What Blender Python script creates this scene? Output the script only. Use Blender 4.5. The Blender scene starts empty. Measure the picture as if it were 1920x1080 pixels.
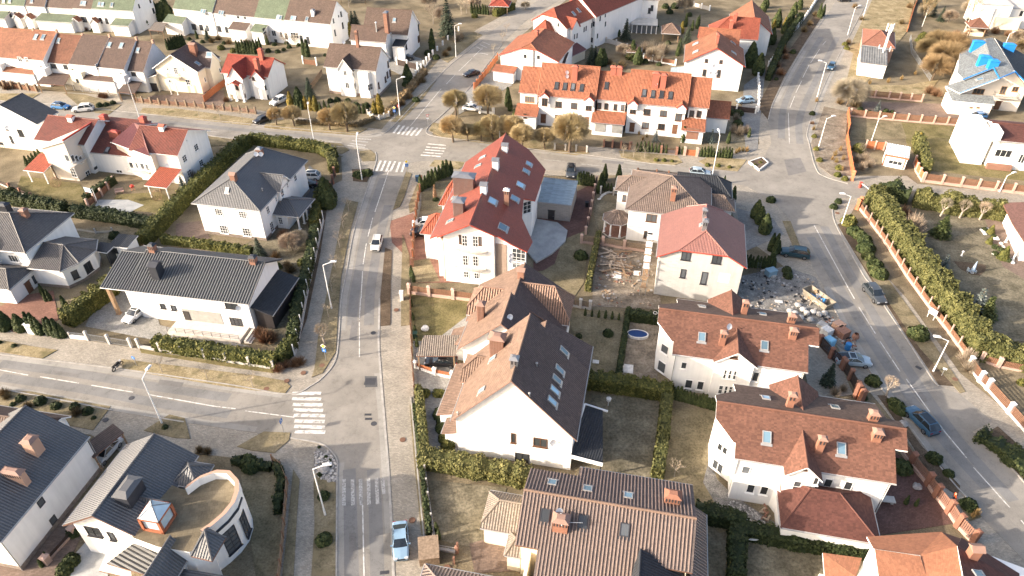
import bpy, bmesh, math, random
from mathutils import Vector, Matrix, noise
from mathutils.geometry import tessellate_polygon
from math import radians as R, sin, cos, pi, tan, atan2, hypot
random.seed(7)
SC = bpy.context.scene
COL = SC.collection
# ------------------------------------------------------------------ camera
FPX, PITCH, CAMH = 1332.0, R(37.7), 70.0
cam = bpy.data.cameras.new('camera'); camo = bpy.data.objects.new('camera', cam); COL.objects.link(camo)
camo.location = (0, 0, CAMH); camo.rotation_euler = (pi/2 - PITCH, 0, 0)
cam.sensor_width = 36.0; cam.lens = 36.0*FPX/1920.0; cam.clip_start = 1.0; cam.clip_end = 3000
SC.camera = camo
# ------------------------------------------------------------------ world, sun, exposure
SUN_EL, SUN_AZ = R(20), R(14.5)          # shadows run towards (cos, sin) of SUN_AZ
SUN_STRENGTH, SKY_STRENGTH, EXPOSURE = 3.45, 0.15, 1.58
W = bpy.data.worlds.new('World'); SC.world = W; W.use_nodes = True
nt = W.node_tree; bg = nt.nodes['Background']
sky = nt.nodes.new('ShaderNodeTexSky'); sky.sky_type = 'NISHITA'; sky.sun_disc = False
sky.sun_elevation = SUN_EL
sv = Vector((-cos(SUN_AZ)*cos(SUN_EL), -sin(SUN_AZ)*cos(SUN_EL), sin(SUN_EL)))   # towards the sun
sky.sun_rotation = atan2(sv.x, sv.y); sky.dust_density = 5.0; sky.air_density = 0.85; sky.ozone_density = 0.5
nt.links.new(sky.outputs[0], bg.inputs[0]); bg.inputs[1].default_value = SKY_STRENGTH
sl = bpy.data.lights.new('sun', 'SUN'); sl.energy = SUN_STRENGTH; sl.angle = R(0.6); sl.color = (1.0, 0.885, 0.755)
so = bpy.data.objects.new('sun', sl); COL.objects.link(so); so.rotation_euler = sv.to_track_quat('Z', 'Y').to_euler()
SC.view_settings.view_transform = 'Standard'; SC.view_settings.look = 'None'
SC.view_settings.exposure = EXPOSURE; SC.view_settings.gamma = 1.0
# ------------------------------------------------------------------ survey: sheet coordinates -> metres on the ground
S_, C_ = sin(PITCH), cos(PITCH)
def P(px, py, z=0.0):
    u = (px-960)/FPX; v = (py-540)/FPX
    t = (CAMH-z)/(S_+v*C_)
    return Vector((t*u, t*(C_-v*S_), z))
def ray(px, py):
    u = (px-960)/FPX; v = (py-540)/FPX
    return Vector((0, 0, CAMH)), Vector((u, C_-v*S_, -S_-v*C_))
TILE = [None]
def tile(r=None, c=None): TILE[0] = None if r is None else (r, c)
def pxy(p):
    if TILE[0] is None: return (p[0], p[1])
    return (480*TILE[0][1]+p[0]/4.0, 270*TILE[0][0]+p[1]/4.0)
def G(x, y, z=0.0):
    a = pxy((x, y)); return P(a[0], a[1], z)
# ------------------------------------------------------------------ mesh building
class MB:
    def __init__(s): s.v=[]; s.f=[]; s.m=[]; s.uv=[]; s.at=[]
    def face(s, pts, m=0, uv=None, a=0.5):
        i=len(s.v); s.v += [tuple(p) for p in pts]; s.f.append(list(range(i, i+len(pts)))); s.m.append(m); s.uv.append(uv); s.at.append(a)
    def box(s, c, d, m=0, rz=0.0, M=None):
        x,y,z = d[0]/2,d[1]/2,d[2]/2; c=Vector(c); ca,sa=cos(rz),sin(rz)
        def T(a,b,e):
            q=Vector((a*ca-b*sa+c.x, a*sa+b*ca+c.y, e+c.z)); return M@q if M else q
        k=[T(a,b,e) for e in(-z,z) for a,b in((-x,-y),(x,-y),(x,y),(-x,y))]
        for q in((3,2,1,0),(4,5,6,7),(0,1,5,4),(1,2,6,5),(2,3,7,6),(3,0,4,7)): s.face([k[i] for i in q],m)
    def frustum(s, c, d0, d1, h, m=0, rz=0.0):
        c=Vector(c); ca,sa=cos(rz),sin(rz)
        def T(a,b,e): return Vector((a*ca-b*sa+c.x,a*sa+b*ca+c.y,e+c.z))
        k=[T(a*d0[0]/2,b*d0[1]/2,0) for a,b in((-1,-1),(1,-1),(1,1),(-1,1))]+[T(a*d1[0]/2,b*d1[1]/2,h) for a,b in((-1,-1),(1,-1),(1,1),(-1,1))]
        for q in((3,2,1,0),(4,5,6,7),(0,1,5,4),(1,2,6,5),(2,3,7,6),(3,0,4,7)): s.face([k[i] for i in q],m)
    def tube(s, p0, p1, r0, r1=None, n=6, m=0, cap=True, a=0.5):
        p0=Vector(p0); p1=Vector(p1); r1=r0 if r1 is None else r1
        d=(p1-p0); 
        if d.length<1e-6: return
        d.normalize(); x=d.orthogonal().normalized(); y=d.cross(x)
        A=[p0+x*r0*cos(2*pi*i/n)+y*r0*sin(2*pi*i/n) for i in range(n)]
        B=[p1+x*r1*cos(2*pi*i/n)+y*r1*sin(2*pi*i/n) for i in range(n)]
        i0=len(s.v); s.v+=[tuple(q) for q in A+B]
        for i in range(n):
            j=(i+1)%n; s.f.append([i0+i,i0+j,i0+n+j,i0+n+i]); s.m.append(m); s.uv.append(None); s.at.append(a)
        if cap:
            s.f.append([i0+i for i in reversed(range(n))]); s.m.append(m); s.uv.append(None); s.at.append(a)
            s.f.append([i0+n+i for i in range(n)]); s.m.append(m); s.uv.append(None); s.at.append(a)
    def lathe(s, c, prof, n=12, m=0):
        c=Vector(c); i0=len(s.v)
        for r,z in prof:
            for i in range(n): s.v.append((c.x+r*cos(2*pi*i/n), c.y+r*sin(2*pi*i/n), c.z+z))
        for k in range(len(prof)-1):
            for i in range(n):
                j=(i+1)%n; s.f.append([i0+k*n+i,i0+k*n+j,i0+(k+1)*n+j,i0+(k+1)*n+i]); s.m.append(m); s.uv.append(None); s.at.append(.5)
    def build(s, name, mats, parent=None, smooth=False, attr=False):
        me=bpy.data.meshes.new(name); me.from_pydata(s.v,[],s.f)
        for x in (mats if isinstance(mats,(list,tuple)) else [mats]): me.materials.append(x)
        if any(s.m): me.polygons.foreach_set('material_index', s.m)
        if any(u is not None for u in s.uv):
            L=me.uv_layers.new(name='UVMap'); k=0; buf=[]
            for f,u in zip(s.f,s.uv):
                for i in range(len(f)): buf += list(u[i]) if u else [0.0,0.0]
            L.data.foreach_set('uv', buf)
        if attr:
            A=me.attributes.new('tone','FLOAT','FACE'); A.data.foreach_set('value', s.at)
        if smooth: me.polygons.foreach_set('use_smooth',[True]*len(s.f))
        me.update()
        o=bpy.data.objects.new(name, me); COL.objects.link(o)
        if parent: o.parent=parent
        return o
def tag(o, label=None, cat=None, group=None, kind=None):
    if label: o['label']=label
    if cat: o['category']=cat
    if group: o['group']=group
    if kind: o['kind']=kind
    return o
def empty(name, loc=(0,0,0), rz=0.0):
    o=bpy.data.objects.new(name,None); COL.objects.link(o); o.location=loc; o.rotation_euler=(0,0,rz); o.empty_display_size=.2
    return o
# ------------------------------------------------------------------ materials
def srgb(r,g,b):
    f=lambda c:(c/12.92 if c<=.04045 else ((c+.055)/1.055)**2.4)
    return (f(r/255),f(g/255),f(b/255),1)
def newmat(name, rough=.8, spec=.3):
    m=bpy.data.materials.new(name); m.use_nodes=True
    b=m.node_tree.nodes['Principled BSDF']; b.inputs['Roughness'].default_value=rough; b.inputs['Specular IOR Level'].default_value=spec
    return m,m.node_tree,b
def N(t,k,**kw):
    n=t.nodes.new(k)
    for a,b in kw.items():
        if a in n.inputs: n.inputs[a].default_value=b
        else: setattr(n,a,b)
    return n
def ramp(t,src,stops):
    r=t.nodes.new('ShaderNodeValToRGB'); e=r.color_ramp.elements
    while len(e)<len(stops): e.new(.5)
    for x,(p,c) in zip(e,stops): x.position=p; x.color=c if len(c)==4 else (*c,1)
    t.links.new(src,r.inputs[0]); return r.outputs[0]
def mix(t,fac,a,b,mode='MIX'):
    n=t.nodes.new('ShaderNodeMix'); n.data_type='RGBA'; n.blend_type=mode
    for s,i in((fac,0),(a,6),(b,7)):
        if hasattr(s,'is_linked') : t.links.new(s,n.inputs[i])
        else: n.inputs[i].default_value=s
    return n.outputs[2]
def bump(t,b,h,dist=.02,strength=1.0):
    n=N(t,'ShaderNodeBump',Strength=strength,Distance=dist); t.links.new(h,n.inputs['Height']); t.links.new(n.outputs[0],b.inputs['Normal'])
def k4(c,f): return (min(c[0]*f,1),min(c[1]*f,1),min(c[2]*f,1),1)
def geopos(t):
    return t.nodes.new('ShaderNodeNewGeometry').outputs['Position']
def plain(name,c,rough=.6,spec=.3,metal=0.0,var=.12,scale=1.5):
    m,t,b=newmat(name,rough,spec); b.inputs['Metallic'].default_value=metal
    n=N(t,'ShaderNodeTexNoise',Scale=scale,Detail=5.0); t.links.new(t.nodes.new('ShaderNodeTexCoord').outputs['Object'],n.inputs['Vector'])
    t.links.new(ramp(t,n.outputs[0],[(.3,k4(c,1-var)),(.7,k4(c,1+var))]),b.inputs['Base Color'])
    return m
def stucco(name,c,dirt=.10,block=False):
    m,t,b=newmat(name,.9,.15); pos=geopos(t)
    n=N(t,'ShaderNodeTexNoise',Scale=.7,Detail=7.0,Roughness=.65); t.links.new(pos,n.inputs['Vector'])
    mp=N(t,'ShaderNodeMapping'); mp.inputs['Scale'].default_value=(1.6,1.6,.12); t.links.new(pos,mp.inputs[0])
    n2=N(t,'ShaderNodeTexNoise',Scale=1.2,Detail=5.0); t.links.new(mp.outputs[0],n2.inputs['Vector'])
    col=mix(t,.5,ramp(t,n.outputs[0],[(.3,k4(c,1-dirt)),(.7,k4(c,1.0))]),ramp(t,n2.outputs[0],[(.3,k4(c,1-dirt)),(.6,k4(c,1.02))]))
    n3=N(t,'ShaderNodeTexNoise',Scale=30.0,Detail=2.0); t.links.new(pos,n3.inputs['Vector'])
    if block:
        br=N(t,'ShaderNodeTexBrick',Scale=1.0); br.inputs['Mortar Size'].default_value=.02; br.inputs['Brick Width'].default_value=.6; br.inputs['Row Height'].default_value=.25
        br.inputs['Color1'].default_value=k4(c,.82); br.inputs['Color2'].default_value=k4(c,1.0); br.inputs['Mortar'].default_value=k4(c,1.05)
        sp=N(t,'ShaderNodeSeparateXYZ'); t.links.new(pos,sp.inputs[0]); cb=N(t,'ShaderNodeCombineXYZ')
        ad=N(t,'ShaderNodeMath',operation='ADD'); t.links.new(sp.outputs[0],ad.inputs[0]); t.links.new(sp.outputs[1],ad.inputs[1])
        t.links.new(ad.outputs[0],cb.inputs[0]); t.links.new(sp.outputs[2],cb.inputs[1]); t.links.new(cb.outputs[0],br.inputs['Vector'])
        n4=N(t,'ShaderNodeTexNoise',Scale=.25,Detail=4.0); t.links.new(pos,n4.inputs['Vector'])
        fc=ramp(t,n4.outputs[0],[(.4,(0,0,0)),(.6,(1,1,1))])
        col=mix(t,fc,br.outputs[0],col)
    t.links.new(col,b.inputs['Base Color']); bump(t,b,n3.outputs[0],.01,.5)
    return m
def roofmat(name,c,rib=0.0,course=.35,var=.16,ribdepth=.05,rough=.75,spec=.3,stain=.2,ribmix=.22,chk=0.0):
    """tiles / ribbed metal / shingles laid out in the roof plane's own metres (UV: x along the eave, y up the slope)"""
    if max(c)<.5: c=k4(c,.78)
    m,t,b=newmat(name,rough,spec)
    uv=t.nodes.new('ShaderNodeUVMap').outputs[0]; pos=geopos(t)
    sp=N(t,'ShaderNodeSeparateXYZ'); t.links.new(uv,sp.inputs[0])
    def M(op,a,v=None):
        n=N(t,'ShaderNodeMath',operation=op)
        t.links.new(a,n.inputs[0])
        if v is not None:
            if hasattr(v,'is_linked'): t.links.new(v,n.inputs[1])
            else: n.inputs[1].default_value=v
        return n.outputs[0]
    n1=N(t,'ShaderNodeTexNoise',Scale=.35,Detail=6.0,Roughness=.6); t.links.new(pos,n1.inputs['Vector'])
    col=ramp(t,n1.outputs[0],[(.3,k4(c,1-stain)),(.55,k4(c,1.0)),(.75,k4(c,1+stain))])
    # one tone per tile
    fu=M('FLOOR',M('DIVIDE',sp.outputs[0],max(rib,.3))); fv=M('FLOOR',M('DIVIDE',sp.outputs[1],max(course,.2)))
    cb=N(t,'ShaderNodeCombineXYZ'); t.links.new(fu,cb.inputs[0]); t.links.new(fv,cb.inputs[1])
    wn=N(t,'ShaderNodeTexWhiteNoise'); t.links.new(cb.outputs[0],wn.inputs[0])
    col=mix(t,1.0,col,ramp(t,wn.outputs[0],[(0,(1-var,)*3),(1,(1+var,)*3)]),'MULTIPLY')
    # fine grain and lichen
    n2=N(t,'ShaderNodeTexNoise',Scale=7.0,Detail=4.0); t.links.new(pos,n2.inputs['Vector'])
    col=mix(t,1.0,col,ramp(t,n2.outputs[0],[(.3,(.9,.9,.9)),(.7,(1.1,1.1,1.1))]),'MULTIPLY')
    h=None
    if rib>0:
        s=M('MULTIPLY',sp.outputs[0],2*pi/rib); h=M('SINE',s)
    if course>0:
        fr=M('FRACT',M('DIVIDE',sp.outputs[1],course)); fr=M('SUBTRACT',fr); 
        fr.node.inputs[0].default_value=1.0
        t.links.remove(fr.node.inputs[0].links[0]); t.links.new(M('FRACT',M('DIVIDE',sp.outputs[1],course)),fr.node.inputs[1])
        line=ramp(t,fr,[(.0,(1-.7*ribmix-.1,)*3),(.16,(1,1,1))])
        col=mix(t,1.0,col,line,'MULTIPLY')
        h=M('ADD',M('MULTIPLY',h,.6),fr) if h is not None else fr
    if rib>0:
        col=mix(t,1.0,col,ramp(t,M('MULTIPLY_ADD',M('SINE',M('MULTIPLY',sp.outputs[0],2*pi/rib)),.5),[(0,(1-ribmix,)*3),(1,(1+ribmix*.6,)*3)]),'MULTIPLY')
    t.links.new(col,b.inputs['Base Color'])
    if h is not None: bump(t,b,h,ribdepth,1.0)
    return m
def ground(name,stops,scale=.25,fine=4.0,bd=.05,rough=.95,fmix=.5,detail=8.0,third=None):
    m,t,b=newmat(name,rough,.1); pos=geopos(t)
    n=N(t,'ShaderNodeTexNoise',Scale=scale,Detail=detail,Roughness=.62); t.links.new(pos,n.inputs['Vector'])
    n2=N(t,'ShaderNodeTexNoise',Scale=fine,Detail=6.0,Roughness=.7); t.links.new(pos,n2.inputs['Vector'])
    a=ramp(t,n.outputs[0],stops)
    f=ramp(t,n2.outputs[0],[(.25,(1-fmix,)*3),(.5,(1,1,1)),(.75,(1+fmix,)*3)])
    col=mix(t,1.0,a,f,'MULTIPLY')
    if third:
        n3=N(t,'ShaderNodeTexNoise',Scale=third[0],Detail=4.0); t.links.new(pos,n3.inputs['Vector'])
        col=mix(t,ramp(t,n3.outputs[0],[(third[1],(0,0,0)),(third[1]+.12,(1,1,1))]),col,third[2])
    t.links.new(col,b.inputs['Base Color']); bump(t,b,n2.outputs[0],bd,.8)
    return m
def pavers(name,c,bw=.4,bh=.2,rot=0.0,var=.18,stain=.2,mort=.75,rough=.9):
    m,t,b=newmat(name,rough,.15); pos=geopos(t)
    mp=N(t,'ShaderNodeMapping'); mp.inputs['Rotation'].default_value=(0,0,rot); t.links.new(pos,mp.inputs[0])
    br=N(t,'ShaderNodeTexBrick',Scale=1.0); br.inputs['Brick Width'].default_value=bw; br.inputs['Row Height'].default_value=bh
    br.inputs['Mortar Size'].default_value=.012; br.inputs['Color1'].default_value=k4(c,1-var); br.inputs['Color2'].default_value=k4(c,1+var); br.inputs['Mortar'].default_value=k4(c,mort)
    t.links.new(mp.outputs[0],br.inputs['Vector'])
    n=N(t,'ShaderNodeTexNoise',Scale=.3,Detail=8.0,Roughness=.65); t.links.new(pos,n.inputs['Vector'])
    n2=N(t,'ShaderNodeTexNoise',Scale=6.0,Detail=4.0); t.links.new(pos,n2.inputs['Vector'])
    col=mix(t,1.0,br.outputs[0],ramp(t,n.outputs[0],[(.3,(1-stain,)*3),(.7,(1+stain,)*3)]),'MULTIPLY')
    col=mix(t,1.0,col,ramp(t,n2.outputs[0],[(.3,(.88,)*3),(.7,(1.12,)*3)]),'MULTIPLY')
    t.links.new(col,b.inputs['Base Color']); bump(t,b,br.outputs['Fac'],-.01,.5)
    return m
def asphalt(name,c):
    m,t,b=newmat(name,.9,.2); pos=geopos(t)
    n=N(t,'ShaderNodeTexNoise',Scale=.12,Detail=8.0,Roughness=.7); t.links.new(pos,n.inputs['Vector'])
    n2=N(t,'ShaderNodeTexNoise',Scale=14.0,Detail=4.0); t.links.new(pos,n2.inputs['Vector'])
    n3=N(t,'ShaderNodeTexNoise',Scale=.6,Detail=10.0,Roughness=.75); t.links.new(pos,n3.inputs['Vector'])
    col=ramp(t,n.outputs[0],[(.3,k4(c,.74)),(.5,k4(c,1)),(.7,k4(c,1.22))])
    col=mix(t,1.0,col,ramp(t,n2.outputs[0],[(.3,(.86,)*3),(.7,(1.14,)*3)]),'MULTIPLY')
    col=mix(t,1.0,col,ramp(t,n3.outputs[0],[(.3,(.72,)*3),(.45,(1.0,)*3),(.7,(1.08,)*3)]),'MULTIPLY')
    # hairline cracks
    vo=N(t,'ShaderNodeTexVoronoi',Scale=.16,feature='DISTANCE_TO_EDGE')
    ad=N(t,'ShaderNodeVectorMath',operation='ADD'); sc=N(t,'ShaderNodeVectorMath',operation='SCALE'); sc.inputs[3].default_value=5.0
    t.links.new(n3.outputs['Color'],sc.inputs[0]); t.links.new(pos,ad.inputs[0]); t.links.new(sc.outputs[0],ad.inputs[1]); t.links.new(ad.outputs[0],vo.inputs['Vector'])
    col=mix(t,1.0,col,ramp(t,vo.outputs[0],[(.0,(.66,)*3),(.006,(.9,)*3),(.012,(1,1,1))]),'MULTIPLY')
    t.links.new(col,b.inputs['Base Color']); bump(t,b,n2.outputs[0],.01,.4)
    return m
def leafmat(name,c0,c1,c2,trans=.15,rough=.7):
    m,t,b=newmat(name,rough,.2)
    at=N(t,'ShaderNodeAttribute',attribute_name='tone'); oi=t.nodes.new('ShaderNodeObjectInfo')
    col=ramp(t,at.outputs['Fac'],[(0,c0),(.5,c1),(1,c2)])
    col=mix(t,1.0,col,ramp(t,oi.outputs['Random'],[(0,(.8,.84,.8)),(1,(1.2,1.14,1.1))]),'MULTIPLY')
    t.links.new(col,b.inputs['Base Color']); 
    return m
def glassmat(name,c,rough=.08,spec=.6,var=True):
    m,t,b=newmat(name,rough,spec)
    oi=t.nodes.new('ShaderNodeObjectInfo')
    col=ramp(t,oi.outputs['Random'],[(0,k4(c,.5)),(.6,k4(c,1.0)),(1,k4(c,2.2))])
    t.links.new(col,b.inputs['Base Color']); return m
# ------------------------------------------------------------------ ground, streets, pavements, verges, yards
m_soil = ground('dry_soil_grass',[(.3,(.09,.073,.046,1)),(.5,(.17,.138,.09,1)),(.7,(.25,.205,.135,1))],scale=.16,fine=5,fmix=.55)
m_dry  = ground('dry_yellow_grass',[(.3,(.16,.125,.07,1)),(.5,(.25,.2,.115,1)),(.7,(.33,.27,.17,1))],scale=.35,fine=5,fmix=.55,third=(.5,.56,(.14,.12,.06,1)))
m_lawn = ground('winter_lawn',[(.3,(.1,.086,.05,1)),(.5,(.18,.148,.09,1)),(.7,(.26,.212,.135,1))],scale=.3,fine=4,fmix=.55,third=(.4,.58,(.21,.17,.1,1)))
m_green= ground('green_lawn',[(.3,(.085,.076,.032,1)),(.5,(.15,.126,.058,1)),(.7,(.21,.172,.09,1))],scale=.3,fine=4,fmix=.5)
m_moss = ground('dark_lawn',[(.3,(.085,.076,.05,1)),(.5,(.15,.13,.09,1)),(.7,(.23,.2,.14,1))],scale=.35,fine=3,fmix=.6,detail=10)
m_bark = ground('bark_soil',[(.3,(.06,.044,.03,1)),(.6,(.12,.088,.06,1)),(.8,(.17,.13,.09,1))],scale=.5,fine=6,fmix=.6)
m_rubble=ground('building_dirt',[(.3,(.11,.09,.07,1)),(.5,(.2,.165,.125,1)),(.7,(.3,.255,.2,1))],scale=.5,fine=3,fmix=.5,bd=.15)
m_gravel=ground('grey_gravel',[(.3,(.11,.105,.098,1)),(.5,(.19,.18,.165,1)),(.7,(.27,.255,.23,1))],scale=.8,fine=9,fmix=.8)
m_road = asphalt('road_asphalt',(.232,.212,.184))
m_road2= asphalt('dark_asphalt',(.10,.10,.10))
m_dust= asphalt('dusty_road_margin',(.275,.258,.23)); m_lane= asphalt('tyre_darkened_lane',(.185,.178,.168))
m_road3= asphalt('repair_asphalt',(.17,.16,.15))
m_pave = pavers('grey_pavers',(.29,.258,.212),.3,.15,R(8))
m_path = pavers('footpath_slabs',(.2,.195,.185),.35,.2,R(5))
m_drive= pavers('drive_pavers',(.25,.24,.22),.3,.2,R(40))
m_redp = pavers('red_pavers',(.215,.115,.085),.3,.15,R(12))
m_dredp= pavers('dark_red_pavers',(.13,.075,.062),.3,.15,R(-20))
m_brnp = pavers('brown_pavers',(.17,.125,.1),.4,.2,R(-8))
m_conc = ground('concrete',[(.3,(.25,.26,.26,1)),(.5,(.33,.335,.33,1)),(.7,(.42,.42,.41,1))],scale=.4,fine=6,fmix=.15,bd=.005)
m_kerb = plain('kerb_stone',(.33,.31,.28),.9,.1,var=.2)
m_paint= ground('road_paint',[(.36,(.27,.255,.235,1)),(.48,(.52,.5,.46,1)),(.7,(.66,.64,.6,1))],scale=1.6,fine=9,fmix=.25,bd=.002)
m_oldpaint= ground('worn_road_paint',[(.36,(.22,.21,.195,1)),(.55,(.4,.385,.36,1)),(.75,(.54,.53,.5,1))],scale=5.0,fine=9,fmix=.25,bd=.002)
SZ=[0]
def slab(name, pts, z, mat, raw=False, zb=-.1, kind='structure', hole=None):
    SZ[0]=(SZ[0]+1)%40; z+=SZ[0]*.00045
    w=[Vector(p) if raw else G(p[0],p[1],0) for p in pts]
    bm=bmesh.new(); vs=[bm.verts.new((p.x,p.y,z)) for p in w]
    try: f=bm.faces.new(vs)
    except ValueError: return None
    f.normal_update()
    if f.normal.z<0: f.normal_flip()
    r=bmesh.ops.extrude_face_region(bm,geom=[f]); 
    for e in r['geom']:
        if isinstance(e,bmesh.types.BMVert): e.co.z=zb
    for ff in list(bm.faces):
        pass
    bmesh.ops.recalc_face_normals(bm,faces=bm.faces)
    bmesh.ops.triangulate(bm,faces=[q for q in bm.faces if len(q.verts)>4])
    me=bpy.data.meshes.new(name); bm.to_mesh(me); bm.free(); me.materials.append(mat)
    o=bpy.data.objects.new(name,me); COL.objects.link(o); o['kind']=kind; return o
def smoothline(pts,n=6):
    out=[]
    for i in range(len(pts)-1):
        p0=pts[max(i-1,0)];p1=pts[i];p2=pts[i+1];p3=pts[min(i+2,len(pts)-1)]
        for k in range(n):
            t=k/n; out.append(.5*((2*p1)+(-p0+p2)*t+(2*p0-5*p1+4*p2-p3)*t*t+(-p0+3*p1-3*p2+p3)*t**3))
    out.append(pts[-1].copy()); return out
def strip(name, pts, w, z0, z1, mat, smooth=True, kind='structure', px=True, parent=None):
    """a bar of width w along a line (kerbs, edgings, low walls)"""
    L=[G(*p) for p in pts] if px else [Vector(p) for p in pts]
    if smooth and len(L)>2: L=smoothline(L,5)
    b=MB(); n=len(L); off=[]
    for i in range(n):
        d=(L[min(i+1,n-1)]-L[max(i-1,0)]); d.z=0; d.normalize(); off.append(Vector((-d.y,d.x,0))*w/2)
    for i in range(n-1):
        a0,a1,c0,c1=L[i]-off[i],L[i]+off[i],L[i+1]-off[i+1],L[i+1]+off[i+1]
        z=lambda p,h:(p.x,p.y,h)
        b.face([z(a0,z1),z(c0,z1),z(c1,z1),z(a1,z1)]); b.face([z(a0,z0),z(c0,z0),z(c0,z1),z(a0,z1)]); b.face([z(c1,z0),z(a1,z0),z(a1,z1),z(c1,z1)])
    for i in(0,n-1):
        a,c=L[i]-off[i],L[i]+off[i]; b.face([(a.x,a.y,z0),(c.x,c.y,z0),(c.x,c.y,z1),(a.x,a.y,z1)])
    o=b.build(name,mat,parent)
    if kind: o['kind']=kind
    return o
tile()
b=MB(); b.face([(-420,-60,0),(420,-60,0),(420,700,0),(-420,700,0)]); o=b.build('ground',m_soil); o['kind']='structure'
# street corridors (pavement everywhere between the fences), then the carriageways on top
slab('pavement',[(0,612),(130,633),(310,662),(515,690),(548,640),(575,560),(600,450),(612,400),(618,350),(642,338),(640,295),(700,265),(800,250),(800,345),(768,470),(768,560),(775,735),(808,1095),(520,1095),(535,950),(520,868),(365,850),(232,850),(170,815),(0,800)],.03,m_pave)
slab('pavement',[(-60,160),(250,182),(480,206),(650,236),(720,243),(800,255),(980,268),(1120,276),(1330,285),(1430,270),(1440,225),(1460,330),(1440,380),(1370,372),(1340,340),(1190,328),(1040,330),(850,322),(790,320),(700,300),(640,292),(470,262),(380,254),(-60,218)],.034,m_pave)
slab('pavement',[(715,243),(740,215),(790,150),(830,105),(895,55),(960,20),(1000,-60),(1180,-60),(1100,-30),(960,80),(905,140),(850,210),(820,245),(790,262)],.036,m_pave)
slab('pavement',[(1420,230),(1440,190),(1500,80),(1560,-20),(1660,-40),(1700,-10),(1650,120),(1600,180),(1585,240),(1600,330),(1700,330),(1720,345),(1930,365),(1930,400),(1640,345),(1610,375),(1580,430),(1700,560),(1800,700),(1960,830),(1990,1100),(1900,1110),(1800,990),(1740,880),(1660,770),(1600,700),(1540,600),(1470,500),(1390,440),(1360,370),(1430,330)],.038,m_pave)
slab('road',[(0,665),(220,692),(430,722),(540,740),(585,723),(613,700),(630,672),(636,620),(640,560),(648,520),(662,440),(680,380),(697,330),(706,300),(704,284),(690,280),(640,276),(480,265),(385,254),(200,233),(-60,204),(-60,168),(0,189),(100,196),(262,213),(475,234),(665,252),(710,250),(735,239),(812,155),(847,120),(905,75),(920,60),(1010,0),(1050,-50),(1130,-50),(1050,0),(985,40),(942,82),(880,165),(830,215),(800,243),(815,256),(900,266),(997,280),(1105,292),(1210,306),(1300,316),(1380,316),(1430,298),(1446,270),(1440,225),(1450,192),(1477,140),(1505,92),(1551,27),(1595,-40),(1655,-40),(1625,5),(1580,90),(1545,160),(1515,240),(1517,270),(1530,317),(1547,332),(1590,345),(1625,345),(1622,372),(1580,372),(1562,382),(1565,417),(1615,510),(1635,537),(1660,577),(1702,640),(1747,710),(1760,725),(1800,740),(1860,790),(1822,810),(1848,826),(1920,905),(1990,990),(1990,1110),(1930,1062),(1840,970),(1815,935),(1790,910),(1740,847),(1722,822),(1690,780),(1652,727),(1612,665),(1580,610),(1545,540),(1505,465),(1475,405),(1450,378),(1400,350),(1340,338),(1190,325),(1100,322),(1000,318),(880,305),(790,302),(768,306),(745,360),(728,440),(716,530),(712,560),(710,640),(713,700),(722,800),(735,1000),(738,1095),(631,1095),(632,900),(633,868),(622,848),(600,832),(545,822),(480,812),(345,792),(210,770),(0,730),(-40,722),(-40,660)],.06,m_road)
# older, darker patch on the north-south street
def flat(name,pts,z,mat): 
    return slab(name,pts,z,mat,zb=z-.02)
flat('road_patch',[(684,706),(707,706),(708,726),(685,727)],.072,m_road2)
for pts in ([(660,600),(672,602),(668,640),(655,638)],[(300,712),(345,718),(340,727),(296,721)],[(1560,470),(1572,468),(1600,520),(1590,524)],[(1700,720),(1714,716),(1740,752),(1728,757)],[(655,1000),(668,1000),(669,1050),(655,1050)],[(1130,300),(1170,304),(1168,309),(1128,305)],[(1470,300),(1500,296),(1512,322),(1478,330)],[(100,695),(150,702),(147,708),(98,701)],[(820,180),(832,170),(842,174),(828,186)]): flat('road_patch',pts,.068,m_road3)
# dusty margins and tyre-darkened lanes
def lane(pts,w,mat,z): strip('road_wear',pts,w,z-.02,z,mat)
for pts in ([(637,1090),(638,900),(639,868)],[(642,620),(646,560),(654,520),(668,440),(686,380),(703,330)],[(730,1000),(717,800),(708,700)],[(0,670),(220,698),(430,728),(530,742)],[(0,726),(210,765),(345,787),(480,806)],[(1571,418),(1620,509),(1640,537),(1665,577),(1707,640),(1740,696)],[(1550,538),(1586,610),(1618,665),(1658,727),(1696,780),(1728,822),(1796,910)],[(1521,268),(1520,240),(1549,162),(1584,92)],[(1456,192),(1482,142),(1509,96)],[(480,238),(665,256),(715,253)],[(480,261),(640,272)],[(900,270),(997,284),(1105,296),(1210,310)]): lane(pts,.9,m_dust,.0665)
for pts in ([(660,1090),(657,960),(655,880)],[(708,1090),(704,960),(700,880)],[(660,610),(664,560),(672,515),(684,445),(701,385),(718,335)],[(692,610),(694,555),(701,505),(712,445),(728,385)],[(0,682),(150,702),(300,727),(430,746)],[(0,708),(150,729),(300,757),(430,777)],[(1545,425),(1620,560),(1700,690),(1800,830),(1900,940)],[(1520,445),(1580,550),(1660,680),(1760,815),(1850,915)],[(1500,270),(1500,220),(1530,150),(1570,70)],[(1465,260),(1470,200),(1500,135),(1540,70)],[(300,228),(480,247),(640,262)]): lane(pts,1.5,m_lane,.0668)
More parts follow.
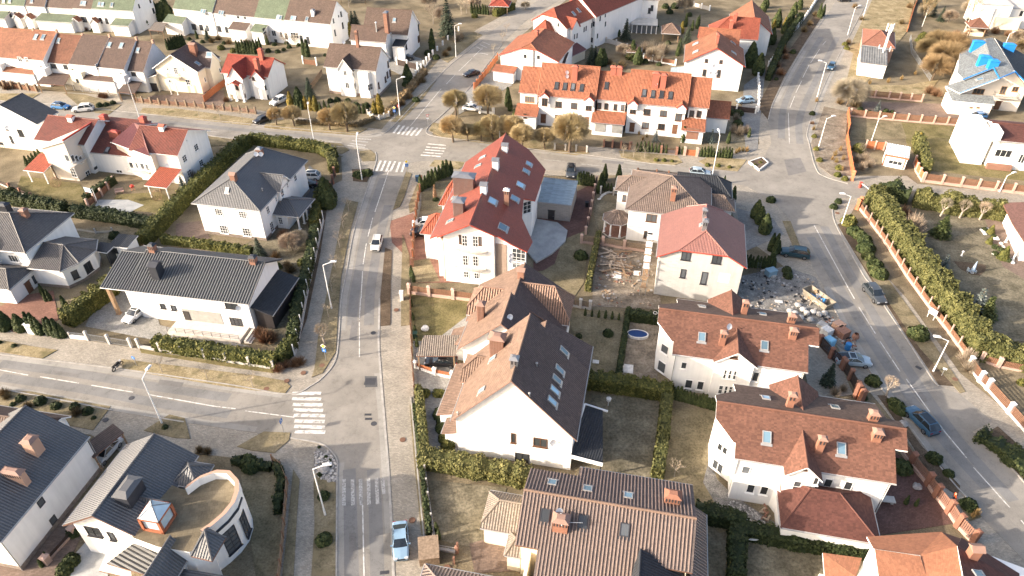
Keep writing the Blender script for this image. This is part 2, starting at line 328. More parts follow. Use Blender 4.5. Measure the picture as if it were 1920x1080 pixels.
# lay-by seam and drains
strip('kerb',[(712,560),(710,640),(714,705),(720,780),(728,880),(735,1000),(738,1090)],.3,.0,.078,m_kerb)
for pts in ([(0,665),(220,692),(430,722),(540,740),(585,723),(613,700),(630,672),(636,620),(640,560),(648,520),(662,440),(680,380),(697,330),(706,300),(704,286)],
            [(631,1090),(632,900),(633,868),(622,848),(600,832),(545,822)],[(345,792),(270,780)],[(210,770),(120,752),(0,730)],
            [(800,1052),(787,930),(777,820),(770,745)],
            [(-40,175),(0,189),(100,196),(262,213),(475,234),(665,252),(710,250),(735,239),(812,155),(847,120),(905,75)],
            [(385,254),(480,265),(640,276),(690,280)],[(942,82),(880,165),(830,215),(800,243),(815,256),(900,266),(997,280),(1105,292),(1210,306),(1267,311)],
            [(1440,225),(1450,192),(1477,140),(1505,92),(1551,27)],[(1625,5),(1580,90),(1545,160),(1515,240),(1517,270),(1530,317),(1547,332),(1590,345)],
            [(1562,382),(1565,417),(1615,510),(1635,537),(1660,577),(1702,640),(1747,710),(1760,725)],[(1848,826),(1920,905),(1985,985)],
            [(1545,540),(1580,610),(1612,665),(1652,727),(1690,780),(1722,822),(1740,847),(1790,910),(1815,935)]):
    strip('kerb',pts,.18,.0,.14,m_kerb)
# verges
V=lambda pts,mat=m_dry,z=.11,name='verge': slab(name,pts,z,mat)
V([(0,638),(60,650),(108,657),(80,673),(0,660)]); V([(228,674),(300,683),(480,705),(535,715),(545,725),(535,738),(470,732),(400,722),(230,693)])
V([(262,655),(310,664),(515,694),(512,700),(440,690),(265,662)],m_green)
V([(0,733),(60,735),(125,748),(208,763),(175,807),(60,785),(0,767)],m_lawn); V([(270,808),(318,778),(347,785),(357,823),(330,822)],m_lawn)
V([(445,838),(495,810),(545,812),(542,826),(515,850),(470,845)],m_lawn)
V([(610,565),(643,400),(650,375),(672,380),(655,440),(640,520),(633,600),(630,660),(605,700),(585,708),(590,690),(598,620)],m_lawn)
V([(575,480),(600,400),(612,400),(600,480),(575,600),(555,650),(540,690),(520,692),(550,620)],m_bark,.09)
V([(590,985),(588,905),(600,870),(630,900),(630,1095),(583,1095)],m_lawn); 
V([(590,850),(596,835),(615,845),(632,868),(631,906),(605,900),(588,880)],m_gravel,.12,'gravel_bed')
V([(550,880),(562,900),(556,985),(550,1095),(528,1095),(538,1000)],m_lawn,.1)
V([(675,284),(695,282),(705,290),(703,302),(680,303),(674,292)],m_lawn); V([(660,318),(700,318),(688,342),(662,340)],m_bark)
V([(762,322),(772,326),(758,370),(750,388),(737,394),(748,360)],m_lawn); V([(782,346),(790,350),(778,395),(768,400),(766,385)],m_lawn)
V([(722,465),(735,470),(733,530),(732,610),(714,612),(713,560)],m_bark,.1); V([(755,440),(768,480),(768,610),(752,612),(752,540)],m_lawn,.1)
V([(768,760),(778,760),(800,930),(808,1000),(790,1003),(775,850)],m_lawn,.1)
V([(120,175),(160,178),(228,197),(205,215),(180,212),(150,200)],m_lawn,.1); V([(0,176),(75,176),(50,192),(0,189)])
V([(268,203),(330,204),(480,224),(470,236),(262,213)]); V([(385,256),(410,258),(440,272),(390,275),(380,262)],m_lawn)
V([(495,240),(500,225),(560,225),(640,230),(690,242),(665,254),(520,243)]); V([(500,258),(640,270),(655,282),(640,290),(600,285),(500,270)],m_lawn)
V([(740,222),(760,200),(820,150),(812,160),(790,190),(750,230),(733,228)],m_lawn,.1); V([(840,118),(905,66),(890,60),(840,80),(825,110)],m_lawn,.1)
V([(810,230),(870,240),(1000,262),(1100,276),(1105,288),(1080,292),(1000,280),(900,268),(830,258),(805,245)]); V([(1160,283),(1270,293),(1280,305),(1262,311),(1200,303),(1165,295)])
V([(1310,303),(1330,295),(1400,300),(1383,322),(1340,318)],m_dry); V([(815,300),(880,305),(860,318),(805,312)],m_dry)
V([(1420,200),(1465,115),(1530,25),(1545,25),(1500,95),(1470,145),(1447,195),(1440,225)],m_bark,.1)
V([(1640,-10),(1720,-20),(1700,60),(1620,160),(1585,160),(1600,100),(1590,95)],m_dry,.1); V([(1620,160),(1700,160),(1760,150),(1740,175),(1600,185)],m_dry,.1)
V([(1520,270),(1545,200),(1590,210),(1585,260),(1600,330),(1560,330),(1535,312)],m_rubble,.1)
V([(1467,415),(1482,415),(1500,462),(1488,466)],m_lawn,.1)
V([(1570,422),(1590,410),(1640,480),(1720,620),(1790,725),(1760,722),(1705,640),(1640,537)],m_bark,.1); V([(1600,470),(1640,490),(1720,600),(1810,735),(1800,738),(1725,655),(1660,560)],m_lawn,.11)
V([(1846,815),(1870,800),(1960,880),(1990,960),(1980,985),(1920,900),(1850,830)],m_bark,.1)
V([(1645,742),(1660,742),(1730,840),(1770,880),(1800,912),(1795,930),(1750,900),(1700,820)],m_bark,.1); V([(1790,935),(1815,940),(1840,970),(1818,978)],m_lawn,.1)
# yards
Y=lambda pts,mat,z=.05: slab('yard',pts,z,mat)
Y([(0,575),(40,555),(100,545),(110,600),(30,625),(0,610)],m_redp); Y([(215,500),(280,545),(300,610),(470,650),(300,640),(160,612),(175,580)],m_drive)
Y([(40,330),(150,345),(170,380),(140,395),(30,360)],m_green); Y([(220,365),(300,360),(330,380),(300,400),(200,390)],m_green); Y([(185,375),(240,375),(270,385),(240,400),(175,392)],m_conc,.06)
Y([(330,420),(375,415),(400,455),(480,470),(470,480),(330,460)],m_brnp); Y([(580,310),(615,345),(590,370),(570,430),(560,360)],m_road2); Y([(535,320),(600,320),(620,345),(610,350),(575,330)],m_lawn,.06)
Y([(130,430),(290,420),(300,450),(180,470)],m_moss); Y([(440,470),(560,400),(600,400),(560,560),(530,640),(470,640),(500,520)],m_moss)
Y([(730,415),(775,400),(790,440),(812,440),(845,525),(900,530),(780,530),(760,480),(735,455)],m_redp); Y([(790,340),(850,340),(840,390),(790,395)],m_lawn,.06); Y([(770,490),(805,485),(825,528),(780,530)],m_lawn,.06)
Y([(1000,410),(1080,360),(1110,345),(1120,350),(1105,420),(1060,500),(1000,510)],m_dredp); Y([(1055,450),(1105,430),(1095,530),(1075,560),(1000,520),(1040,495)],m_lawn,.06)
slab('terrace',[(1000,420),(1005,413),(1045,420),(1064,435),(1060,455),(1035,478),(1005,495),(985,470)],.35,m_conc)
Y([(770,550),(890,555),(880,600),(800,645),(775,640)],m_green); Y([(815,640),(880,590),(900,600),(860,660),(850,740),(775,735),(775,640)],m_drive,.06)
Y([(800,735),(850,735),(860,860),(800,860),(790,800)],m_path,.06)
Y([(1060,580),(1170,585),(1160,710),(1100,700)],m_lawn); Y([(1170,600),(1240,610),(1230,735),(1160,715)],m_rubble,.055); Y([(1110,740),(1240,750),(1230,900),(1090,880)],m_moss)
Y([(1250,765),(1340,770),(1350,920),(1420,985),(1350,1000),(1240,900)],m_lawn,.055); Y([(1330,860),(1345,900),(1375,930),(1460,985),(1350,960),(1318,905)],m_gravel,.06)
Y([(800,900),(950,915),(930,1000),(900,1030),(830,1015),(810,1000)],m_moss); Y([(925,950),(985,950),(985,1070),(890,1075),(880,1020),(915,1010)],m_brnp,.06)
Y([(1115,450),(1230,455),(1240,580),(1110,575)],m_rubble); Y([(1380,520),(1470,500),(1530,520),(1560,600),(1610,680),(1560,640),(1500,600),(1390,590)],m_gravel)
Y([(1110,370),(1180,390),(1180,450),(1120,450)],m_moss); Y([(1380,390),(1450,410),(1470,440),(1400,470),(1390,440)],m_path,.045)
Y([(1680,850),(1750,900),(1800,980),(1640,1005),(1600,960)],m_dredp); Y([(1500,650),(1560,650),(1600,740),(1520,750)],m_pave,.05)
Y([(1380,1000),(1620,1030),(1560,1100),(1360,1100)],m_moss); Y([(1320,960),(1370,960),(1385,1100),(1310,1100)],m_moss)
Y([(1700,400),(1890,395),(1900,480),(1930,520),(1930,640),(1860,640),(1780,560)],m_moss); Y([(1840,395),(1900,420),(1930,480),(1930,530),(1880,500)],m_brnp,.06)
Y([(1600,190),(1770,195),(1830,215),(1830,235),(1780,225),(1590,205)],m_brnp); Y([(1690,230),(1830,240),(1840,300),(1930,315),(1930,340),(1740,320),(1700,270)],m_green)
Y([(1600,230),(1690,230),(1700,260),(1590,262)],m_lawn); Y([(450,880),(520,880),(530,960),(520,1080),(480,1080)],m_lawn)
Y([(0,1060),(130,940),(160,990),(110,1095),(0,1095)],m_brnp); Y([(140,1040),(185,990),(215,1000),(200,1095),(130,1095)],m_conc,.055)
Y([(280,180),(420,170),(420,205),(270,190)],m_brnp); Y([(440,850),(590,850),(560,900),(520,870)],m_pave,.045)
Y([(860,170),(950,120),(960,160),(860,215)],m_drive); Y([(1330,205),(1410,215),(1410,280),(1330,285)],m_moss); Y([(1395,160),(1435,130),(1428,200),(1420,280),(1400,290),(1390,215)],m_path,.06)
Y([(720,90),(790,110),(800,130),(770,150),(730,130)],m_drive)
# painted markings (worn)
def dashes(pts,w=.14,mat=m_paint):
    for a,c in pts:
        A=G(*a);B=G(*c); d=(B-A).normalized(); n=Vector((-d.y,d.x,0))*w/2
        slab('road_marking',[A-n,B-n,B+n,A+n],.068,mat,raw=True,zb=.05)
tile()
dashes([((729,320),(703,398)),((699,409),(690,444)),((687,457),(681,496)),((680,509),(677,560)),((676,560),(674,600)),((674,605),(674,670)),((680,948),(683,1090))])
dashes([((0,694),(53,704)),((76,707),(148,719)),((172,723),(250,736)),((282,741),(400,762)),((400,762),(442,767)),((460,771),(552,783))])
dashes([((770,236),(827,167)),((837,158),(853,141)),((860,134),(885,110)),((888,106),(905,90))],.13)
dashes([((1549,77),(1542,85)),((1537,92),(1520,118)),((1517,122),(1505,146)),((1503,152),(1492,174)),((1490,180),(1481,202)),((1478,212),(1480,270))],.13)
dashes([((1526,422),(1590,540)),((1590,540),(1602,561)),((1610,576),(1641,626)),((1650,641),(1687,697)),((1699,711),(1743,773)),((1755,789),(1771,810)),((1771,810),(1812,859)),((1825,877),(1893,952)),((1914,976),(1960,1030))])
dashes([((1020,300),(1060,303)),((1090,308),(1140,313)),((1160,316),(1240,322)),((480,252),(640,268)),((350,243),(410,248)),((170,222),(260,232))],.12,m_oldpaint)
def zebra(stripes,w=.5,mat=m_paint):
    for a,c in stripes: dashes([(a,c)],w,mat)
zebra([((548,738),(602,738)),((548,748),(602,749)),((549,759),(605,760)),((550,769),(606,770)),((551,779),(610,780)),((552,790),(609,791)),((552,800),(609,802)),((553,810),(610,811))],.55)
zebra([((645,899),(645,949)),((661,899),(662,948)),((676,899),(677,948)),((691,898),(692,947)),((706,897),(708,946)),((717,897),(720,927))],.42,m_oldpaint)
zebra([((714,302),(706,321)),((723,302),(715,321)),((732,303),(724,322)),((741,303),(732,322)),((750,304),(743,323)),((759,305),(753,323))],.45)
zebra([((802,270),(836,273)),((799,276),(836,279)),((797,281),(833,284)),((793,286),(830,289)),((789,291),(826,294))],.45)
zebra([((749,235),(738,250)),((758,236),(746,252)),((766,238),(754,253)),((774,239),(762,254)),((783,240),(770,255)),((791,241),(780,255))],.5)
zebra([((668,260),(696,262)),((660,264),(690,267)),((655,269),(686,273)),((652,273),(684,277))],.4,m_oldpaint)
zebra([((905,79),(918,84)),((900,84),(913,90)),((893,88),(905,94)),((900,99),(915,103))],.35,m_oldpaint)
# manhole covers, drain grates
m_iron=plain('rusty_iron',(.16,.085,.055),.8,.3); m_dkiron=plain('dark_iron',(.05,.05,.055),.7,.4)
def manhole(x,y,mat=m_iron,r=.38,z=.07):
    b=MB(); c=G(x,y); b.lathe((c.x,c.y,z),[(r,-.03),(r,.02),(r*.86,.022),(r*.84,.012),(.01,.014)],18)
    o=b.build('manhole_cover',mat); return o
MH=[(755,825,m_iron),(773,976,m_iron),(838,1065,m_iron),(701,795,m_dkiron),(569,700,m_iron),(604,686,m_iron),(700,625,m_dkiron),(743,582,m_iron),(198,788,m_dkiron),(247,747,m_dkiron),(1570,400,m_iron),(538,715,m_iron),(500,730,m_iron),(1760,522,m_dkiron),(1790,712,m_iron)]
MHL=['rusty round manhole cover by the wavy shadow edge of the main junction','rusty round manhole cover just above the silver car parked in the lay-by','rusty round manhole cover on the paved drive below the brown gate','dark round manhole cover beside the small grates in the main junction','rusty round manhole cover at the end of the verge by the corner signpost','rusty manhole cover on the corner footpath under the bare tree','dark round manhole cover on the street level with the pale verge tree','rusty manhole cover on the path beside the grey cabinet','dark manhole cover on the driveway beside the triangular island','dark manhole cover in the western street by the tall lamp','rusty manhole cover by the round shrubs at the eastern corner','rusty manhole cover on the western corner footpath','rusty manhole cover in the rounded verge end','dark manhole cover on the eastern footpath beside the long fence','rusty manhole cover at the end of the eastern footpath']
for (x,y,mm),l in zip(MH,MHL): tag(manhole(x,y,mm,z=.112 if mm is m_iron and y in(686,582,522,712,700,715,730) else .07),l,'manhole cover')
def grate(x,y,w,h,rz,label):
    b=MB(); c=G(x,y); 
    b.box((c.x,c.y,.075),(w,h,.02),0,rz)
    for k in range(5):
        o=(k-2)*w/5.5; b.box((c.x+o*cos(rz),c.y+o*sin(rz),.09),(.05,h*.9,.02),0,rz)
    tag(b.build('drain_grate',m_dkiron),label,'drain')
grate(721,1074,.95,.4,.1,'black drain grate at the kerb below the silver car'); grate(1722,690,.8,.5,-.9,'black drain grate at the eastern kerb near the lamp')
grate(690,778,.9,.35,0,'upper of two small grates set in the main junction'); grate(691,786,.9,.35,0,'lower of two small grates set in the main junction')
grate(694,716,1.5,1.3,0,'dark square drain cover set in an asphalt patch at the junction')
# ------------------------------------------------------------------ house building kit
WHITE=(.80,.785,.755,1)
m_wall=stucco('white_stucco',WHITE,.13); m_cream=stucco('cream_stucco',(.74,.66,.51,1),.08); m_beige=stucco('beige_stucco',(.62,.55,.47,1),.08)
m_greyw=stucco('raw_block_wall',(.47,.455,.43,1),.25,block=True); m_rough=stucco('grey_block_wall',(.33,.30,.27,1),.2,block=True); m_pinkw=stucco('pale_pink_stucco',(.6,.42,.34,1),.1)
m_plinth=plain('stone_plinth',(.22,.18,.15),.9,.1,var=.25,scale=3); m_stone=stucco('brown_stone_cladding',(.33,.25,.2,1),.3,block=True)
m_fasc_w=plain('white_fascia',(.76,.75,.73),.5,.3,var=.05); m_fasc_b=plain('brown_fascia',(.16,.085,.06),.6,.3); m_fasc_d=plain('dark_fascia',(.035,.037,.045),.5,.3); m_fasc_bl=plain('blue_trim',(.02,.19,.55),.4,.4)
m_fasc_r=plain('red_fascia',(.36,.06,.04),.5,.3)
R_orange=roofmat('orange_roof_tiles',(.355,.135,.075),.3,.38,stain=.14); R_orange2=roofmat('old_orange_tiles',(.32,.14,.08),.3,.38,stain=.2)
R_red=roofmat('red_metal_tiles',(.3,.076,.05),.22,.35,rough=.45,spec=.4,stain=.1,var=.08); R_redtile=roofmat('red_glazed_tiles',(.21,.058,.036),.3,.34,rough=.5,spec=.4,ribmix=.4); R_redrib=roofmat('dark_red_ribbed_tiles',(.15,.042,.042),.34,0,rough=.5,spec=.4,ribmix=.35,stain=.08)
R_pink=roofmat('faded_red_metal_tiles',(.32,.15,.125),.22,.35,rough=.42,spec=.45,stain=.1,var=.06,ribmix=.12)
R_rust=roofmat('rust_shingles',(.185,.088,.06),0,.17,var=.22,stain=.16,ribdepth=.02); R_rust2=roofmat('deep_red_shingles',(.125,.05,.038),0,.17,var=.22,stain=.16,ribdepth=.02)
R_brownsh=roofmat('brown_shingles',(.12,.082,.064),0,.17,var=.22,stain=.15,ribdepth=.02)
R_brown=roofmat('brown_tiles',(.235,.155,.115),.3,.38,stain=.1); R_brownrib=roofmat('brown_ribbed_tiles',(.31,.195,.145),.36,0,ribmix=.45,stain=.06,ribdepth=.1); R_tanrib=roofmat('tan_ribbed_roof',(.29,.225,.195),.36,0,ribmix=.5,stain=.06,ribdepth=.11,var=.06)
R_brown2=roofmat('dark_brown_tiles',(.135,.09,.072),.3,.38,stain=.1,ribmix=.3); R_choc_and_shade=roofmat('chocolate_and_shaded_brown_tiles',(.13,.092,.082),.3,.36,stain=.1)  # chocolate tiles; also brown tiles with slope shade put into the colour
R_black=roofmat('black_ribbed_roof',(.05,.056,.062),.42,0,ribmix=.55,stain=.06,ribdepth=.12,rough=.5,spec=.4,var=.06); R_slate=roofmat('anthracite_tiles',(.032,.036,.044),.3,.36,rough=.6,spec=.3,stain=.08); R_slate2=roofmat('dark_shingles',(.032,.035,.042),0,.2,var=.2,stain=.1)
R_tan=roofmat('tan_tiles',(.27,.225,.185),.3,.3,stain=.08,ribmix=.35); R_greyb=roofmat('grey_brown_tiles',(.22,.165,.135),.32,.36,stain=.1,ribmix=.35)
R_green=roofmat('green_mossy_roof',(.15,.185,.12),0,.18,var=.15,stain=.2,ribmix=.12); R_greyflat=roofmat('grey_sheet_roof',(.30,.36,.39),1.2,0,ribmix=.05,stain=.08,ribdepth=.01,rough=.4); R_bluegrey=roofmat('grey_fleck_shingles',(.235,.25,.25),0,.2,var=.3,stain=.15)
R_blue=roofmat('bright_blue_sheet',(.012,.17,.5),.4,0,ribmix=.12,stain=.06,rough=.4); R_white=roofmat('white_ribbed_sheet',(.72,.74,.75),.5,0,ribmix=.25,stain=.08,rough=.4); R_asb=roofmat('grey_slate_sheets',(.24,.24,.23),.6,1.2,stain=.2,ribmix=.12)
m_brick=stucco('chimney_brick',(.27,.13,.088,1),.3,block=True); m_brickd=stucco('brown_brick',(.26,.14,.1,1),.3,block=True); m_brickr=stucco('red_chimney',(.36,.12,.085,1),.15)
m_cap=plain('chimney_cap',(.25,.155,.12),.7,.3); m_capg=plain('grey_metal_cap',(.25,.25,.26),.4,.5,.6)
m_frw=plain('white_window_frame',(.76,.75,.73),.4,.4,var=.03); m_frb=plain('brown_window_frame',(.12,.06,.035),.5,.3); m_frd=plain('dark_window_frame',(.03,.03,.035),.5,.4); m_fro=plain('oak_window_frame',(.38,.2,.08),.5,.3)
m_glass=glassmat('window_glass',(.055,.06,.065)); m_skyglass=glassmat('skylight_glass',(.16,.26,.33),.06,.8); m_curt=plain('light_curtain',(.42,.39,.34),.8,.1)
m_door=plain('brown_door',(.15,.075,.045),.5,.3); m_doord=plain('dark_door',(.035,.03,.03),.5,.4); m_garage=plain('grey_garage_door',(.3,.29,.27),.5,.3); m_gutter=plain('gutter_metal',(.34,.33,.32),.4,.5,.3); m_rail=plain('rail_metal',(.06,.06,.065),.5,.5,.5); m_railw=plain('pale_rail',(.45,.43,.4),.5,.4)
m_dish=plain('dish_white',(.68,.68,.68),.4,.4,var=.04); m_tarm=plain('galvanised_steel',(.42,.43,.44),.4,.6,.6)
m_balc=plain('balcony_concrete',(.55,.5,.44),.8,.2); m_wood=plain('weathered_wood',(.27,.18,.11),.8,.2,var=.25,scale=4)
FR={'w':m_frw,'b':m_frb,'d':m_frd,'o':m_fro}
WCACHE={}
def plane_of(poly):
    p=[Vector(q) for q in poly]; n=Vector((0,0,0)); c=sum(p,Vector((0,0,0)))/len(p)
    for i in range(len(p)):
        n+= (p[i]-c).cross(p[(i+1)%len(p)]-c)
    n.normalize(); return c,n
def inside(poly,n,q):
    ax=max(range(3),key=lambda i:abs(n[i])); i0,i1=[i for i in range(3) if i!=ax]
    c=False; m=len(poly)
    for i in range(m):
        a,b=poly[i],poly[(i+1)%m]
        if (a[i1]>q[i1])!=(b[i1]>q[i1]) and q[i0]<(b[i0]-a[i0])*(q[i1]-a[i1])/(b[i1]-a[i1])+a[i0]: c=not c
    return c
class House:
    def __init__(s,name,label,A,B,ze,cat='house',group=None,ang=None,wall=None,fascia=None):
        a=G(*A,ze); b=G(*B,ze); s.ang=atan2(b.y-a.y,b.x-a.x) if ang is None else R(ang)
        s.root=tag(empty(name,(a.x,a.y,0),s.ang),label,cat,group); s.M=Matrix.Translation((a.x,a.y,0))@Matrix.Rotation(s.ang,4,'Z'); s.I=s.M.inverted()
        s.roofs=[]; s.walls=[]; s.wall=wall or m_wall; s.fascia=fascia or m_fasc_w; s.eps=0
    def L(s,p,z):
        return s.I@G(p[0],p[1],z)
    def height_on(s,p,u=None,v=None):
        a=pxy(p); o,d=ray(*a); o=s.I@o; d=s.I.to_3x3()@d
        t=((u-o.x)/d.x) if u is not None else ((v-o.y)/d.y)
        return (o+d*t).z
    # roofed volume -------------------------------------------------
    def wing(s,ze,zr,kind='gu',A=None,B=None,D=None,dep=None,u=None,v=None,rid=None,roof=None,wall=None,ov=.45,zb=0.0,end0=None,end1=None,fascia=None,walls=True,plinth=None,thick=.2,vr=None,gutter=True,ze2=None,roof2=None,cap=True):
        """u,v: extents in metres; or A,B (eave corners), D (a back corner) on the photograph's sheet at height ze"""
        if A is not None:
            a=s.L(A,ze); b=s.L(B,ze); u0,u1=a.x,b.x; v0=(a.y+b.y)/2
            if D is not None: v1=s.L(D,ze).y
            else: v1=v0+dep
        else: u0,u1=u; v0,v1=v
        if u is not None: u0=u[0] if u[0] is not None else u0; u1=u[1] if u[1] is not None else u1
        if v is not None: v0=v[0] if v[0] is not None else v0; v1=v[1] if v[1] is not None else v1
        sw = kind in('gv','su','su-')
        k={'gv':'gu','su':'sv','su-':'sv-'}.get(kind,kind)
        a0,a1,b0,b1=(v0,v1,u0,u1) if sw else (u0,u1,v0,v1)
        if k=='gu':
            vm=(b0+b1)/2 if vr is None else vr
            if rid is not None: zr=s.height_on(rid,**({'u':vm} if sw else {'v':vm}))
            z2=ze if ze2 is None else ze2
            def end(e):
                if e is None: return 0.0,zr
                if e=='hip': return min((b1-b0)/2,(a1-a0)/2-.01),max(ze,z2)
                return e
            c0,h0=end(end0); c1,h1=end(end1)
            fz=lambda z:b0+(vm-b0)*(z-ze)/(zr-ze); bz=lambda z:b1+(vm-b1)*(z-z2)/(zr-z2)
            f=[(a0,b0,ze),(a1,b0,ze)]; bk=[(a1,b1,z2),(a0,b1,z2)]
            if c1>0 and h1>ze+.01: f.append((a1,fz(h1),h1)); bk.insert(0,(a1,bz(h1),h1))
            f.append((a1-c1,vm,zr)); bk.insert(0,(a1-c1,vm,zr))
            f.append((a0+c0,vm,zr)); bk.append((a0+c0,vm,zr))
            if c0>0 and h0>ze+.01: f.append((a0,fz(h0),h0)); bk.append((a0,bz(h0),h0))
            # keep the back polygon cyclic: ridge end1 .. back eave .. ridge end0
            bk=[p for p in bk]
            if c1>0 and h1>ze+.01: bk=[(a1-c1,vm,zr),(a1,bz(h1),h1)]+[p for p in bk if p not in((a1-c1,vm,zr),(a1,bz(h1),h1))]
            if c0>0 and h0>ze+.01: bk=[p for p in bk if p not in((a0+c0,vm,zr),(a0,bz(h0),h0))]+[(a0,bz(h0),h0),(a0+c0,vm,zr)]
            polys=[f,bk]; mats=[0,0]
            if c1>0: polys.append([(a1,fz(h1),h1),(a1,bz(h1),h1),(a1-c1,vm,zr)]); mats.append(0)
            if c0>0: polys.append([(a0,bz(h0),h0),(a0,fz(h0),h0),(a0+c0,vm,zr)]); mats.append(0)
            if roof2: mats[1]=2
        elif k in('sv','sv-'):
            lo,hi=(ze,zr) if k=='sv' else (zr,ze)
            polys=[[(a0,b0,lo),(a1,b0,lo),(a1,b1,hi),(a0,b1,hi)]]; mats=[0]
        elif k=='flat':
            polys=[[(a0,b0,ze),(a1,b0,ze),(a1,b1,ze),(a0,b1,ze)]]; mats=[0]
        elif k=='pyr':
            c=((a0+a1)/2,(b0+b1)/2,zr); q=[(a0,b0,ze),(a1,b0,ze),(a1,b1,ze),(a0,b1,ze)]
            polys=[[q[i],q[(i+1)%4],c] for i in range(4)]; mats=[0]*4
        if sw: polys=[[(p[1],p[0],p[2]) for p in reversed(q)] for q in polys]
        s.roofpoly(polys,roof,fascia,thick,mats,roof2,gutter,cap)
        if walls:
            w=wall or s.wall; s.eps+=.004; o=ov+s.eps
            pl=[plane_of(q) for q in polys]; 
            def top(x,y):
                return min(c.z-((x-c.x)*n.x+(y-c.y)*n.y)/n.z for c,n in pl)-thick*.8
            cs=[(u0+o,v0+o),(u1-o,v0+o),(u1-o,v1-o),(u0+o,v1-o)]
            b=MB()
            for i in range(4):
                p,q=cs[i],cs[(i+1)%4]; brk=[0.0,1.0]
                if k=='gu':
                    if sw and i in(0,2): 
                        um=(u0+u1)/2 if vr is None else vr
                        brk+=[(um-p[0])/(q[0]-p[0])]
                    if not sw and i in(1,3):
                        vm_=(v0+v1)/2 if vr is None else vr
                        brk+=[(vm_-p[1])/(q[1]-p[1])]
                    for fr_ in [x*.04 for x in range(1,25)] if (end0 not in(None,'hip') or end1 not in(None,'hip')) else []: brk.append(fr_)
                elif k=='pyr': brk+=[.5]
                brk=sorted(set(round(x,4) for x in brk if -1e-6<=x<=1.000001))
                T=[(p[0]+(q[0]-p[0])*t,p[1]+(q[1]-p[1])*t) for t in brk]
                poly=[(p[0],p[1],zb),(q[0],q[1],zb)]+[(x,y,max(top(x,y),zb+.05)) for x,y in reversed(T)]
                s.wallpoly(poly,b)
            b.build('wall',w,s.root)
            if plinth:
                bp=MB(); bp.box(((u0+u1)/2,(v0+v1)/2,.3),(u1-u0-2*o+.12,v1-v0-2*o+.12,.6)); bp.build('plinth',plinth,s.root)
        return u0,u1,v0,v1
    def wallpoly(s,poly,b=None,mat=None):
        c,n=plane_of(poly); s.walls.append(([Vector(q) for q in poly],c,n)); own=b is None
        if own: b=MB()
        b.face(poly)
        if own: return b.build('wall',mat or s.wall,s.root)
    def prism(s,pts,z0,z1,mat=None,name='wall',reg=True,topmat=None):
        """vertical prism over a local (u,v) outline"""
        b=MB(); n=len(pts); ar=sum(pts[i][0]*pts[(i+1)%n][1]-pts[(i+1)%n][0]*pts[i][1] for i in range(n))
        if ar<0: pts=list(reversed(pts))
        for i in range(n):
            p,q=pts[i],pts[(i+1)%n]; poly=[(p[0],p[1],z0),(q[0],q[1],z0),(q[0],q[1],z1),(p[0],p[1],z1)]
            if reg: s.wallpoly(poly,b)
            else: b.face(poly)
        b.face([(p[0],p[1],z1) for p in pts],1 if topmat else 0)
        return b.build(name,[mat or s.wall]+([topmat] if topmat else []),s.root)
    def roofpoly(s,polys,roof,fascia=None,thick=.2,mats=None,roof2=None,gutter=True,cap=True,name='roof'):
        b=MB(); cnt={}; key=lambda p:tuple(round(x,3) for x in p); mats=mats or [0]*len(polys); P2=[]; M2=[]
        for q,mi in zip(polys,mats):
            c,n=plane_of(q)
            if len(q)>3 and max(abs((Vector(p)-c).dot(n)) for p in q)>.02:
                for tr in tessellate_polygon([[Vector(p) for p in q]]): P2.append([q[i] for i in tr]); M2.append(mi)
            else: P2.append(q); M2.append(mi)
        polys,mats=P2,M2
        for q in polys:
            for i in range(len(q)):
                e=tuple(sorted((key(q[i]),key(q[(i+1)%len(q)])))); cnt[e]=cnt.get(e,0)+1
        lows=[]; ridges=[]
        for q,mi in zip(polys,mats):
            c,n=plane_of(q)
            if n.z<0: q=list(reversed(q)); c,n=plane_of(q)
            hx=Vector((-n.y,n.x,0)); 
            if hx.length<1e-4: hx=Vector((1,0,0))
            hx.normalize(); up=n.cross(hx)
            if up.z<0: up=-up
            b.face(q,mi,[(Vector(p).dot(hx),Vector(p).dot(up)) for p in q])
            s.roofs.append(([Vector(p) for p in q],c,n))
            b.face([(p[0],p[1],p[2]-thick) for p in reversed(q)],1)
            for i in range(len(q)):
                p,r=q[i],q[(i+1)%len(q)]; e=tuple(sorted((key(p),key(r))))
                if cnt[e]==1:
                    b.face([p,(p[0],p[1],p[2]-thick),(r[0],r[1],r[2]-thick),r],1)
                    if abs(p[2]-r[2])<.02: lows.append((Vector(p),Vector(r),n))
                else: ridges.append(e)
        if cap:
            for e in set(ridges):
                p,r=Vector(e[0]),Vector(e[1])
                if p.z>min(x[2] for q in polys for x in q)+.3 or r.z>min(x[2] for q in polys for x in q)+.3:
                    b.tube(p+Vector((0,0,.0)),r+Vector((0,0,.0)),.11,.11,6,0)
        o=b.build(name,[roof,fascia or s.fascia]+([roof2] if roof2 else []),s.root)
        if gutter and lows:
            zmin=min(min(p.z,r.z) for p,r,n in lows)
            for p,r,n in lows:
                if p.z<zmin+.05:
                    d=Vector((n.x,n.y,0)); 
                    if d.length>1e-3: d.normalize()
                    g=MB(); g.tube(p+d*.06-Vector((0,0,.08)),r+d*.06-Vector((0,0,.08)),.075,.075,6); g.build('gutter',m_gutter,s.root)
        return o
    def hit(s,p,what):
        a=pxy(p); o,d=ray(*a); o=s.I@o; d=s.I.to_3x3()@d; best=None
        for poly,c,n in what:
            dn=d.dot(n)
            if dn>-1e-6: continue
            t=(c-o).dot(n)/dn; q=o+d*t
            if inside(poly,n,q) and (best is None or t<best[0]): best=(t,q,n,c)
        if best is None:
            print('MISS',s.root.name,p); return None
        return best
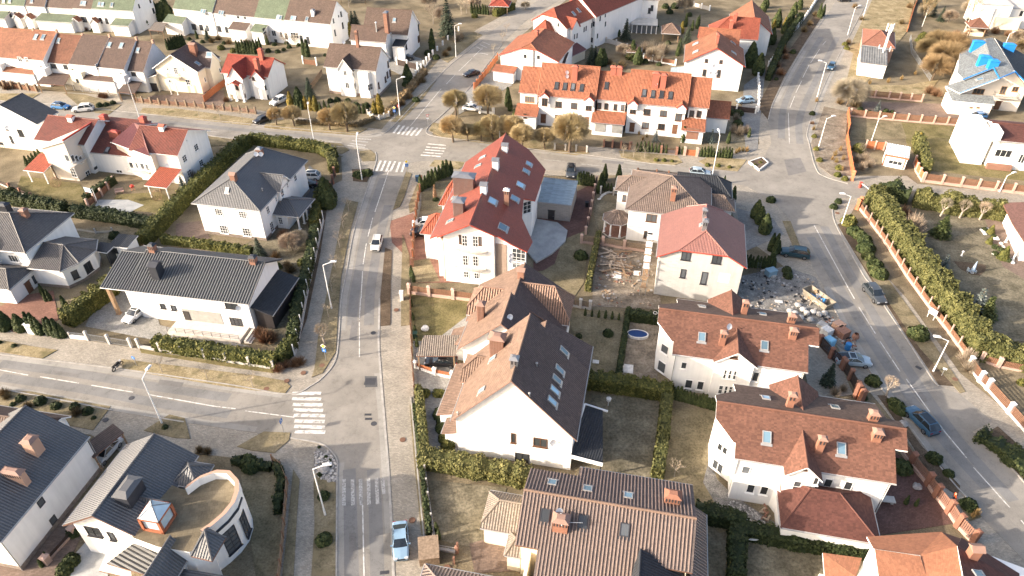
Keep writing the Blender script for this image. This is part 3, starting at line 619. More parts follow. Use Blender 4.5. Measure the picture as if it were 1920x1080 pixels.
    # openings ------------------------------------------------------
    def win(s,pts,st='w',nx=2,ny=1,depth=.07,sill=True,name='window',glass=None):
        for p in pts:
            h=s.hit(p[:2],s.walls)
            if not h: continue
            _,q,n,c=h; w,hh=p[2],p[3]
            a=p[4] if len(p)>4 else nx; e=p[5] if len(p)>5 else ny
            s.winat(q,n,w,hh,st,a,e,depth,sill,name,glass)
    def winat(s,q,n,w,hh,st='w',nx=2,ny=1,depth=.07,sill=True,name='window',glass=None):
        kx=(round(w,2),round(hh,2),st,nx,ny,depth,sill); 
        if kx not in WCACHE:
            f=MB(); t=.09; y=-depth/2
            f.box((-w/2+t/2,y,0),(t,depth,hh)); f.box((w/2-t/2,y,0),(t,depth,hh)); f.box((0,y,hh/2-t/2),(w-2*t,depth,t)); f.box((0,y,-hh/2+t/2),(w-2*t,depth,t))
            for i in range(1,nx): f.box((-w/2+w*i/nx,-depth*.45,0),(.06,depth*.9,hh-2*t))
            for j in range(1,ny): f.box((0,-depth*.42,-hh/2+hh*j/ny),(w-2*t,depth*.84,.05))
            if sill: f.box((0,-depth-.05,-hh/2-.03),(w+.16,.2,.05))
            g=MB(); g.face([(-w/2+t,-.02,-hh/2+t),(w/2-t,-.02,-hh/2+t),(w/2-t,-.02,hh/2-t),(-w/2+t,-.02,hh/2-t)])
            fm=f.build('window',FR[st]); gm=g.build('pane',m_glass); WCACHE[kx]=(fm.data,gm.data); bpy.data.objects.remove(fm); bpy.data.objects.remove(gm)
        fd,gd=WCACHE[kx]
        o=bpy.data.objects.new(name,fd); COL.objects.link(o); o.parent=s.root
        o.location=q; o.rotation_euler=(0,0,atan2(n.y,n.x)+pi/2)
        g=bpy.data.objects.new('pane',gd); COL.objects.link(g); g.parent=o
        if glass:
            g.material_slots[0].link='OBJECT'; g.material_slots[0].material=glass
        return o
    def door(s,pts,mat=None,name='door'):
        for p in pts:
            h=s.hit(p[:2],s.walls)
            if not h: continue
            _,q,n,c=h; w,hh=p[2],p[3]; b=MB(); b.box((0,-.04,0),(w,.08,hh)); b.box((0,-.1,hh/2+.05),(w+.2,.2,.08))
            if w>2: 
                for i in range(1,5): b.box((0,-.085,-hh/2+hh*i/5),(w,.012,.04))
            else:
                b.box((0,-.09,hh*.2),(w*.6,.02,hh*.4)); b.box((0,-.09,-hh*.25),(w*.6,.02,hh*.3))
            o=b.build(name,mat or m_door,s.root); o.location=q; o.rotation_euler=(0,0,atan2(n.y,n.x)+pi/2)
            if w<=2:
                k=MB(); k.tube((w*.36,-.1,-.05),(w*.36,-.16,-.05),.03); k.tube((w*.36,-.15,-.05),(w*.22,-.15,-.05),.02); k.build('handle',m_gutter,o)
    # roof furniture ------------------------------------------------
    def sky(s,pts,w=.85,h=1.25,dark=False):
        for p in pts:
            ht=s.hit(p[:2],s.roofs)
            if not ht: continue
            _,q,n,c=ht; ww=p[2] if len(p)>2 else w; hh=p[3] if len(p)>3 else h
            hx=Vector((-n.y,n.x,0)).normalized(); up=n.cross(hx); up=-up if up.z<0 else up; hx=up.cross(n)
            Mx=Matrix((hx,up,n)).transposed().to_4x4(); Mx.translation=q
            b=MB(); t=.1; d=.16
            b.box((-ww/2+t/2,0,d/2),(t,hh,d)); b.box((ww/2-t/2,0,d/2),(t,hh,d)); b.box((0,hh/2-t/2,d/2),(ww-2*t,t,d)); b.box((0,-hh/2+t/2,d/2),(ww-2*t,t,d))
            b.box((0,-hh/2-.15,.02),(ww+.3,.3,.03))
            o=b.build('skylight',m_gutter if not dark else m_frd,s.root); o.matrix_local=Mx
            g=MB(); g.face([(-ww/2+t,-hh/2+t,d*.8),(ww/2-t,-hh/2+t,d*.8),(ww/2-t,hh/2-t,d*.8),(-ww/2+t,hh/2-t,d*.8)]); g.build('pane',m_glass if dark else m_skyglass,o)
    def chim(s,pts,mat=None,cap=None,style='brick'):
        """pts: (x,y of the foot on the roof, width, depth, height above that point)"""
        for p in pts:
            ht=s.hit(p[:2],s.roofs)
            if not ht: continue
            q=ht[1]; w,d,h=p[2:5]; b=MB(); m=mat or m_brick
            b.box((0,0,(h-1.2)/2),(w,d,h+1.2))
            if style=='brick':
                b.box((0,0,h+.03),(w+.12,d+.12,.1))
                n=max(2,int(w/.28))
                for i in range(n): b.box((-w/2+w*(i+.5)/n,-d/2-.012,h-.35),(w/n*.45,.02,.5),1)
            o=b.build('chimney',[m,m_frd],s.root); o.location=q
            k=MB()
            if style=='rib':
                k.frustum((0,0,h),(w+.5,d+.5),(w*.5,d*.5),.35); 
                for i in range(int(w/.2)): k.box((-w/2+.1+i*.2,-d/2-.02,h/2-.2),(.06,.04,h+.2))
                for i in range(int(d/.2)): k.box((-w/2-.02,-d/2+.1+i*.2,h/2-.2),(.04,.06,h+.2))
            elif style=='gable':
                k.face([(-w/2-.15,-d/2-.15,h+.1),(w/2+.15,-d/2-.15,h+.1),(w/2+.15,0,h+.5),(-w/2-.15,0,h+.5)]); k.face([(w/2+.15,d/2+.15,h+.1),(-w/2-.15,d/2+.15,h+.1),(-w/2-.15,0,h+.5),(w/2+.15,0,h+.5)])
                k.face([(-w/2-.15,-d/2-.15,h+.1),(-w/2-.15,0,h+.5),(-w/2-.15,d/2+.15,h+.1)]); k.face([(w/2+.15,d/2+.15,h+.1),(w/2+.15,0,h+.5),(w/2+.15,-d/2-.15,h+.1)])
            else: k.frustum((0,0,h+.08),(w+.3,d+.3),(w*.55,d*.55),.3)
            k.build('chimney_cap',cap or m_cap,o)
    def vent(s,pts):
        for p in pts:
            ht=s.hit(p[:2],s.roofs)
            if ht:
                b=MB(); b.tube((0,0,-.2),(0,0,.45),.1,.1,8); b.lathe((0,0,.42),[(.17,0),(.17,.06),(.02,.16)],8); o=b.build('roof_vent',m_gutter,s.root); o.location=ht[1]
    def dish(s,pts,r=.42,face=None,on='roof'):
        for p in pts:
            ht=s.hit(p[:2],s.roofs if on=='roof' else s.walls)
            if not ht: continue
            h=p[2] if len(p)>2 else .9; b=MB(); prof=[(.01,.0)]+[(r*k/5,.22*r*(k/5)**2) for k in range(1,6)]
            b.lathe((0,0,0),prof,14); b.tube((0,0,0),(0,-.0,-.25),.04,.04,6); b.tube((0,-r*.9,.1),(0,-.1,r*1.1),.02,.02,5); b.box((0,-.05,r*1.1),(.1,.1,.12))
            if on!='roof': h=0
            o=b.build('satellite_dish',m_dish,s.root,smooth=False)
            q=ht[1]+(Vector((0,0,h)) if on=='roof' else ht[2]*.35)
            o.location=q; o.rotation_euler=(R(62),0,R(25)-s.ang)
            k=MB(); k.tube((0,0,-h-.2) if on=='roof' else tuple(-ht[2]*.35),(0,0,-.0),.035,.035,6); kk=k.build('mast',m_tarm,s.root); kk.location=q
    def balcony(s,p,w,d=1.1,st=None,rail=True,h=.95,slab_t=.18,round_=False):
        ht=s.hit(p[:2],s.walls)
        if not ht: return
        q,n=ht[1],ht[2]; rz=atan2(n.y,n.x)+pi/2; b=MB()
        if round_:
            pts=[(-w/2+w*i/10, -d*(.35+.65*sin(pi*i/10))) for i in range(11)]
        else: pts=[(-w/2,0),(-w/2,-d),(w/2,-d),(w/2,0)]
        out=[(-w/2,0)]+pts+[(w/2,0)] if round_ else pts
        for a,c in zip(out,out[1:]): b.face([(a[0],a[1],-slab_t),(c[0],c[1],-slab_t),(c[0],c[1],0),(a[0],a[1],0)])
        b.face([(x,y,0) for x,y in reversed(out)]); b.face([(x,y,-slab_t) for x,y in out])
        o=b.build('balcony',m_balc,s.root); o.location=q; o.rotation_euler=(0,0,rz)
        if rail:
            r=MB()
            for a,c in zip(out,out[1:]):
                L=hypot(c[0]-a[0],c[1]-a[1])
                if L<.05: continue
                r.tube((a[0],a[1],h),(c[0],c[1],h),.03,.03,5); r.tube((a[0],a[1],h*.5),(c[0],c[1],h*.5),.015,.015,4); r.tube((a[0],a[1],.1),(c[0],c[1],.1),.02,.02,4)
                n_=max(1,int(L/.3))
                for i in range(n_+1): t=i/n_; r.tube((a[0]+(c[0]-a[0])*t,a[1]+(c[1]-a[1])*t,0),(a[0]+(c[0]-a[0])*t,a[1]+(c[1]-a[1])*t,h),.015,.015,4,cap=False)
            r.build('railing',st or m_rail,o)
    def post(s,uvs,z0,z1,r=.09,mat=None,square=False,name='column'):
        for a in uvs:
            b=MB()
            if square: b.box((0,0,(z0+z1)/2),(r*2,r*2,z1-z0))
            else: b.tube((0,0,z0),(0,0,z1),r,r,10)
            b.box((0,0,z0+.06),(r*3,r*3,.12)); o=b.build(name,mat or m_wall,s.root); o.location=(a[0],a[1],0)
    def pipes(s,uvs,z1,mat=None):
        for a in uvs:
            b=MB(); b.tube((0,0,.1),(0,0,z1),.06,.06,6); o=b.build('downpipe',mat or m_gutter,s.root); o.location=(a[0],a[1],0)
def sheet(x0,y0,k): TILE[0]=('s',x0,y0,k)
def pxy(p):
    t=TILE[0]
    if t is None: return (p[0],p[1])
    if t[0]=='s': return (t[1]+p[0]/t[3],t[2]+p[1]/t[3])
    return (480*t[1]+p[0]/4.0,270*t[0]+p[1]/4.0)
def dormer(H,u0,u1,v0,v1,ze,zr,roof,wall=None,zb=2.5,**k):
    return H.wing(ze,zr,k.pop('kind','gv'),u=(u0,u1),v=(v0,v1),roof=roof,wall=wall,zb=zb,ov=k.pop('ov',.2),gutter=False,**k)
def outline_walls(H,pts,planes,wall=None,zb=0.0,thick=.2,name='wall'):
    """walls over an outline whose tops follow the roof planes z = a + b*u + c*v (lowest wins)"""
    ar=sum(pts[i][0]*pts[(i+1)%len(pts)][1]-pts[(i+1)%len(pts)][0]*pts[i][1] for i in range(len(pts)))
    if ar<0: pts=list(reversed(pts))
    b=MB(); top=lambda x,y:min(a+bb*x+c*y for a,bb,c in planes)-thick*.8
    for i in range(len(pts)):
        p,q=pts[i],pts[(i+1)%len(pts)]; n=16
        T=[(p[0]+(q[0]-p[0])*t/n,p[1]+(q[1]-p[1])*t/n) for t in range(n+1)]
        H.wallpoly([(p[0],p[1],zb),(q[0],q[1],zb)]+[(x,y,max(top(x,y),zb+.05)) for x,y in reversed(T)],b)
    return b.build(name,wall or H.wall,H.root)
def ribs(H,outline,pl,mat,step=.36,w=.15,h=.1):
    """raised ribs running up the slope of a roof plane, one after another along u"""
    a,bb,c=pl; b=MB(); n=len(outline); u=min(p[0] for p in outline)+.1; um=max(p[0] for p in outline)-.05
    while u<um:
        xs=[]
        for i in range(n):
            p,q=outline[i],outline[(i+1)%n]
            if (p[0]>u)!=(q[0]>u): xs.append(p[1]+(q[1]-p[1])*(u-p[0])/(q[0]-p[0]))
        xs.sort()
        for v0,v1 in zip(xs[::2],xs[1::2]):
            z=lambda v:a+bb*u+c*v
            k=[Vector((u+s*w/2*f,v,z(v)+e)) for v in(v0,v1) for s,f,e in((-1,1,-.02),(-1,.6,h),(1,.6,h),(1,1,-.02))]
            for q in((0,1,5,4),(1,2,6,5),(2,3,7,6),(3,2,1,0),(4,5,6,7)): b.face([k[i] for i in q])
        u+=step
    return b.build('roof_ribs',mat,H.root)
def plane_roof(H,outline,pl,roof,**k):
    a,b,c=pl; H.roofpoly([[(u,v,a+b*u+c*v) for u,v in outline]],roof,cap=False,**k)
# ------------------------------------------------------------------ the houses, nearest first
# brown gabled semi (south half) with the white gable wall, and its northern half
sheet(770,680,5.142)
H=House('semi_detached_house','white gabled house with brown tiles, five skylights in its shaded roof side',(385,560),(1590,750),6.1,ang=-11.6,fascia=m_cap,group=None)
u0,u1,v0,v1=H.wing(6.1,10.5,'gv',u=(0,15),v=(0,11.8),vr=7.3,rid=(905,388),roof=R_brown,roof2=R_choc_and_shade,ov=.5)  # right slope: same tiles, its shade put into the darker colour
H.wing(6.1,9.5,'gv',u=(3.2,15.02),v=(11.8,16.4),vr=8.7,roof=R_brown,roof2=R_choc_and_shade,ov=.5)  # right slope again darkened in the colour to stand for shade
dormer(H,-.5,6,6.4,11.4,6.2,8.6,R_brown,kind='gu',end0=(1.6,7.4),zb=5)
H.wing(2.6,3.9,'su',u=(-3,.5),v=(3.6,13),roof=R_brown,ov=.3,fascia=m_cap)
H.wing(2.5,3.2,'su',u=(-1.6,.5),v=(.9,3.5),roof=R_brown,ov=.3,fascia=m_cap)
H.win([(990,725,.6,1.7,1,1),(1250,768,1.7,1.5,2,1)],'b'); H.win([(1072,928,1.7,2.1,2,1)],'d')
H.sky([(1432,70),(1405,165),(1385,270),(1360,375)],.85,1.5); H.sky([(690,268)],.8,1.2)
H.dish([(1375,748)],on='wall'); H.vent([(1145,320),(455,505)])
sheet(770,480,5.142)
H.sky([(1475,920)],.85,1.5); H.sky([(795,990)],.8,1.2); H.chim([(838,905,1.7,1.3,2.2)],m_brickd,m_cap,'rib'); H.chim([(1000,1050,.8,.8,1.0)],m_capg,m_capg,'brick'); H.vent([(1215,1060)])
H=House('semi_detached_house','rambling brown-roofed house with cross gables behind the five-skylight house',(485,880),(1500,690),5.5,ang=-11.6,fascia=m_cap)
H.wing(5.5,10.0,'gv',u=(-.4,12.2),v=(-.4,6.2),vr=5.6,rid=(850,712),roof=R_brown,roof2=R_choc_and_shade,ov=.6)  # right slope is the same tile, with shade put into its colour
H.wing(5.4,10.3,'gv',u=(-.8,13.3),v=(5.6,14.2),vr=6.0,rid=(990,415),roof=R_brown,roof2=R_choc_and_shade,ov=.6)  # same here: shade of the right slope put into the tile colour
H.wing(5.9,10.05,'gu',u=(6,13.6),v=(6.9,13.3),vr=9.9,roof=R_brownrib,end1=(2.6,6.4),ov=.5)
H.wing(5.7,8.8,'gu',u=(-1.0,6),v=(6.6,12.3),roof=R_brownrib,end0=(2.0,6.6),ov=.5,zb=3)
H.wing(2.6,4.0,'su',u=(-3.0,-.2),v=(2.8,6.6),roof=R_brown,ov=.3,fascia=m_cap)
H.chim([(680,600,.9,.9,2.6)],m_brickd,m_cap,'rib'); H.chim([(925,705,.9,.9,1.7)],m_brickd,m_cap,'rib'); H.chim([(1065,195,.9,.9,1.0)],m_brickd,m_cap,'gable')
H.dish([(955,600,.2)])
# rust-shingled twin villas on the east side
def twin_villa(label,A,B,ze,porch):
    H=House('villa',label,A,B,ze,ang=-11.8)
    f=(ze,0,.5); bk=(ze+2.8+.45*5.6,0,-.45)
    front=[(-.2,0),(16.7,0),(16.7,3.4),(18,3.4),(18,5.6),(-2.5,5.6),(-2.5,3.8),(-.4,1.6),(-.2,1.6)]
    back=[(-2.5,5.6),(18,5.6),(18,7.6),(16.7,7.9),(16.7,11.9),(.1,11.9),(.1,9.6),(-2.5,7.5)]
    plane_roof(H,front,f,R_rust); plane_roof(H,back,bk,R_brownsh)
    cap=MB(); cap.tube((-2.5,5.6,ze+2.82),(18,5.6,ze+2.82),.14,.14,6); cap.build('ridge_cap',R_rust,H.root)
    outline_walls(H,[(.35,.4),(16.2,.4),(16.2,11.4),(.4,11.4),(.4,8.7),(-1.9,7.2),(-1.9,3.9),(.35,2.1)],[f,bk])
    b=MB(); b.box((8,-.05,.3),(15.9,.96,.6)); 
    H.wing(ze,ze+2.1,'gv',u=(5.0,10.5),v=(-.5,4.4),roof=R_rust,ov=.35,wall=m_wall,gutter=False) if not porch else None
    H.wing(ze,ze+2.2,'gv',u=(4.4,10.2),v=(6.6,12.6),roof=R_rust,ov=.35,gutter=False)
    return H
sheet(1210,530,5.142)
H=twin_villa('white villa under rust shingles with twin cross gables, beside the building site',(275,690),(1525,865),6.7,False)
H.win([(372,797,.75,1.2,1,1),(418,975,1.0,1.6,1,1),(530,990,.9,1.6,1,1),(1062,905,.8,1.7,1,1)],'w'); H.win([(768,880,.45,1.6,1,2),(815,885,.45,1.6,1,2),(862,890,.45,1.6,1,2),(725,1030,.6,1.6,1,2),(775,1035,.45,1.6,1,2),(822,1030,.5,1.2,1,2)],'w')
H.win([(188,640,1.3,1.5,1,1),(158,810,1.4,1.9,1,1)],'w'); H.win([(855,718,.9,.4,1,1)],'b')
H.sky([(545,525),(1148,607)],.95,1.3); H.sky([(548,232),(1130,305)],.95,1.1)
H.chim([(735,590,.75,.6,1.9),(1415,525,.9,.7,1.2)]); H.chim([(945,300,.75,.6,2.0),(1400,385,.9,.7,1.2)]); H.dish([(790,490,1.2)]); H.pipes([(.3,.3),(16.3,.3)],6.3,m_railw)
sheet(1320,700,3.374)
H=twin_villa('white villa under rust shingles with a red-roofed garage at its front corner',(205,540),(1175,690),6.7,True)
H.wing(6.7,8.6,'gv',u=(5.0,9.0),v=(-1.3,4.6),vr=7.0,roof=R_rust,ov=.4,gutter=False)
H.wing(3.4,5.4,'gu',u=(5.0,15.1),v=(-5.6,1.2),vr=-1.4,end0=(3.0,3.4),end1=(4.0,3.4),roof=R_rust2,ov=.4,fascia=m_fasc_w)
H.prism([(.3,-.35),(4.8,-.35),(5.6,-1.6),(5.6,.5),(.3,.5)],0,3.6,m_wall); 
H.win([(265,610,.95,1.3,1,1),(785,692,.9,1.4,1,1),(912,710,.9,1.4,1,1)],'w'); H.win([(295,728,.9,1.5,1,1),(380,740,.9,1.5,1,1)],'w'); H.win([(585,715,.85,1.9,1,2),(708,680,.6,1.3,1,1)],'w')
H.win([(102,465,.7,1.2,1,1),(133,488,.7,1.2,1,1),(73,575,.8,1.6,1,1),(103,600,.8,1.6,1,1)],'w'); H.win([(540,945,.9,.35,1,1),(685,970,.9,.35,1,1),(802,990,.9,.35,1,1),(925,1010,.9,.35,1,1)],'d'); H.win([(628,600,.8,.4,1,1)],'b')
H.sky([(397,405),(868,477)],.95,1.4); H.sky([(392,157),(828,215)],.95,1.1)
H.chim([(722,490,.75,.65,2.0),(1085,412,.95,.8,1.1)]); H.chim([(538,210,.75,.65,1.9),(1062,295,.95,.8,1.1)])
H.pipes([(.3,.3),(16.3,.3)],6.3,m_railw)
# red-roofed apartment house
sheet(770,240,3.6)
H=House('apartment_house','long white apartment house with a big red metal roof and brown clad dormers',(170,745),(560,780),8.3,ang=-9.5)
f=lambda p,z:H.L(p,z)
zr=12.0; vr=5.7
# left plane, right plane (with its notch above the terrace side), built from their real outlines
lp=(8.3+.0,(zr-8.3)/(vr+.9),0); lp=(8.3+.9*lp[1],lp[1],0)
rp_s=.52; rp=(zr+rp_s*vr,-rp_s,0)
plane_roof(H,[(.3,-.6),(vr,-.9),(vr,30.8),(-.9,25.5),(-.9,-.1),(.3,-.1)],lp,R_red,fascia=m_fasc_r)
plane_roof(H,[(vr,-.9),(9.4,-.4),(9.8,-.1),(12,-.3),(14.4,-.1),(14.8,3.2),(12.4,7.8),(11.8,13.4),(13.6,14.6),(13.9,26.2),(10.3,29.8),(vr,30.8)],rp,R_red,fascia=m_fasc_r)
c=MB(); c.tube((vr,-.9,zr+.03),(vr,30.8,zr+.03),.13,.13,6); c.build('ridge_cap',R_red,H.root)
outline_walls(H,[(1.2,.1),(9.2,.1),(9.3,.8),(13.6,.5),(13.9,3.0),(11.9,7.6),(11.4,13.8),(13.0,15.0),(13.2,25.8),(9.6,28.9),(.0,24.9),(.0,9),(.1,4),(-.3,3.4),(-.2,1.2),(1.2,1.2)],[lp,rp])
H.prism([(9.35,.66),(11.1,.58),(11.1,.8),(9.35,.8)],0,7.9,m_stone); 
H.prism([(.15,1.6),(.9,.5),(1.15,.75),(.4,1.8)],0,8.0,m_pinkw)
H.win([(365,760,.9,2.1,2,3),(437,765,.9,2.1,2,3),(370,892,.9,2.0,2,3),(438,897,.9,2.0,2,3)],'w',sill=False); H.win([(375,988,.85,1.2,2,2),(445,997,.85,1.2,2,2)],'w'); H.win([(730,860,2.2,2.6,3,3),(730,920,2.2,1.6,3,2)],'w'); H.win([(785,535,1.6,2.4,2,3),(165,775,.8,1.3,2,2)],'w'); H.win([(335,750,.45,1.6,1,1),(468,762,.45,1.6,1,1)],'b')
H.balcony((405,822),5.2,1.0,m_railw,round_=True); H.balcony((405,940),5.2,1.0,m_railw,round_=True)
H.dish([(680,855),(680,888)],on='wall')
H.sky([(620,672,1.7,1.5),(550,495,1.7,1.4),(700,478,1.5,1.4),(738,385,1.5,1.4),(775,292,1.3,1.2),(795,243,1.3,1.1)]); H.sky([(270,628),(302,465),(375,420),(488,198),(458,255)],.9,1.2)
H.chim([(365,425,3.4,1.8,3.0),(330,570,1.6,1.6,2.3)],m_brickd,m_capg,'rib'); H.chim([(575,270,1.0,1.4,1.5),(495,430,1.0,1.4,1.3),(637,150,1.0,1.4,1.0)],m_wall,m_capg,'gable'); H.chim([(648,515,.8,.6,2.6)],m_brickd,m_fasc_w)
H.wing(5.4,8.2,'gu',u=(-4.2,1.5),v=(5.2,10.6),vr=7.4,end0=(2.4,5.4),roof=roofmat('orange_red_ribbed',(.34,.085,.048),.34,0,ribmix=.35,stain=.08),ov=.5,fascia=m_fasc_r)
H.wing(5.4,8.8,'gu',u=(-3.4,1.5),v=(14.5,20.5),end0=(2.0,5.4),roof=bpy.data.materials['orange_red_ribbed'],ov=.5,fascia=m_fasc_r)
# flat-roofed garage beside it
sheet(960,270,4)
H=House('garage_block','grey block garage with a pale blue-grey flat roof beside the red roof',(175,430),(445,460),3.6,wall=m_rough,fascia=m_gutter,cat='garage')
H.wing(3.6,3.9,'sv',A=(175,430),B=(445,460),D=(485,285),roof=R_greyflat,ov=.12,gutter=False)
H.door([(295,535,1.2,2.1)],m_doord); b=MB()
for k in range(24): b.box((.3+k*.3,8.35,4.25),(.04,.04,.8))
b.box((3.7,8.35,4.65),(7.2,.05,.05)); b.build('roof_railing',m_rail,H.root)
# brown hip-roofed villa
H=House('villa','villa with a broad tan-brown hip roof and a small octagonal porch',(855,490),(1120,520),6.5,ang=-12.5,fascia=m_fasc_b)
H.wing(6.5,9.9,'gu',u=(-.1,14.2),v=(0,14.4),end0='hip',end1='hip',roof=R_greyb,ov=.6)
H.wing(5.9,7.8,'gu',u=(-2.6,5),v=(7.2,12.4),end0='hip',roof=R_greyb,ov=.5,zb=0)
H.wing(5.4,8.0,'gu',u=(8,18.0),v=(9.5,15.5),end1='hip',roof=R_slate,ov=.5); H.wing(4.6,6.4,'gu',u=(12.5,18.6),v=(6.5,10.8),end1='hip',roof=R_greyb,ov=.5)
H.win([(1045,555,1.8,1.5,2,1),(1020,680,1.5,1.5,2,1)],'b'); H.win([(112+730,405,.7,1.3,1,1)],'b')
H.chim([(1205,415,.8,.8,2.2)],m_brick,m_cap); 
b=MB(); b.box((3.6,.53,2.9),(6.0,.05,.12)); b.build('wall_band',m_pinkw,H.root)
ctr=H.L((790,540),3.3); n=8; q=[(ctr.x+2.6*cos(2*pi*(i+.5)/n),ctr.y+2.6*sin(2*pi*(i+.5)/n),3.0) for i in range(n)]
H.roofpoly([[q[i],q[(i+1)%n],(ctr.x,ctr.y,4.5)] for i in range(n)],R_greyb,m_fasc_b)
H.post([(ctr.x+2.2*cos(2*pi*(i+.5)/n),ctr.y+2.2*sin(2*pi*(i+.5)/n)) for i in(2,3,4,5,6)],.3,2.9,.14); H.prism([(ctr.x+2.5*cos(2*pi*(i+.5)/n),ctr.y+2.5*sin(2*pi*(i+.5)/n)) for i in range(n)],0,.3,m_balc,'porch_floor',topmat=m_redp)
# unfinished house with faded red roof
H=House('unfinished_house','unplastered pale block house with a faded red metal roof by the building site',(1085,845),(1755,930),7.5,ang=-12.8,wall=m_greyw,fascia=m_fasc_r)
H.wing(7.5,11.2,'gv',u=(0,13.3),v=(0,12.4),vr=6.75,end0=(3.1,9.2),end1=(1.4,9.6),roof=R_pink,ov=.4,rid=None)
H.win([(1305,840,1.4,1.5,2,1),(1535,865,1.4,1.5,2,1)],'d'); H.win([(1283,970,.8,1.6,1,1),(1440,1005,.9,2.3,1,1)],'d'); b=H.hit((1590,1005),H.walls)
if b:
    bb=MB(); bb.box((0,-.01,0),(1.6,.02,1.7)); o=bb.build('insulation_board',m_fasc_w,H.root); o.location=b[1]; o.rotation_euler=(0,0,-pi/2+pi/2)
H.sky([(1440,600,.8,1.0)],dark=False); H.chim([(1440,545,.6,.6,1.2),(1440,640,.7,.9,1.5)],m_capg,m_capg)
# scaffold on its west side: a top-level thing
sc=tag(empty('scaffold',H.M@Vector((-.9,-.4,0)),H.ang),'pale timber and steel scaffold tower against the unfinished house','scaffold')
for k in range(5):
    b=MB(); b.box((0,k*2.2,3.6),(.0001+.08,.08,7.2)); b.box((.0-.9,k*2.2,3.6),(.08,.08,7.2)); b.tube((0,k*2.2,3.5),(-.9,k*2.2,5.4),.03); b.build('standard',m_wood if k%2 else m_tarm,sc)
for z in(1.9,3.8,5.7,7.0):
    b=MB()
    for k in range(5): b.box((-.45,k*2.05+.2,z),(1.0,1.4,.05))
    b.build('platform',m_fasc_w if z>5 else m_wood,sc)
# big tan ribbed house at the bottom edge
sheet(840,870,3.84)
H=House('house','house with a wide tan ribbed roof, dark on its far slope, at the bottom edge',(545,185),(1790,395),9.0,ang=-11.4,wall=m_cream,fascia=m_fasc_b)
bpl=(9.0,0,-.42); R_tanbase=roofmat('gap_shaded_roof_base',(.15,.118,.105),0,.36,stain=.08)  # base darker than the ribs: shade of the gaps put into its colour
fpl=(9.0,0,.62)
plane_roof(H,[(0,0),(17.4,0),(17.4,-4.3),(14.6,-4.3),(14.6,-10),(2.3,-10),(2.3,-4.6),(0,-4.6)],fpl,R_tanbase)
plane_roof(H,[(0,0),(0,4.2),(5.2,4.2),(5.2,6.0),(17.4,6.0),(17.4,0)],bpl,R_tanbase)
m_ribt=plain('tan_roof_rib',(.21,.155,.132),.7,.3,var=.12); m_ribd=plain('charcoal_roof_rib',(.115,.118,.12),.5,.4,var=.1)
ribs(H,[(0,0),(17.4,0),(17.4,-4.3),(14.6,-4.3),(14.6,-10),(2.3,-10),(2.3,-4.6),(0,-4.6)],fpl,m_ribt); ribs(H,[(0,0),(0,4.2),(5.2,4.2),(5.2,6.0),(17.4,6.0),(17.4,0)],bpl,m_ribt)
c=MB(); c.tube((0,0,9.03),(17.4,0,9.03),.16,.16,6); c.build('ridge_cap',R_brown,H.root)
outline_walls(H,[(.5,-4.0),(2.8,-4.0),(2.8,-9.5),(16.8,-9.5),(16.8,5.6),(.5,3.8)],[fpl,bpl],m_cream)
H.wing(4.0,5.4,'su-',u=(17.3,19.2),v=(-12,4.4),roof=R_tanrib,ov=.2)
H.wing(5.6,7.4,'gv',u=(11.6,16.6),v=(-11,-3.4),vr=12.3,roof=R_slate,ov=.3,gutter=False,fascia=m_brickd)
H.sky([(698,370,.95,1.3),(970,415,1.0,1.35),(1272,475,.95,1.3)],dark=True); H.sky([(750,135),(1005,180),(1298,230)],.95,1.1)
H.chim([(1610,270,1.5,1.0,1.1)],m_brick,m_brick); H.chim([(810,450,1.5,1.1,1.3)],m_brick,m_cap); H.dish([(800,468,1.1),(795,385,1.0)]); 
b=MB(); b.tube((3.6,-2.9,8.6),(6.4,-2.5,8.75),.03); b.build('antenna',m_tarm,H.root)
H.wing(3.2,5.2,'gu',u=(-4.4,1.0),v=(-1.5,3.4),end0=(1.6,3.6),roof=R_tan,ov=.3,wall=m_cream); H.wing(3.0,4.3,'gu',u=(-1.2,.6),v=(-4,-1.2),end0='hip',roof=R_tan,ov=.2,wall=m_cream)
H.wing(3.0,5.8,'gu',u=(-9,2.4),v=(-16,-6.6),end0='hip',roof=R_tanrib,ov=.4,wall=m_beige); 
b=MB(); b.box((1.4,-5.0,2.2),(.35,4.6,4.4)); b.build('parapet_wall',m_cream,H.root)
# orange-roofed house at the bottom right corner
sheet(1440,810,4)
H=House('house','bright orange shingle-roofed house in the bottom right corner',(745,785),(1410,850),6.0,ang=-4,fascia=m_fasc_w)
R_org=roofmat('orange_shingles',(.34,.15,.085),0,.2,var=.12,stain=.12,ribdepth=.02)
def rp_(pts,roof,**k): H.roofpoly([[tuple(H.L((x,y),z)) for x,y,z in pts]],roof,cap=False,gutter=False,**k)
rp_([(742,785,5.6),(1300,748,5.6),(1420,855,8.6),(1475,1090,9.2),(1190,1090,7.6),(1140,925,7.4),(790,875,6.4)],R_org); rp_([(1300,748,5.6),(1450,800,5.6),(1420,855,8.6)],R_rust); rp_([(1450,790,5.4),(1885,1060,5.2),(1890,1140,6.6),(1475,1140,9.6),(1420,855,8.65)],R_rust2)
rp_([(800,878,6.8),(1140,930,7.6),(1195,1095,7.6),(830,1095,6.6)],R_org); rp_([(410,905,4.0),(705,945,4.6),(660,1085,4.6),(425,1085,3.6)],R_org,thick=.2)
H.wallpoly([tuple(H.L((660,1095),2.6)),tuple(H.L((835,1095),3.2)),tuple(H.L((805,878),6.75)),tuple(H.L((765,872),6.2))])
a,b_=H.L((1890,1060),5.0),H.L((1450,800),5.0); 
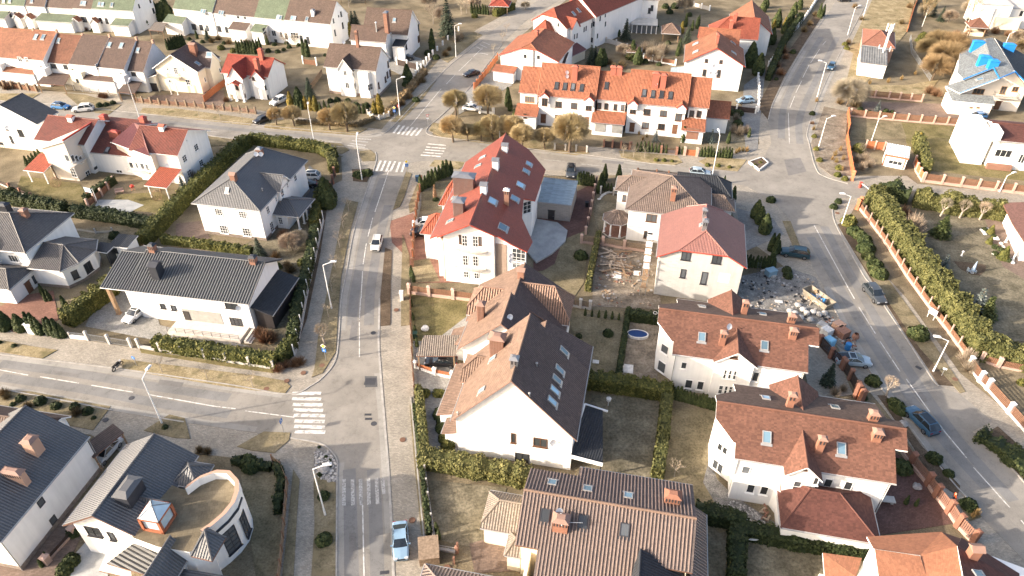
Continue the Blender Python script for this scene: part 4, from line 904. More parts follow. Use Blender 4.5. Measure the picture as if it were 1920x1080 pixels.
o0=H.L((760,800),5.3); e=[(o0.x+.4,o0.y-8),(o0.x+17,o0.y-8),(o0.x+17,o0.y-3.4),(o0.x+9.4,o0.y-.1),(o0.x+.4,o0.y-.4)]
H.prism(e,0,5.2,m_wall); H.prism([(o0.x-5,o0.y-8),(o0.x+.4,o0.y-8),(o0.x+.4,o0.y-3.4),(o0.x-5.0,o0.y-2.6)],0,2.6,m_cream)
H.chim([(1525,935,.9,.8,1.3)],m_brick,m_cap,'gable'); H.win([(395,1060,.8,1.2,1,1)],'w'); H.sky([(1575,1065,.7,1.2)],dark=False)
R_greyd=roofmat('charcoal_metal_tiles',(.125,.125,.13),.3,.36,rough=.45,spec=.5,stain=.06,ribmix=.3,var=.06)
R_greyrib=roofmat('charcoal_ribbed_roof',(.105,.108,.112),.42,0,rough=.45,spec=.5,ribmix=.5,stain=.06,ribdepth=.12,var=.06)
R_pale=roofmat('pale_membrane_roof',(.55,.5,.43),1.5,0,ribmix=.05,stain=.08,ribdepth=.01)
m_deck=pavers('roof_terrace_slabs',(.165,.135,.09),.5,.5,R(-10),var=.15,stain=.3)
m_orange=stucco('orange_render',(.34,.12,.065,1),.08); m_peach=stucco('peach_render',(.46,.29,.21,1),.08)
# long black ribbed roof house
tile(2,0)
H=House('house','long low white house under a black ribbed roof behind a clipped front hedge',(-0,0),(1843,116),5.6,ang=-9.8,fascia=m_fasc_d)
p=G(187.5*4-0, (538.7-540)*4,5.6); H.root.location=(p.x,p.y,0); H.M=Matrix.Translation((p.x,p.y,0))@Matrix.Rotation(H.ang,4,'Z'); H.I=H.M.inverted()
H.wing(5.6,8.3,'gu',u=(4.2,23.6),v=(0,11.4),vr=6.7,roof=R_greyrib,ov=.6); ribs(H,[(4.2,.02),(23.6,.02),(23.6,6.6),(4.2,6.6)],(5.6,0,2.7/6.7),m_ribd,.42,.17,.1); ribs(H,[(4.2,6.8),(23.6,6.8),(23.6,11.38),(4.2,11.38)],(8.3+6.7*2.7/4.7,0,-2.7/4.7),m_ribd,.42,.17,.1); ribs(H,[(0,.02),(4.2,.02),(4.2,6.5),(0,6.5)],(5.6,0,2.1/6.6),m_ribd,.42,.17,.1)
H.wing(5.6,7.7,'gu',u=(0,4.25),v=(0,11.2),vr=6.6,roof=R_greyrib,walls=False)
H.prism([(.7,8),(4.6,8),(4.6,10.8),(.7,10.8)],0,5.3); H.prism([(3.2,.8),(4.75,.8),(4.75,3.0),(3.2,3.0)],0,5.3)
H.post([(.6,.7),(.6,5)],0,5.4,.25,m_wood,True)
H.wing(3.0,4.2,'su-',u=(23.0,26.2),v=(1,10.5),roof=R_slate,ov=.3,wall=m_doord)
H.win([(1220,135,.8,.9,1,1),(1302,148,.8,.9,1,1),(1735,130,2.0,1.2,2,1),(1772,255,1.9,1.6,3,3)],'d')
b=MB(); h=H.hit((1520,210),H.walls)
if h:
    q=h[1]; b.box((q.x,q.y-.02,1.35),(6.2,.06,2.7)); b.build('garage_door',m_garage,H.root); d=MB(); d.box((q.x-2.6,q.y-.08,1.2),(1.0,.06,2.2)); d.box((q.x-2.6,q.y-.6,.05),(1.4,1.2,.1)); d.build('door',m_doord,H.root)
    b=MB(); b.box((q.x+1.5,q.y-1.6,.3),(11.5,3.0,.6)); b.build('entrance_terrace',m_balc,H.root)
    b=MB()
    for k in range(9): b.tube((q.x-4.2+k*1.42,q.y-3.05,.6),(q.x-4.2+k*1.42,q.y-3.05,1.5),.03)
    for z in(1.5,1.2,.9): b.tube((q.x-4.2,q.y-3.05,z),(q.x+7.2,q.y-3.05,z),.025)
    b.build('railing',m_rail,H.root)
    b=MB(); 
    for k in range(3): b.box((q.x+7.9+k*.35,q.y-1.6,.25-.1*k),(.35,2.6,.5-.2*k))
    b.build('steps',m_balc,H.root)
H.dish([(1798,140)],on='wall')
tile(1,0); H.chim([(1190,985,1.2,1.6,2.0)],m_fasc_d,m_fasc_d,'gable'); H.chim([(1150,800,.9,.9,1.0),(1905,890,.9,.9,1.0)],m_brickd,m_fasc_d)
# black hip-roofed white villa
H=House('villa','white villa with a dark hip roof, tan front slope and a columned side porch',(1435,445),(1950,505),6.5,ang=-11.8)
H.wing(6.5,10.2,'gv',u=(0,12.9),v=(0,18.9),end0=(3.6,6.5),end1=(3.6,6.5),roof=R_greyd,ov=.55,plinth=m_plinth)
H.wing(6.6,8.8,'gu',u=(6.6,13.4),v=(6.5,11.0),roof=R_greyd,ov=.5)
H.wing(3.3,4.7,'gu',u=(11,17.4),v=(4.2,10.8),end1='hip',roof=R_greyd,ov=.5,walls=False); H.post([(16.6,5.0),(16.6,7.0),(16.6,8.4),(16.6,10.2)],.2,3.1,.17); H.prism([(12.3,4.9),(14.6,4.9),(14.6,10.2),(12.3,10.2)],0,3.1)
H.win([(1640,510,1.4,1.4,3,3),(1820,530,1.4,1.4,3,3),(1680,640,1.5,1.7,3,3),(1850,660,1.5,1.7,3,3)],'w'); H.win([(1700,738,1.2,.4,2,1),(1860,765,1.2,.4,2,1)],'d',sill=False)
tile(1,1); H.win([(88,495,1.0,1.5,2,3),(195,365,1.0,1.6,2,3),(150,415,.5,1.0,1,2),(235,310,.5,1.1,1,2),(293,250,1.0,1.5,2,3),(118,620,1.1,1.9,2,4),(185,575,.8,1.5,2,3)],'w')
H.sky([]); tile(1,0); H.sky([(1705,345,.7,.9)]); H.chim([(1755,265,.9,.9,.9)],m_brickd,m_cap,'gable'); tile(1,1); H.chim([(30,70,1.0,1.0,.9)],m_brickd,m_capg); H.dish([(40,95,.5),(5,95,.5)]); H.vent([(50,350)])
# dark hip-roofed house with a hexagonal bay
sheet(0,370,4.319)
H=House('house','white house with anthracite hip roof and a hexagonal bay, at the left edge',(0,430),(200,450),6.2,ang=-9.1)
R_anth=roofmat('anthracite_brown_tiles',(.10,.092,.09),.3,.36,rough=.5,spec=.45,stain=.08,ribmix=.3)
H.wing(6.2,9.3,'gu',u=(-16,4.4),v=(0,12),end1='hip',roof=R_anth,ov=.5); H.wing(6.0,8.8,'gv',u=(-9.5,-1.0),v=(-1.6,6),roof=R_anth,ov=.5)
ap=(7.9,3.9,5.5); e=[(4.2,-.8),(9.9,-.7),(11.4,1.8),(11.9,5.5),(10.2,8.4),(4.2,8.4)]; E3=[(x,y,3.8) for x,y in e]; rl=(4.2,4.0,5.5)
H.roofpoly([[E3[0],E3[1],ap,rl],[E3[1],E3[2],ap],[E3[2],E3[3],ap],[E3[3],E3[4],ap],[E3[4],E3[5],rl,ap]],R_anth)
H.prism([(4.0,-.3),(9.7,-.2),(10.9,2.0),(11.4,5.3),(9.9,7.9),(4.0,7.9)],0,3.6); H.prism([(3.9,-.36),(9.76,-.26),(11.0,2.0),(11.47,5.3),(9.9,7.98),(3.9,7.98)],0,.5,m_plinth,'plinth',reg=False)
H.wing(3.2,4.8,'gu',u=(-14,4.6),v=(-5.6,.4),end1=(2.2,3.2),roof=R_anth,ov=.4); H.wing(2.9,3.1,'su-',u=(10.2,13),v=(6.2,8.8),roof=R_slate,walls=False); H.post([(12.7,6.4),(12.7,8.6)],0,2.9,.08,m_rail,True)
b=MB(); b.box((12.6,7.5,1.4),(.08,2.0,2.6)); b.build('glazed_screen',m_glass,H.root)
H.win([(608,625,1.0,1.5,1,1),(715,565,1.4,1.8,2,1)],'d'); H.win([(110,495,1.6,1.3,3,1)],'w'); H.win([(280,660,.8,1.3,1,1)],'d'); H.door([(235,730,1.1,2.1)])
H.chim([(210,150,.9,.9,1.1)],m_brickd,m_cap); H.chim([(50,110,1.6,1.1,1.2)],m_fasc_d,m_fasc_d); H.dish([(330,410)],on='wall')
# grey shed roof between hedges
H=House('garden_shed','small shed with dark square roof and white edging between two hedges',(872,395),(1015,420),2.9,ang=-9,cat='shed')
H.wing(2.9,3.2,'sv',u=(0,3.5),v=(0,3.4),roof=R_slate,ov=.3,wall=m_fasc_w,gutter=False); H.win([(935,430,.8,.9,1,1)],'d')
# red-tiled semi-detached pair
sheet(0,190,4.8)
H=House('semi_detached_house','pair of white houses with dark red tiled roofs and white angled parapets',(300,345),(480,358),6.6,ang=-12.2)
H.wing(6.6,9.4,'gu',u=(0,11.6),v=(0,11.4),vr=5.6,roof=R_redtile,ov=.5); H.wing(6.6,9.6,'gu',u=(21.5,32.2),v=(-.2,11.4),vr=4.9,roof=R_redtile,ov=.5)
H.wing(6.8,8.9,'su',u=(4.2,10.4),v=(-3.2,6.5),roof=R_pale,ov=.25,wall=m_beige,fascia=m_fasc_w,gutter=False)
b=MB(); b.tube((10.35,-3.2,9.0),(10.35,6.5,9.0),.2,.2,4); b.build('coping',m_fasc_r,H.root)
H.wing(4.4,8.4,'sv',u=(10.2,20.8),v=(1.2,9.5),roof=R_redtile,ov=.3)
H.roofpoly([[(15.9,2.2,6.7),(27.2,-1.6,6.7),(21.6,4.9,9.5),(18.2,7.4,8.7)]],R_redrib,cap=False)
H.roofpoly([[(18.2,7.4,8.7),(21.6,4.9,9.5),(23,9,8.4)]],R_redrib,cap=False,gutter=False)
H.prism([(16.5,2.6),(26.9,-.9),(27.1,3),(19,7)],0,6.6,m_beige)
H.win([(605,510,1.0,1.5,1,1),(655,515,1.0,1.5,1,1),(690,520,1.0,1.5,1,1),(725,525,1.0,1.5,1,1),(1185,575,1.0,1.5,1,1),(1235,580,1.0,1.5,1,1),(1285,585,1.0,1.5,1,1),(1325,592,1.0,1.5,1,1)],'w'); H.win([(660,640,1.2,2.0,2,3),(795,665,1.2,2.0,2,3),(1240,715,1.2,2.0,2,3)],'w')
H.balcony((680,552),4.6,.8,m_railw); H.balcony((1270,620),4.6,.8,m_railw)
H.win([(1765,415,1.3,1.4,2,3),(1660,515,1.3,1.4,2,3),(1810,555,1.3,1.4,2,3),(1705,650,1.3,1.6,2,3),(1680,350,.4,.4,1,1)],'w'); H.dish([(1515,572)],on='wall'); H.door([(905,690,1.2,2.2)],m_doord); H.win([(860,600,1.2,.8,1,1),(1075,630,1.4,.7,2,1)],'w')
H.sky([(968,437,.9,1.3)],dark=True)
H.chim([(1305,215,1.1,1.1,1.6),(950,185,1.2,1.2,1.3),(1040,310,2.2,.9,.9)],m_brickr,m_fasc_r,'flat')
H.chim([(755,110,.9,1.6,1.0),(645,165,1.0,1.2,.6),(1570,210,1.0,2.4,1.0),(1465,245,1.0,1.2,.5)],m_wall,m_brickr,'gable')
H.wing(2.8,3.9,'sv',u=(.6,5.2),v=(-5.6,-.4),roof=bpy.data.materials['orange_red_ribbed'],walls=False,thick=.15); H.post([(1.1,-5.2),(4.8,-5.2)],0,2.8,.09,m_fasc_w,True); H.post([(4.9,-3)],0,2.8,.09,m_wood,True)
H.wing(2.8,3.9,'sv',u=(27.6,32.4),v=(-6.0,-.4),roof=bpy.data.materials['orange_red_ribbed'],walls=False,thick=.15); H.post([(28.1,-5.6),(31.9,-5.6)],0,2.8,.09,m_fasc_w,True); H.post([(28.2,-3)],0,2.8,.09,m_wood,True)
# white gabled house at the left edge
H=House('house','white gabled house with dark roof and dark windows, cut by the left edge',(330,208),(400,218),6.6,ang=-12)
H.wing(6.6,10.2,'gv',u=(-15,0),v=(0,6.5),vr=-7.2,roof=R_anth,ov=.3,plinth=m_beige)
H.win([(185,285,1.2,1.6,2,1),(103,343,.6,1.7,1,1),(20,400,1.0,1.8,2,1),(165,475,1.3,1.9,2,2),(78,535,1.3,1.9,2,2),(58,243,.6,.8,1,1)],'d'); H.win([(125,640,1.2,.7,2,1)],'d',sill=False); H.dish([(75,230)],on='wall')
# bottom-left gabled house
tile(3,0)
H=House('house','tall house with dark shingled roof and a big shaded grey-white side wall, bottom left',(0,830),(10,832),5.6,ang=-10.4)
H.wing(5.6,9.6,'gv',u=(-13,0),v=(0,14.1),roof=R_greyd,ov=.3,plinth=m_plinth); H.wing(5.4,8.4,'gu',u=(-22,-4.4),v=(9.5,16.6),end1=(2.4,6.4),roof=R_brown2,ov=.4)
H.win([(307,528,.85,1.0,1,1),(398,660,.85,1.0,1,1)],'d',sill=False); H.chim([(130,350,2.3,.7,1.2)],m_peach,m_cap); H.chim([(270,140,1.2,1.2,1.8)],m_peach,m_cap,'flat'); H.pipes([(-.2,.2),(-.2,13.9)],5.3)
# house with the round roof terrace
H=House('house','white house with charcoal roofs and a curved roof terrace with a glass cupola',(470,700),(500,705),5.6,ang=-10.6,fascia=m_fasc_b)
H.wing(5.6,8.4,'gv',u=(0,9.0),v=(0,10.9),vr=4.5,roof=R_greyd,ov=.6)
H.win([(700,745,1.7,1.6,2,1),(838,780,.7,1.4,1,1)],'d')
H.wing(5.6,7.2,'pyr',u=(8.2,11.4),v=(6.8,10.0),roof=R_greyd,ov=.4)
H.chim([(985,470,1.5,2.6,1.2)],m_fasc_d,R_greyd,'flat'); H.wing(5.0,7.0,'gu',u=(5,9.6),v=(2.4,5.2),roof=R_greyd,gutter=False,ov=.3)
L=lambda x,y,z:H.L((x,y),z)
arc=[(1400,400),(1500,330),(1620,285),(1720,290),(1785,360),(1790,430),(1760,520),(1690,610),(1600,690),(1525,745)]
ZD=6.0; ZP=7.1
av=[L(x,y,ZP) for x,y in arc]; cen=L(1300,620,ZP)
dk=[(p.x,p.y) for p in av]+[(p.x,p.y) for p in (L(1560,830,ZD),L(1420,900,ZD),L(1180,860,ZD),L(990,790,ZD),L(1080,640,ZD),L(1290,400,ZD))]
H.prism(dk,0,ZD,m_wall,topmat=m_deck)
b=MB(); t=.42
for a,c in zip(av,av[1:]):
    ra=Vector((cen.x-a.x,cen.y-a.y,0)).normalized()*t; rc=Vector((cen.x-c.x,cen.y-c.y,0)).normalized()*t
    z=lambda p,h:(p.x,p.y,h); A0,C0,A1,C1=a-ra*.15,c-rc*.15,a+ra,c+rc
    b.face([z(A0,ZP),z(C0,ZP),z(C1,ZP),z(A1,ZP)],1); b.face([z(A0,ZD-.6),z(A0,ZP),z(C0,ZP),z(C0,ZD-.6)]); b.face([z(A1,ZD),z(C1,ZD),z(C1,ZP),z(A1,ZP)])
b.build('curved_parapet',[m_wall,m_peach],H.root); b=MB()
for a,c in zip(av[5:],av[6:]): b.tube((a.x+.1,a.y-.15,5.9),(c.x+.1,c.y-.15,5.9),.16,.16,6)
b.build('window_awning',m_fasc_d,H.root)
# tall curved windows in the drum below the parapet
for (x,y,w,hh) in((1838,690,1.3,3.6),(1735,810,1.7,3.6),(1895,850,1.3,1.2),(1800,945,1.6,1.2)): H.win([(x,y,w,hh,2,5)],'d')
cp=L(1165,735,ZD); cu=empty('cupola',(cp.x,cp.y,ZD)); cu.parent=H.root; b=MB()
for x,y in((-1,-1),(1,-1),(1,1),(-1,1)): b.box((x*1.05,y*1.05+.9,.95),(.3,.3,1.9))
for s in(-1,1): b.box((0,s*1.05+.9,1.9),(2.4,.3,.2)); b.box((s*1.05,.9,1.9),(.3,2.4,.2)); b.box((0,s*1.05+.9,.15),(2.4,.3,.3)); b.box((s*1.05,.9,.15),(.3,2.4,.3))
b.build('cupola_frame',m_orange,cu); b=MB(); q=[(-1.15,-.25,2.0),(1.15,-.25,2.0),(1.15,2.05,2.0),(-1.15,2.05,2.0)]; tp=(0,.9,2.9)
for i in range(4): b.face([q[i],q[(i+1)%4],tp])
for s in(-1,1): b.box((0,s*1.0+.9,1.05),(1.8,.03,1.5)); b.box((s*1.0,.9,1.05),(.03,1.8,1.5))
m_lantern=plain('pale_glazing',(.45,.55,.6),.1,.8,var=.1); b.build('cupola_glass',m_lantern,cu); b=MB()
for i in range(4): b.tube(q[i],tp,.06)
b.build('glazing_bars',m_capg,cu)
H.roofpoly([[tuple(L(1535,735,8.2)),tuple(L(1430,930,6.7)),tuple(L(1590,968,6.7)),],[tuple(L(1535,735,8.2)),tuple(L(1590,968,6.7)),tuple(L(1695,790,6.7))],[tuple(L(1535,735,8.2)),tuple(L(1695,790,6.7)),tuple(L(1560,715,6.7))],[tuple(L(1535,735,8.2)),tuple(L(1560,715,6.7)),tuple(L(1430,930,6.7))]],R_greyd,gutter=False)
p1,p2,p3,p4=[L(*k) for k in((800,985,4.9),(1000,835,4.9),(1220,868,4.7),(1105,1040,4.7))]
H.roofpoly([[tuple(p1),(p4.x,p1.y-.3,4.7),tuple(p3),tuple(p2)]],R_greyrib,cap=False,gutter=False); p5=L(1255,1120,3.4); 
H.wing(4.3,6.6,'gv',u=(p4.x-.4,p4.x+3.0),v=(p3.y-12,p3.y+.4),roof=R_greyd,ov=.3); H.wing(3.6,3.9,'su',u=(p4.x+2.6,p4.x+9.0),v=(p3.y-12,p3.y-1.2),roof=R_greyd,ov=.3)
H.roofpoly([[tuple(L(740,1040,3.2)),tuple(L(985,1095,3.4)),tuple(L(985,848,4.6)),tuple(L(832,835,4.4))]],R_pale,cap=False,gutter=False)
# ------------------------------------------------------------------ second band: north of the cross street
tile(0,2)
H=House('terraced_row','long white terrace with orange tiled roof, eyebrow gables and three low garage roofs',(45,700),(1480,820),7.2,cat='terrace',fascia=m_fasc_r)
def EU(x): return H.L((x,700+(x-45)*120/1435),7.2).x
for x0,x1,rid,dv in((45,192,(140,500),.6),(190,632,(440,485),-.15),(630,862,(775,540),.45),(860,1318,(1120,537),-.15),(1316,1480,(1425,582),.5)):
    H.wing(7.2,12,'gu',u=(EU(x0),EU(x1)),v=(dv,10.6),rid=rid,roof=R_orange,ov=.3)
H.wing(3.6,6.4,'gu',u=(EU(1480)-.5,EU(1660)),v=(4,10),roof=R_orange,ov=.3)
for x in(245,580,908,1272): H.wing(7.2,8.3,'gv',u=(EU(x)-1.2,EU(x)+1.2),v=(-.9,3),roof=R_orange,ov=.15,zb=6,gutter=False)
for x0,x1 in((35,200),(610,858),(1290,1466)): H.wing(3.1,4.6,'sv',u=(EU(x0),EU(x1)+.2),v=(-2.6,.9),roof=R_orange,ov=.3)
H.win([(132,745,2.2,1.4,4,1)],'o'); H.win([(245,765,1.3,1.8,2,1),(350,783,1.4,1.4,2,1),(465,793,1.4,1.4,2,1),(575,795,1.3,2.0,2,1),(655,793,.9,1.4,1,1),(707,797,.9,1.4,1,1),(775,803,.8,1.4,1,1),(830,807,.8,1.4,1,1),(907,822,1.3,1.8,2,1),(1012,840,1.5,1.4,2,1),(1135,850,1.5,1.4,2,1),(1250,865,1.4,2.6,2,2),(1348,852,1.0,1.5,1,1),(1402,855,1.0,1.5,1,1),(345,882,1.4,1.3,2,1),(460,893,1.4,1.3,2,1),(1000,940,1.5,1.4,2,1),(1120,950,1.5,1.4,2,1),(98,868,.8,1.1,1,1),(148,870,.8,1.1,1,1)],'b')
H.door([(235,890,1.2,2.1),(560,910,1.0,2.0),(900,955,1.1,2.1),(1220,970,1.1,2.1)]); H.door([(662,957,2.3,1.9),(788,968,2.3,1.9)],m_garage,'garage_door'); H.door([(1352,1005,2.5,2.4)],m_brickd,'garage_door')
H.sky([(335,640),(398,645),(458,650),(523,655),(710,640),(992,695),(1058,703),(1122,706),(1190,712)],.9,1.5,dark=True)
H.chim([(470,588,1.2,1.0,2.6),(1072,640,1.4,1.0,2.6),(1130,645,1.2,1.0,2.4)],m_brickr,m_brickr,'flat'); H.chim([(760,545,1.2,1,1.2),(805,548,1.2,1,1.2)],m_brickr,m_brickr,'flat'); H.dish([(412,560,.5),(412,590,.5),(1080,650,.6)])
H=House('house','white gabled house behind the left end of the orange terrace, red ribbed roof',(-100,410),(350,465),6.2,fascia=m_fasc_r)
H.wing(6.2,10,'gv',A=(-100,410),B=(350,465),D=(405,310),rid=(165,300),end0=(1.8,8.6),end1=(1.6,8.6),roof=R_orange,ov=.4); H.win([(98,420,.7,.8,1,1),(198,427,.7,.8,1,1)],'d'); H.chim([(185,265,.8,1.2,1.0)],m_brickr,m_brickr,'flat'); b=MB(); b.tube((9.2,.2,0),(9.2,.2,8.4),.15); b.build('flue',m_tarm,H.root)
H.wing(2.8,3.6,'sv',u=(-1,5),v=(-2.6,.5),roof=R_orange,ov=.3)
H=House('terraced_row','tall white terrace with red tiled roof running back from the street',(145,150),(452,228),8.4,cat='terrace',fascia=m_fasc_r)
H.wing(8.4,13,'gv',u=(0,12.2),v=(0,13),end0=(2.0,10.6),roof=roofmat('brick_red_tiles',(.28,.075,.045),.3,.38,stain=.12),ov=.4,rid=(335,50)); RB=bpy.data.materials['brick_red_tiles']
H.wing(8.8,13.6,'gv',u=(.3,13.2),v=(12.5,40),roof=RB,ov=.4); H.wing(8.0,10.4,'gu',u=(9,12.9),v=(1.5,5.5),roof=RB,ov=.3); H.wing(6.5,9.8,'pyr',u=(2.6,8.2),v=(-3.4,2.0),roof=RB,ov=.5)
H.win([(348,185,.7,.9,1,1)],'d'); H.win([(468,275,.8,1.6,1,1),(487,268,.8,1.6,1,1),(540,222,.8,1.6,1,1),(555,213,.8,1.6,1,1),(597,190,.9,1.6,1,1),(613,180,.9,1.6,1,1),(660,140,.9,1.6,1,1),(700,110,.9,1.6,1,1),(745,70,.9,1.6,1,1),(780,40,.9,1.6,1,1),(600,300,.9,1.6,1,1),(640,270,.9,1.6,1,1),(700,180,.9,1.6,1,1)],'w'); H.sky([(460,100),(497,75)]); H.dish([(375,20,1.0)]); H.chim([(200,90,.9,.9,1.2)],m_brickr,m_brickr,'flat')
H.wing(2.6,4.0,'su-',u=(11.8,16),v=(-3,4.5),roof=R_redrib,ov=.3,wall=m_cream)
H=House('terraced_row','white bay-fronted terrace end at the top edge beside the red-roofed row',(805,-10),(1050,30),8.0,ang=-8,cat='terrace'); H.wing(8.0,11.5,'gu',u=(0,12),v=(0,12),roof=RB,ov=.3); H.prism([(0,1),(.6,-.9),(3,-1.3),(4.6,-.6),(4.6,1)],0,7.8); H.win([(825,65,.9,1.9,1,1),(862,70,.9,1.9,1,1)],'d'); H.win([(1030,80,.8,1.6,1,1),(1050,60,.8,1.6,1,1)],'d'); H.wing(2.6,3.0,'sv',u=(4.2,12),v=(-6.5,-1.5),roof=R_pale,ov=.5,wall=m_glass); H.post([(4.5+k*1.45,-6.3) for k in range(6)],0,2.6,.13)
H=House('house','white gabled house with orange roof facing the camera beside dark thujas',(1290,465),(1750,500),6.6,fascia=m_fasc_r)
H.wing(6.6,11,'gv',A=(1290,465),B=(1750,500),dep=13,rid=(1540,357),roof=R_orange2,ov=.5); H.wing(6.2,10.4,'gu',u=(3,13.5),v=(11,21),roof=R_orange,ov=.4); H.wing(6.2,10.4,'gu',u=(6,19),v=(22,32),end0='hip',roof=RB,ov=.4); H.wing(6.2,10.4,'gv',u=(12,23),v=(28,44),roof=R_orange2,ov=.4)
H.win([(1458,455,.8,.9,1,1),(1567,463,.8,.9,1,1),(1443,545,.9,1.7,1,1),(1550,552,.9,1.9,1,1)],'b'); H.dish([(1515,490),(1490,545),(1530,548)],on='wall'); H.sky([(1380,328),(1380,388)],1.2,1.3); H.sky([(1655,320),(1660,395)],1.0,1.3); H.chim([(1535,320,.7,1.8,1.9)],m_brickr,m_brickr,'flat'); H.chim([(1640,215,.9,.9,2.0),(1670,150,.9,.9,1.4)],m_brickr,m_brickr,'flat'); H.dish([(1575,90,1.4)],r=.9)
H.wing(2.8,3.4,'su',u=(-2.8,.4),v=(0,6),roof=R_greyflat,ov=.2)
# white brown-roofed pair west of the branch street
tile(0,1)
H=House('house','white house with brown roof and stepped front gable behind yellow thujas',(505,500),(900,535),6.8,fascia=m_fasc_w)
a,b_,c,d=H.wing(6.8,11,'gu',A=(505,500),B=(900,535),D=(1030,430),rid=(960,357),roof=R_brownsh,ov=.4,plinth=m_stone); H.wing(6.4,9.4,'gv',u=(3.6,8.0),v=(-.8,4.5),roof=R_brownsh,ov=.3,gutter=False); H.prism([(9.0,-.5),(11.6,-.5),(12.2,.6),(9.0,.6)],0,6.4)
H.win([(668,548,.9,1.3,2,1),(725,552,.9,1.3,2,1),(685,640,1.0,1.5,2,1),(740,645,1.0,1.5,2,1),(862,650,2.0,1.6,3,2)],'w'); H.win([(990,480,.9,1.6,1,1),(985,560,1.0,1.6,2,1),(1005,545,1.0,1.6,2,1),(970,595,1.0,1.4,2,1),(920,640,.8,1.6,2,1)],'b'); H.win([(750,735,.7,.4,1,1),(1000,655,1.2,.5,2,1)],'d',sill=False); H.chim([(765,345,.7,.7,3.4)],m_brickd,m_brickd); H.dish([(660,335,.6),(695,318,.6)])
H=House('house','white house with long brown roof, side bay and red-framed lower windows, behind the stepped-gable house',(795,240),(1090,262),6.4)
H.wing(6.4,11,'gu',u=(0,13.2),v=(0,10.5),rid=(1200,80),roof=R_brownsh,ov=.4); H.wing(5.6,8.8,'gu',u=(-2,8.5),v=(-4.5,1),roof=R_brown2,ov=.3); H.wing(4.2,5.2,'sv',u=(9.4,13),v=(-3,1),roof=R_slate2,ov=.2); 
H.win([(1215,120,.8,1.4,1,2),(1218,205,.9,1.7,2,2)],'d'); H.win([(1220,290,1.6,1.8,3,1)],'b'); H.win([(1125,345,1.2,1.8,2,1)],'d'); H.chim([(985,215,1.0,1.6,4.2)],m_brickd,m_capg,'flat'); H.sky([(1038,150,.9,1.1)]); H.chim([(905,235,.3,.3,2.2)],m_tarm,m_tarm,'flat')
# small white house with red roof
tile(0,0)
H=House('house','small white house with bright red roof, porch columns and a white car in front',(1660,545),(2120,590),5.6,fascia=m_fasc_r)
R_brred=roofmat('bright_red_tiles',(.34,.07,.045),.25,.36,stain=.1)
H.wing(5.6,9.6,'gu',u=(-.2,12.4),v=(0,9.2),rid=(2180,447),roof=R_brred,ov=.4); H.wing(5.4,8.4,'gv',u=(2.6,7.0),v=(-2.2,4.5),roof=R_brred,ov=.4,zb=0); H.wing(5.2,7.4,'gv',u=(7.9,11.8),v=(-.9,4),roof=R_brred,ov=.3); H.post([(2.8,-2.9),(4.6,-2.9),(6.6,-2.9)],0,4.4,.22,m_wall,True); H.wing(4.2,4.9,'gv',u=(3.4,6.2),v=(-3.3,-1.8),roof=R_brred,walls=False)
H.win([(1775,655,.9,1.2,1,1),(1835,715,.6,.9,1,1),(1900,590,.7,.8,1,1)],'b'); H.door([(1890,740,1.0,2.0)]); tile(0,1); H.win([(275,600,.9,1.4,1,1),(322,555,.9,1.4,1,1),(70,657,.7,1.0,1,1),(90,730,.6,1.2,1,1)],'d'); H.door([(210,735,2.6,1.9)],m_doord,'garage_door'); H.chim([(45,440,1.0,1.0,2.2),(15,520,.9,1.2,2.4)],m_brickr,m_brickr,'flat')
# cream house
tile(0,0)
H=House('house','cream house with a dark chocolate roof, stone chimney and small front balcony',(1140,512),(1482,540),5.8,wall=m_cream)
a=H.wing(5.8,10,'gv',A=(1140,512),B=(1482,540),D=(1690,430),rid=(1272,412),roof=R_choc_and_shade,ov=.5)
H.wing(5.6,8.6,'gu',u=(6,a[1]+1.3),v=(3.5,8.5),roof=R_choc_and_shade,ov=.3); H.wing(2.9,4.4,'su',u=(-3.4,.8),v=(-.6,7),roof=R_choc_and_shade,ov=.4); 
H.win([(1318,530,1.0,1.8,2,3),(1255,515,.5,1.0,1,2),(1375,520,.5,1.0,1,2),(1410,617,1.1,1.4,2,2),(1275,610,.7,.9,1,1)],'w'); H.win([(1537,597,.6,1.2,1,1),(1650,530,.7,1.3,1,1)],'w'); H.balcony((1318,575),3.0,1.2); H.door([(1150,655,2.4,2.0)],m_doord,'garage_door'); H.post([(4.4,-1.4),(6.2,-1.4)],0,3.6,.12); H.chim([(1460,400,1.6,1.3,2.2)],m_brick,m_cap,'gable'); H.sky([(1570,408,1.6,1.2),(1480,475,1.0,1.2)]); H.win([(1565,498,.5,.5,1,1)],'b',sill=False)
# orange and brown stepped terrace
H=House('terraced_row','stepped terrace, orange roofs on its left, brown on its right, blank end wall',(30,440),(1040,532),5.8,cat='terrace')
def EV(x,y=None): return H.L((x,440+(x-30)*92/1010),5.8).x
for i,(x0,x1,ry,rm,dz,dv) in enumerate(((-420,-130,175,R_orange2,0,0),(-130,152,190,R_orange2,.2,0),(152,330,215,R_orange2,.5,-.2),(330,522,240,roofmat('brick_brown_tiles',(.20,.085,.05),.3,.38),-.4,.9),(522,730,250,R_brown2,.3,-.3),(730,932,268,R_brown2,.1,-.2),(932,1052,280,R_brown2,-.6,.8))):
    H.wing(5.8+dz,10.8+dz*.6,'gu',u=(EV(x0),EV(x1)),v=(dv,11),vr=7.4,roof=rm,ov=.06,fascia=m_fasc_w)
    b=MB(); b.box((EV(x1),7.4,10.9+dz*.6),(.5,.5,.9)); b.build('chimney',m_peach,H.root)
H.wing(3.0,3.8,'sv',u=(EV(10),EV(255)),v=(-1.8,.3),roof=R_orange2,ov=.1); H.wing(3.0,3.8,'sv',u=(EV(600),EV(860)),v=(-1.8,.1),roof=R_brown2,ov=.1)
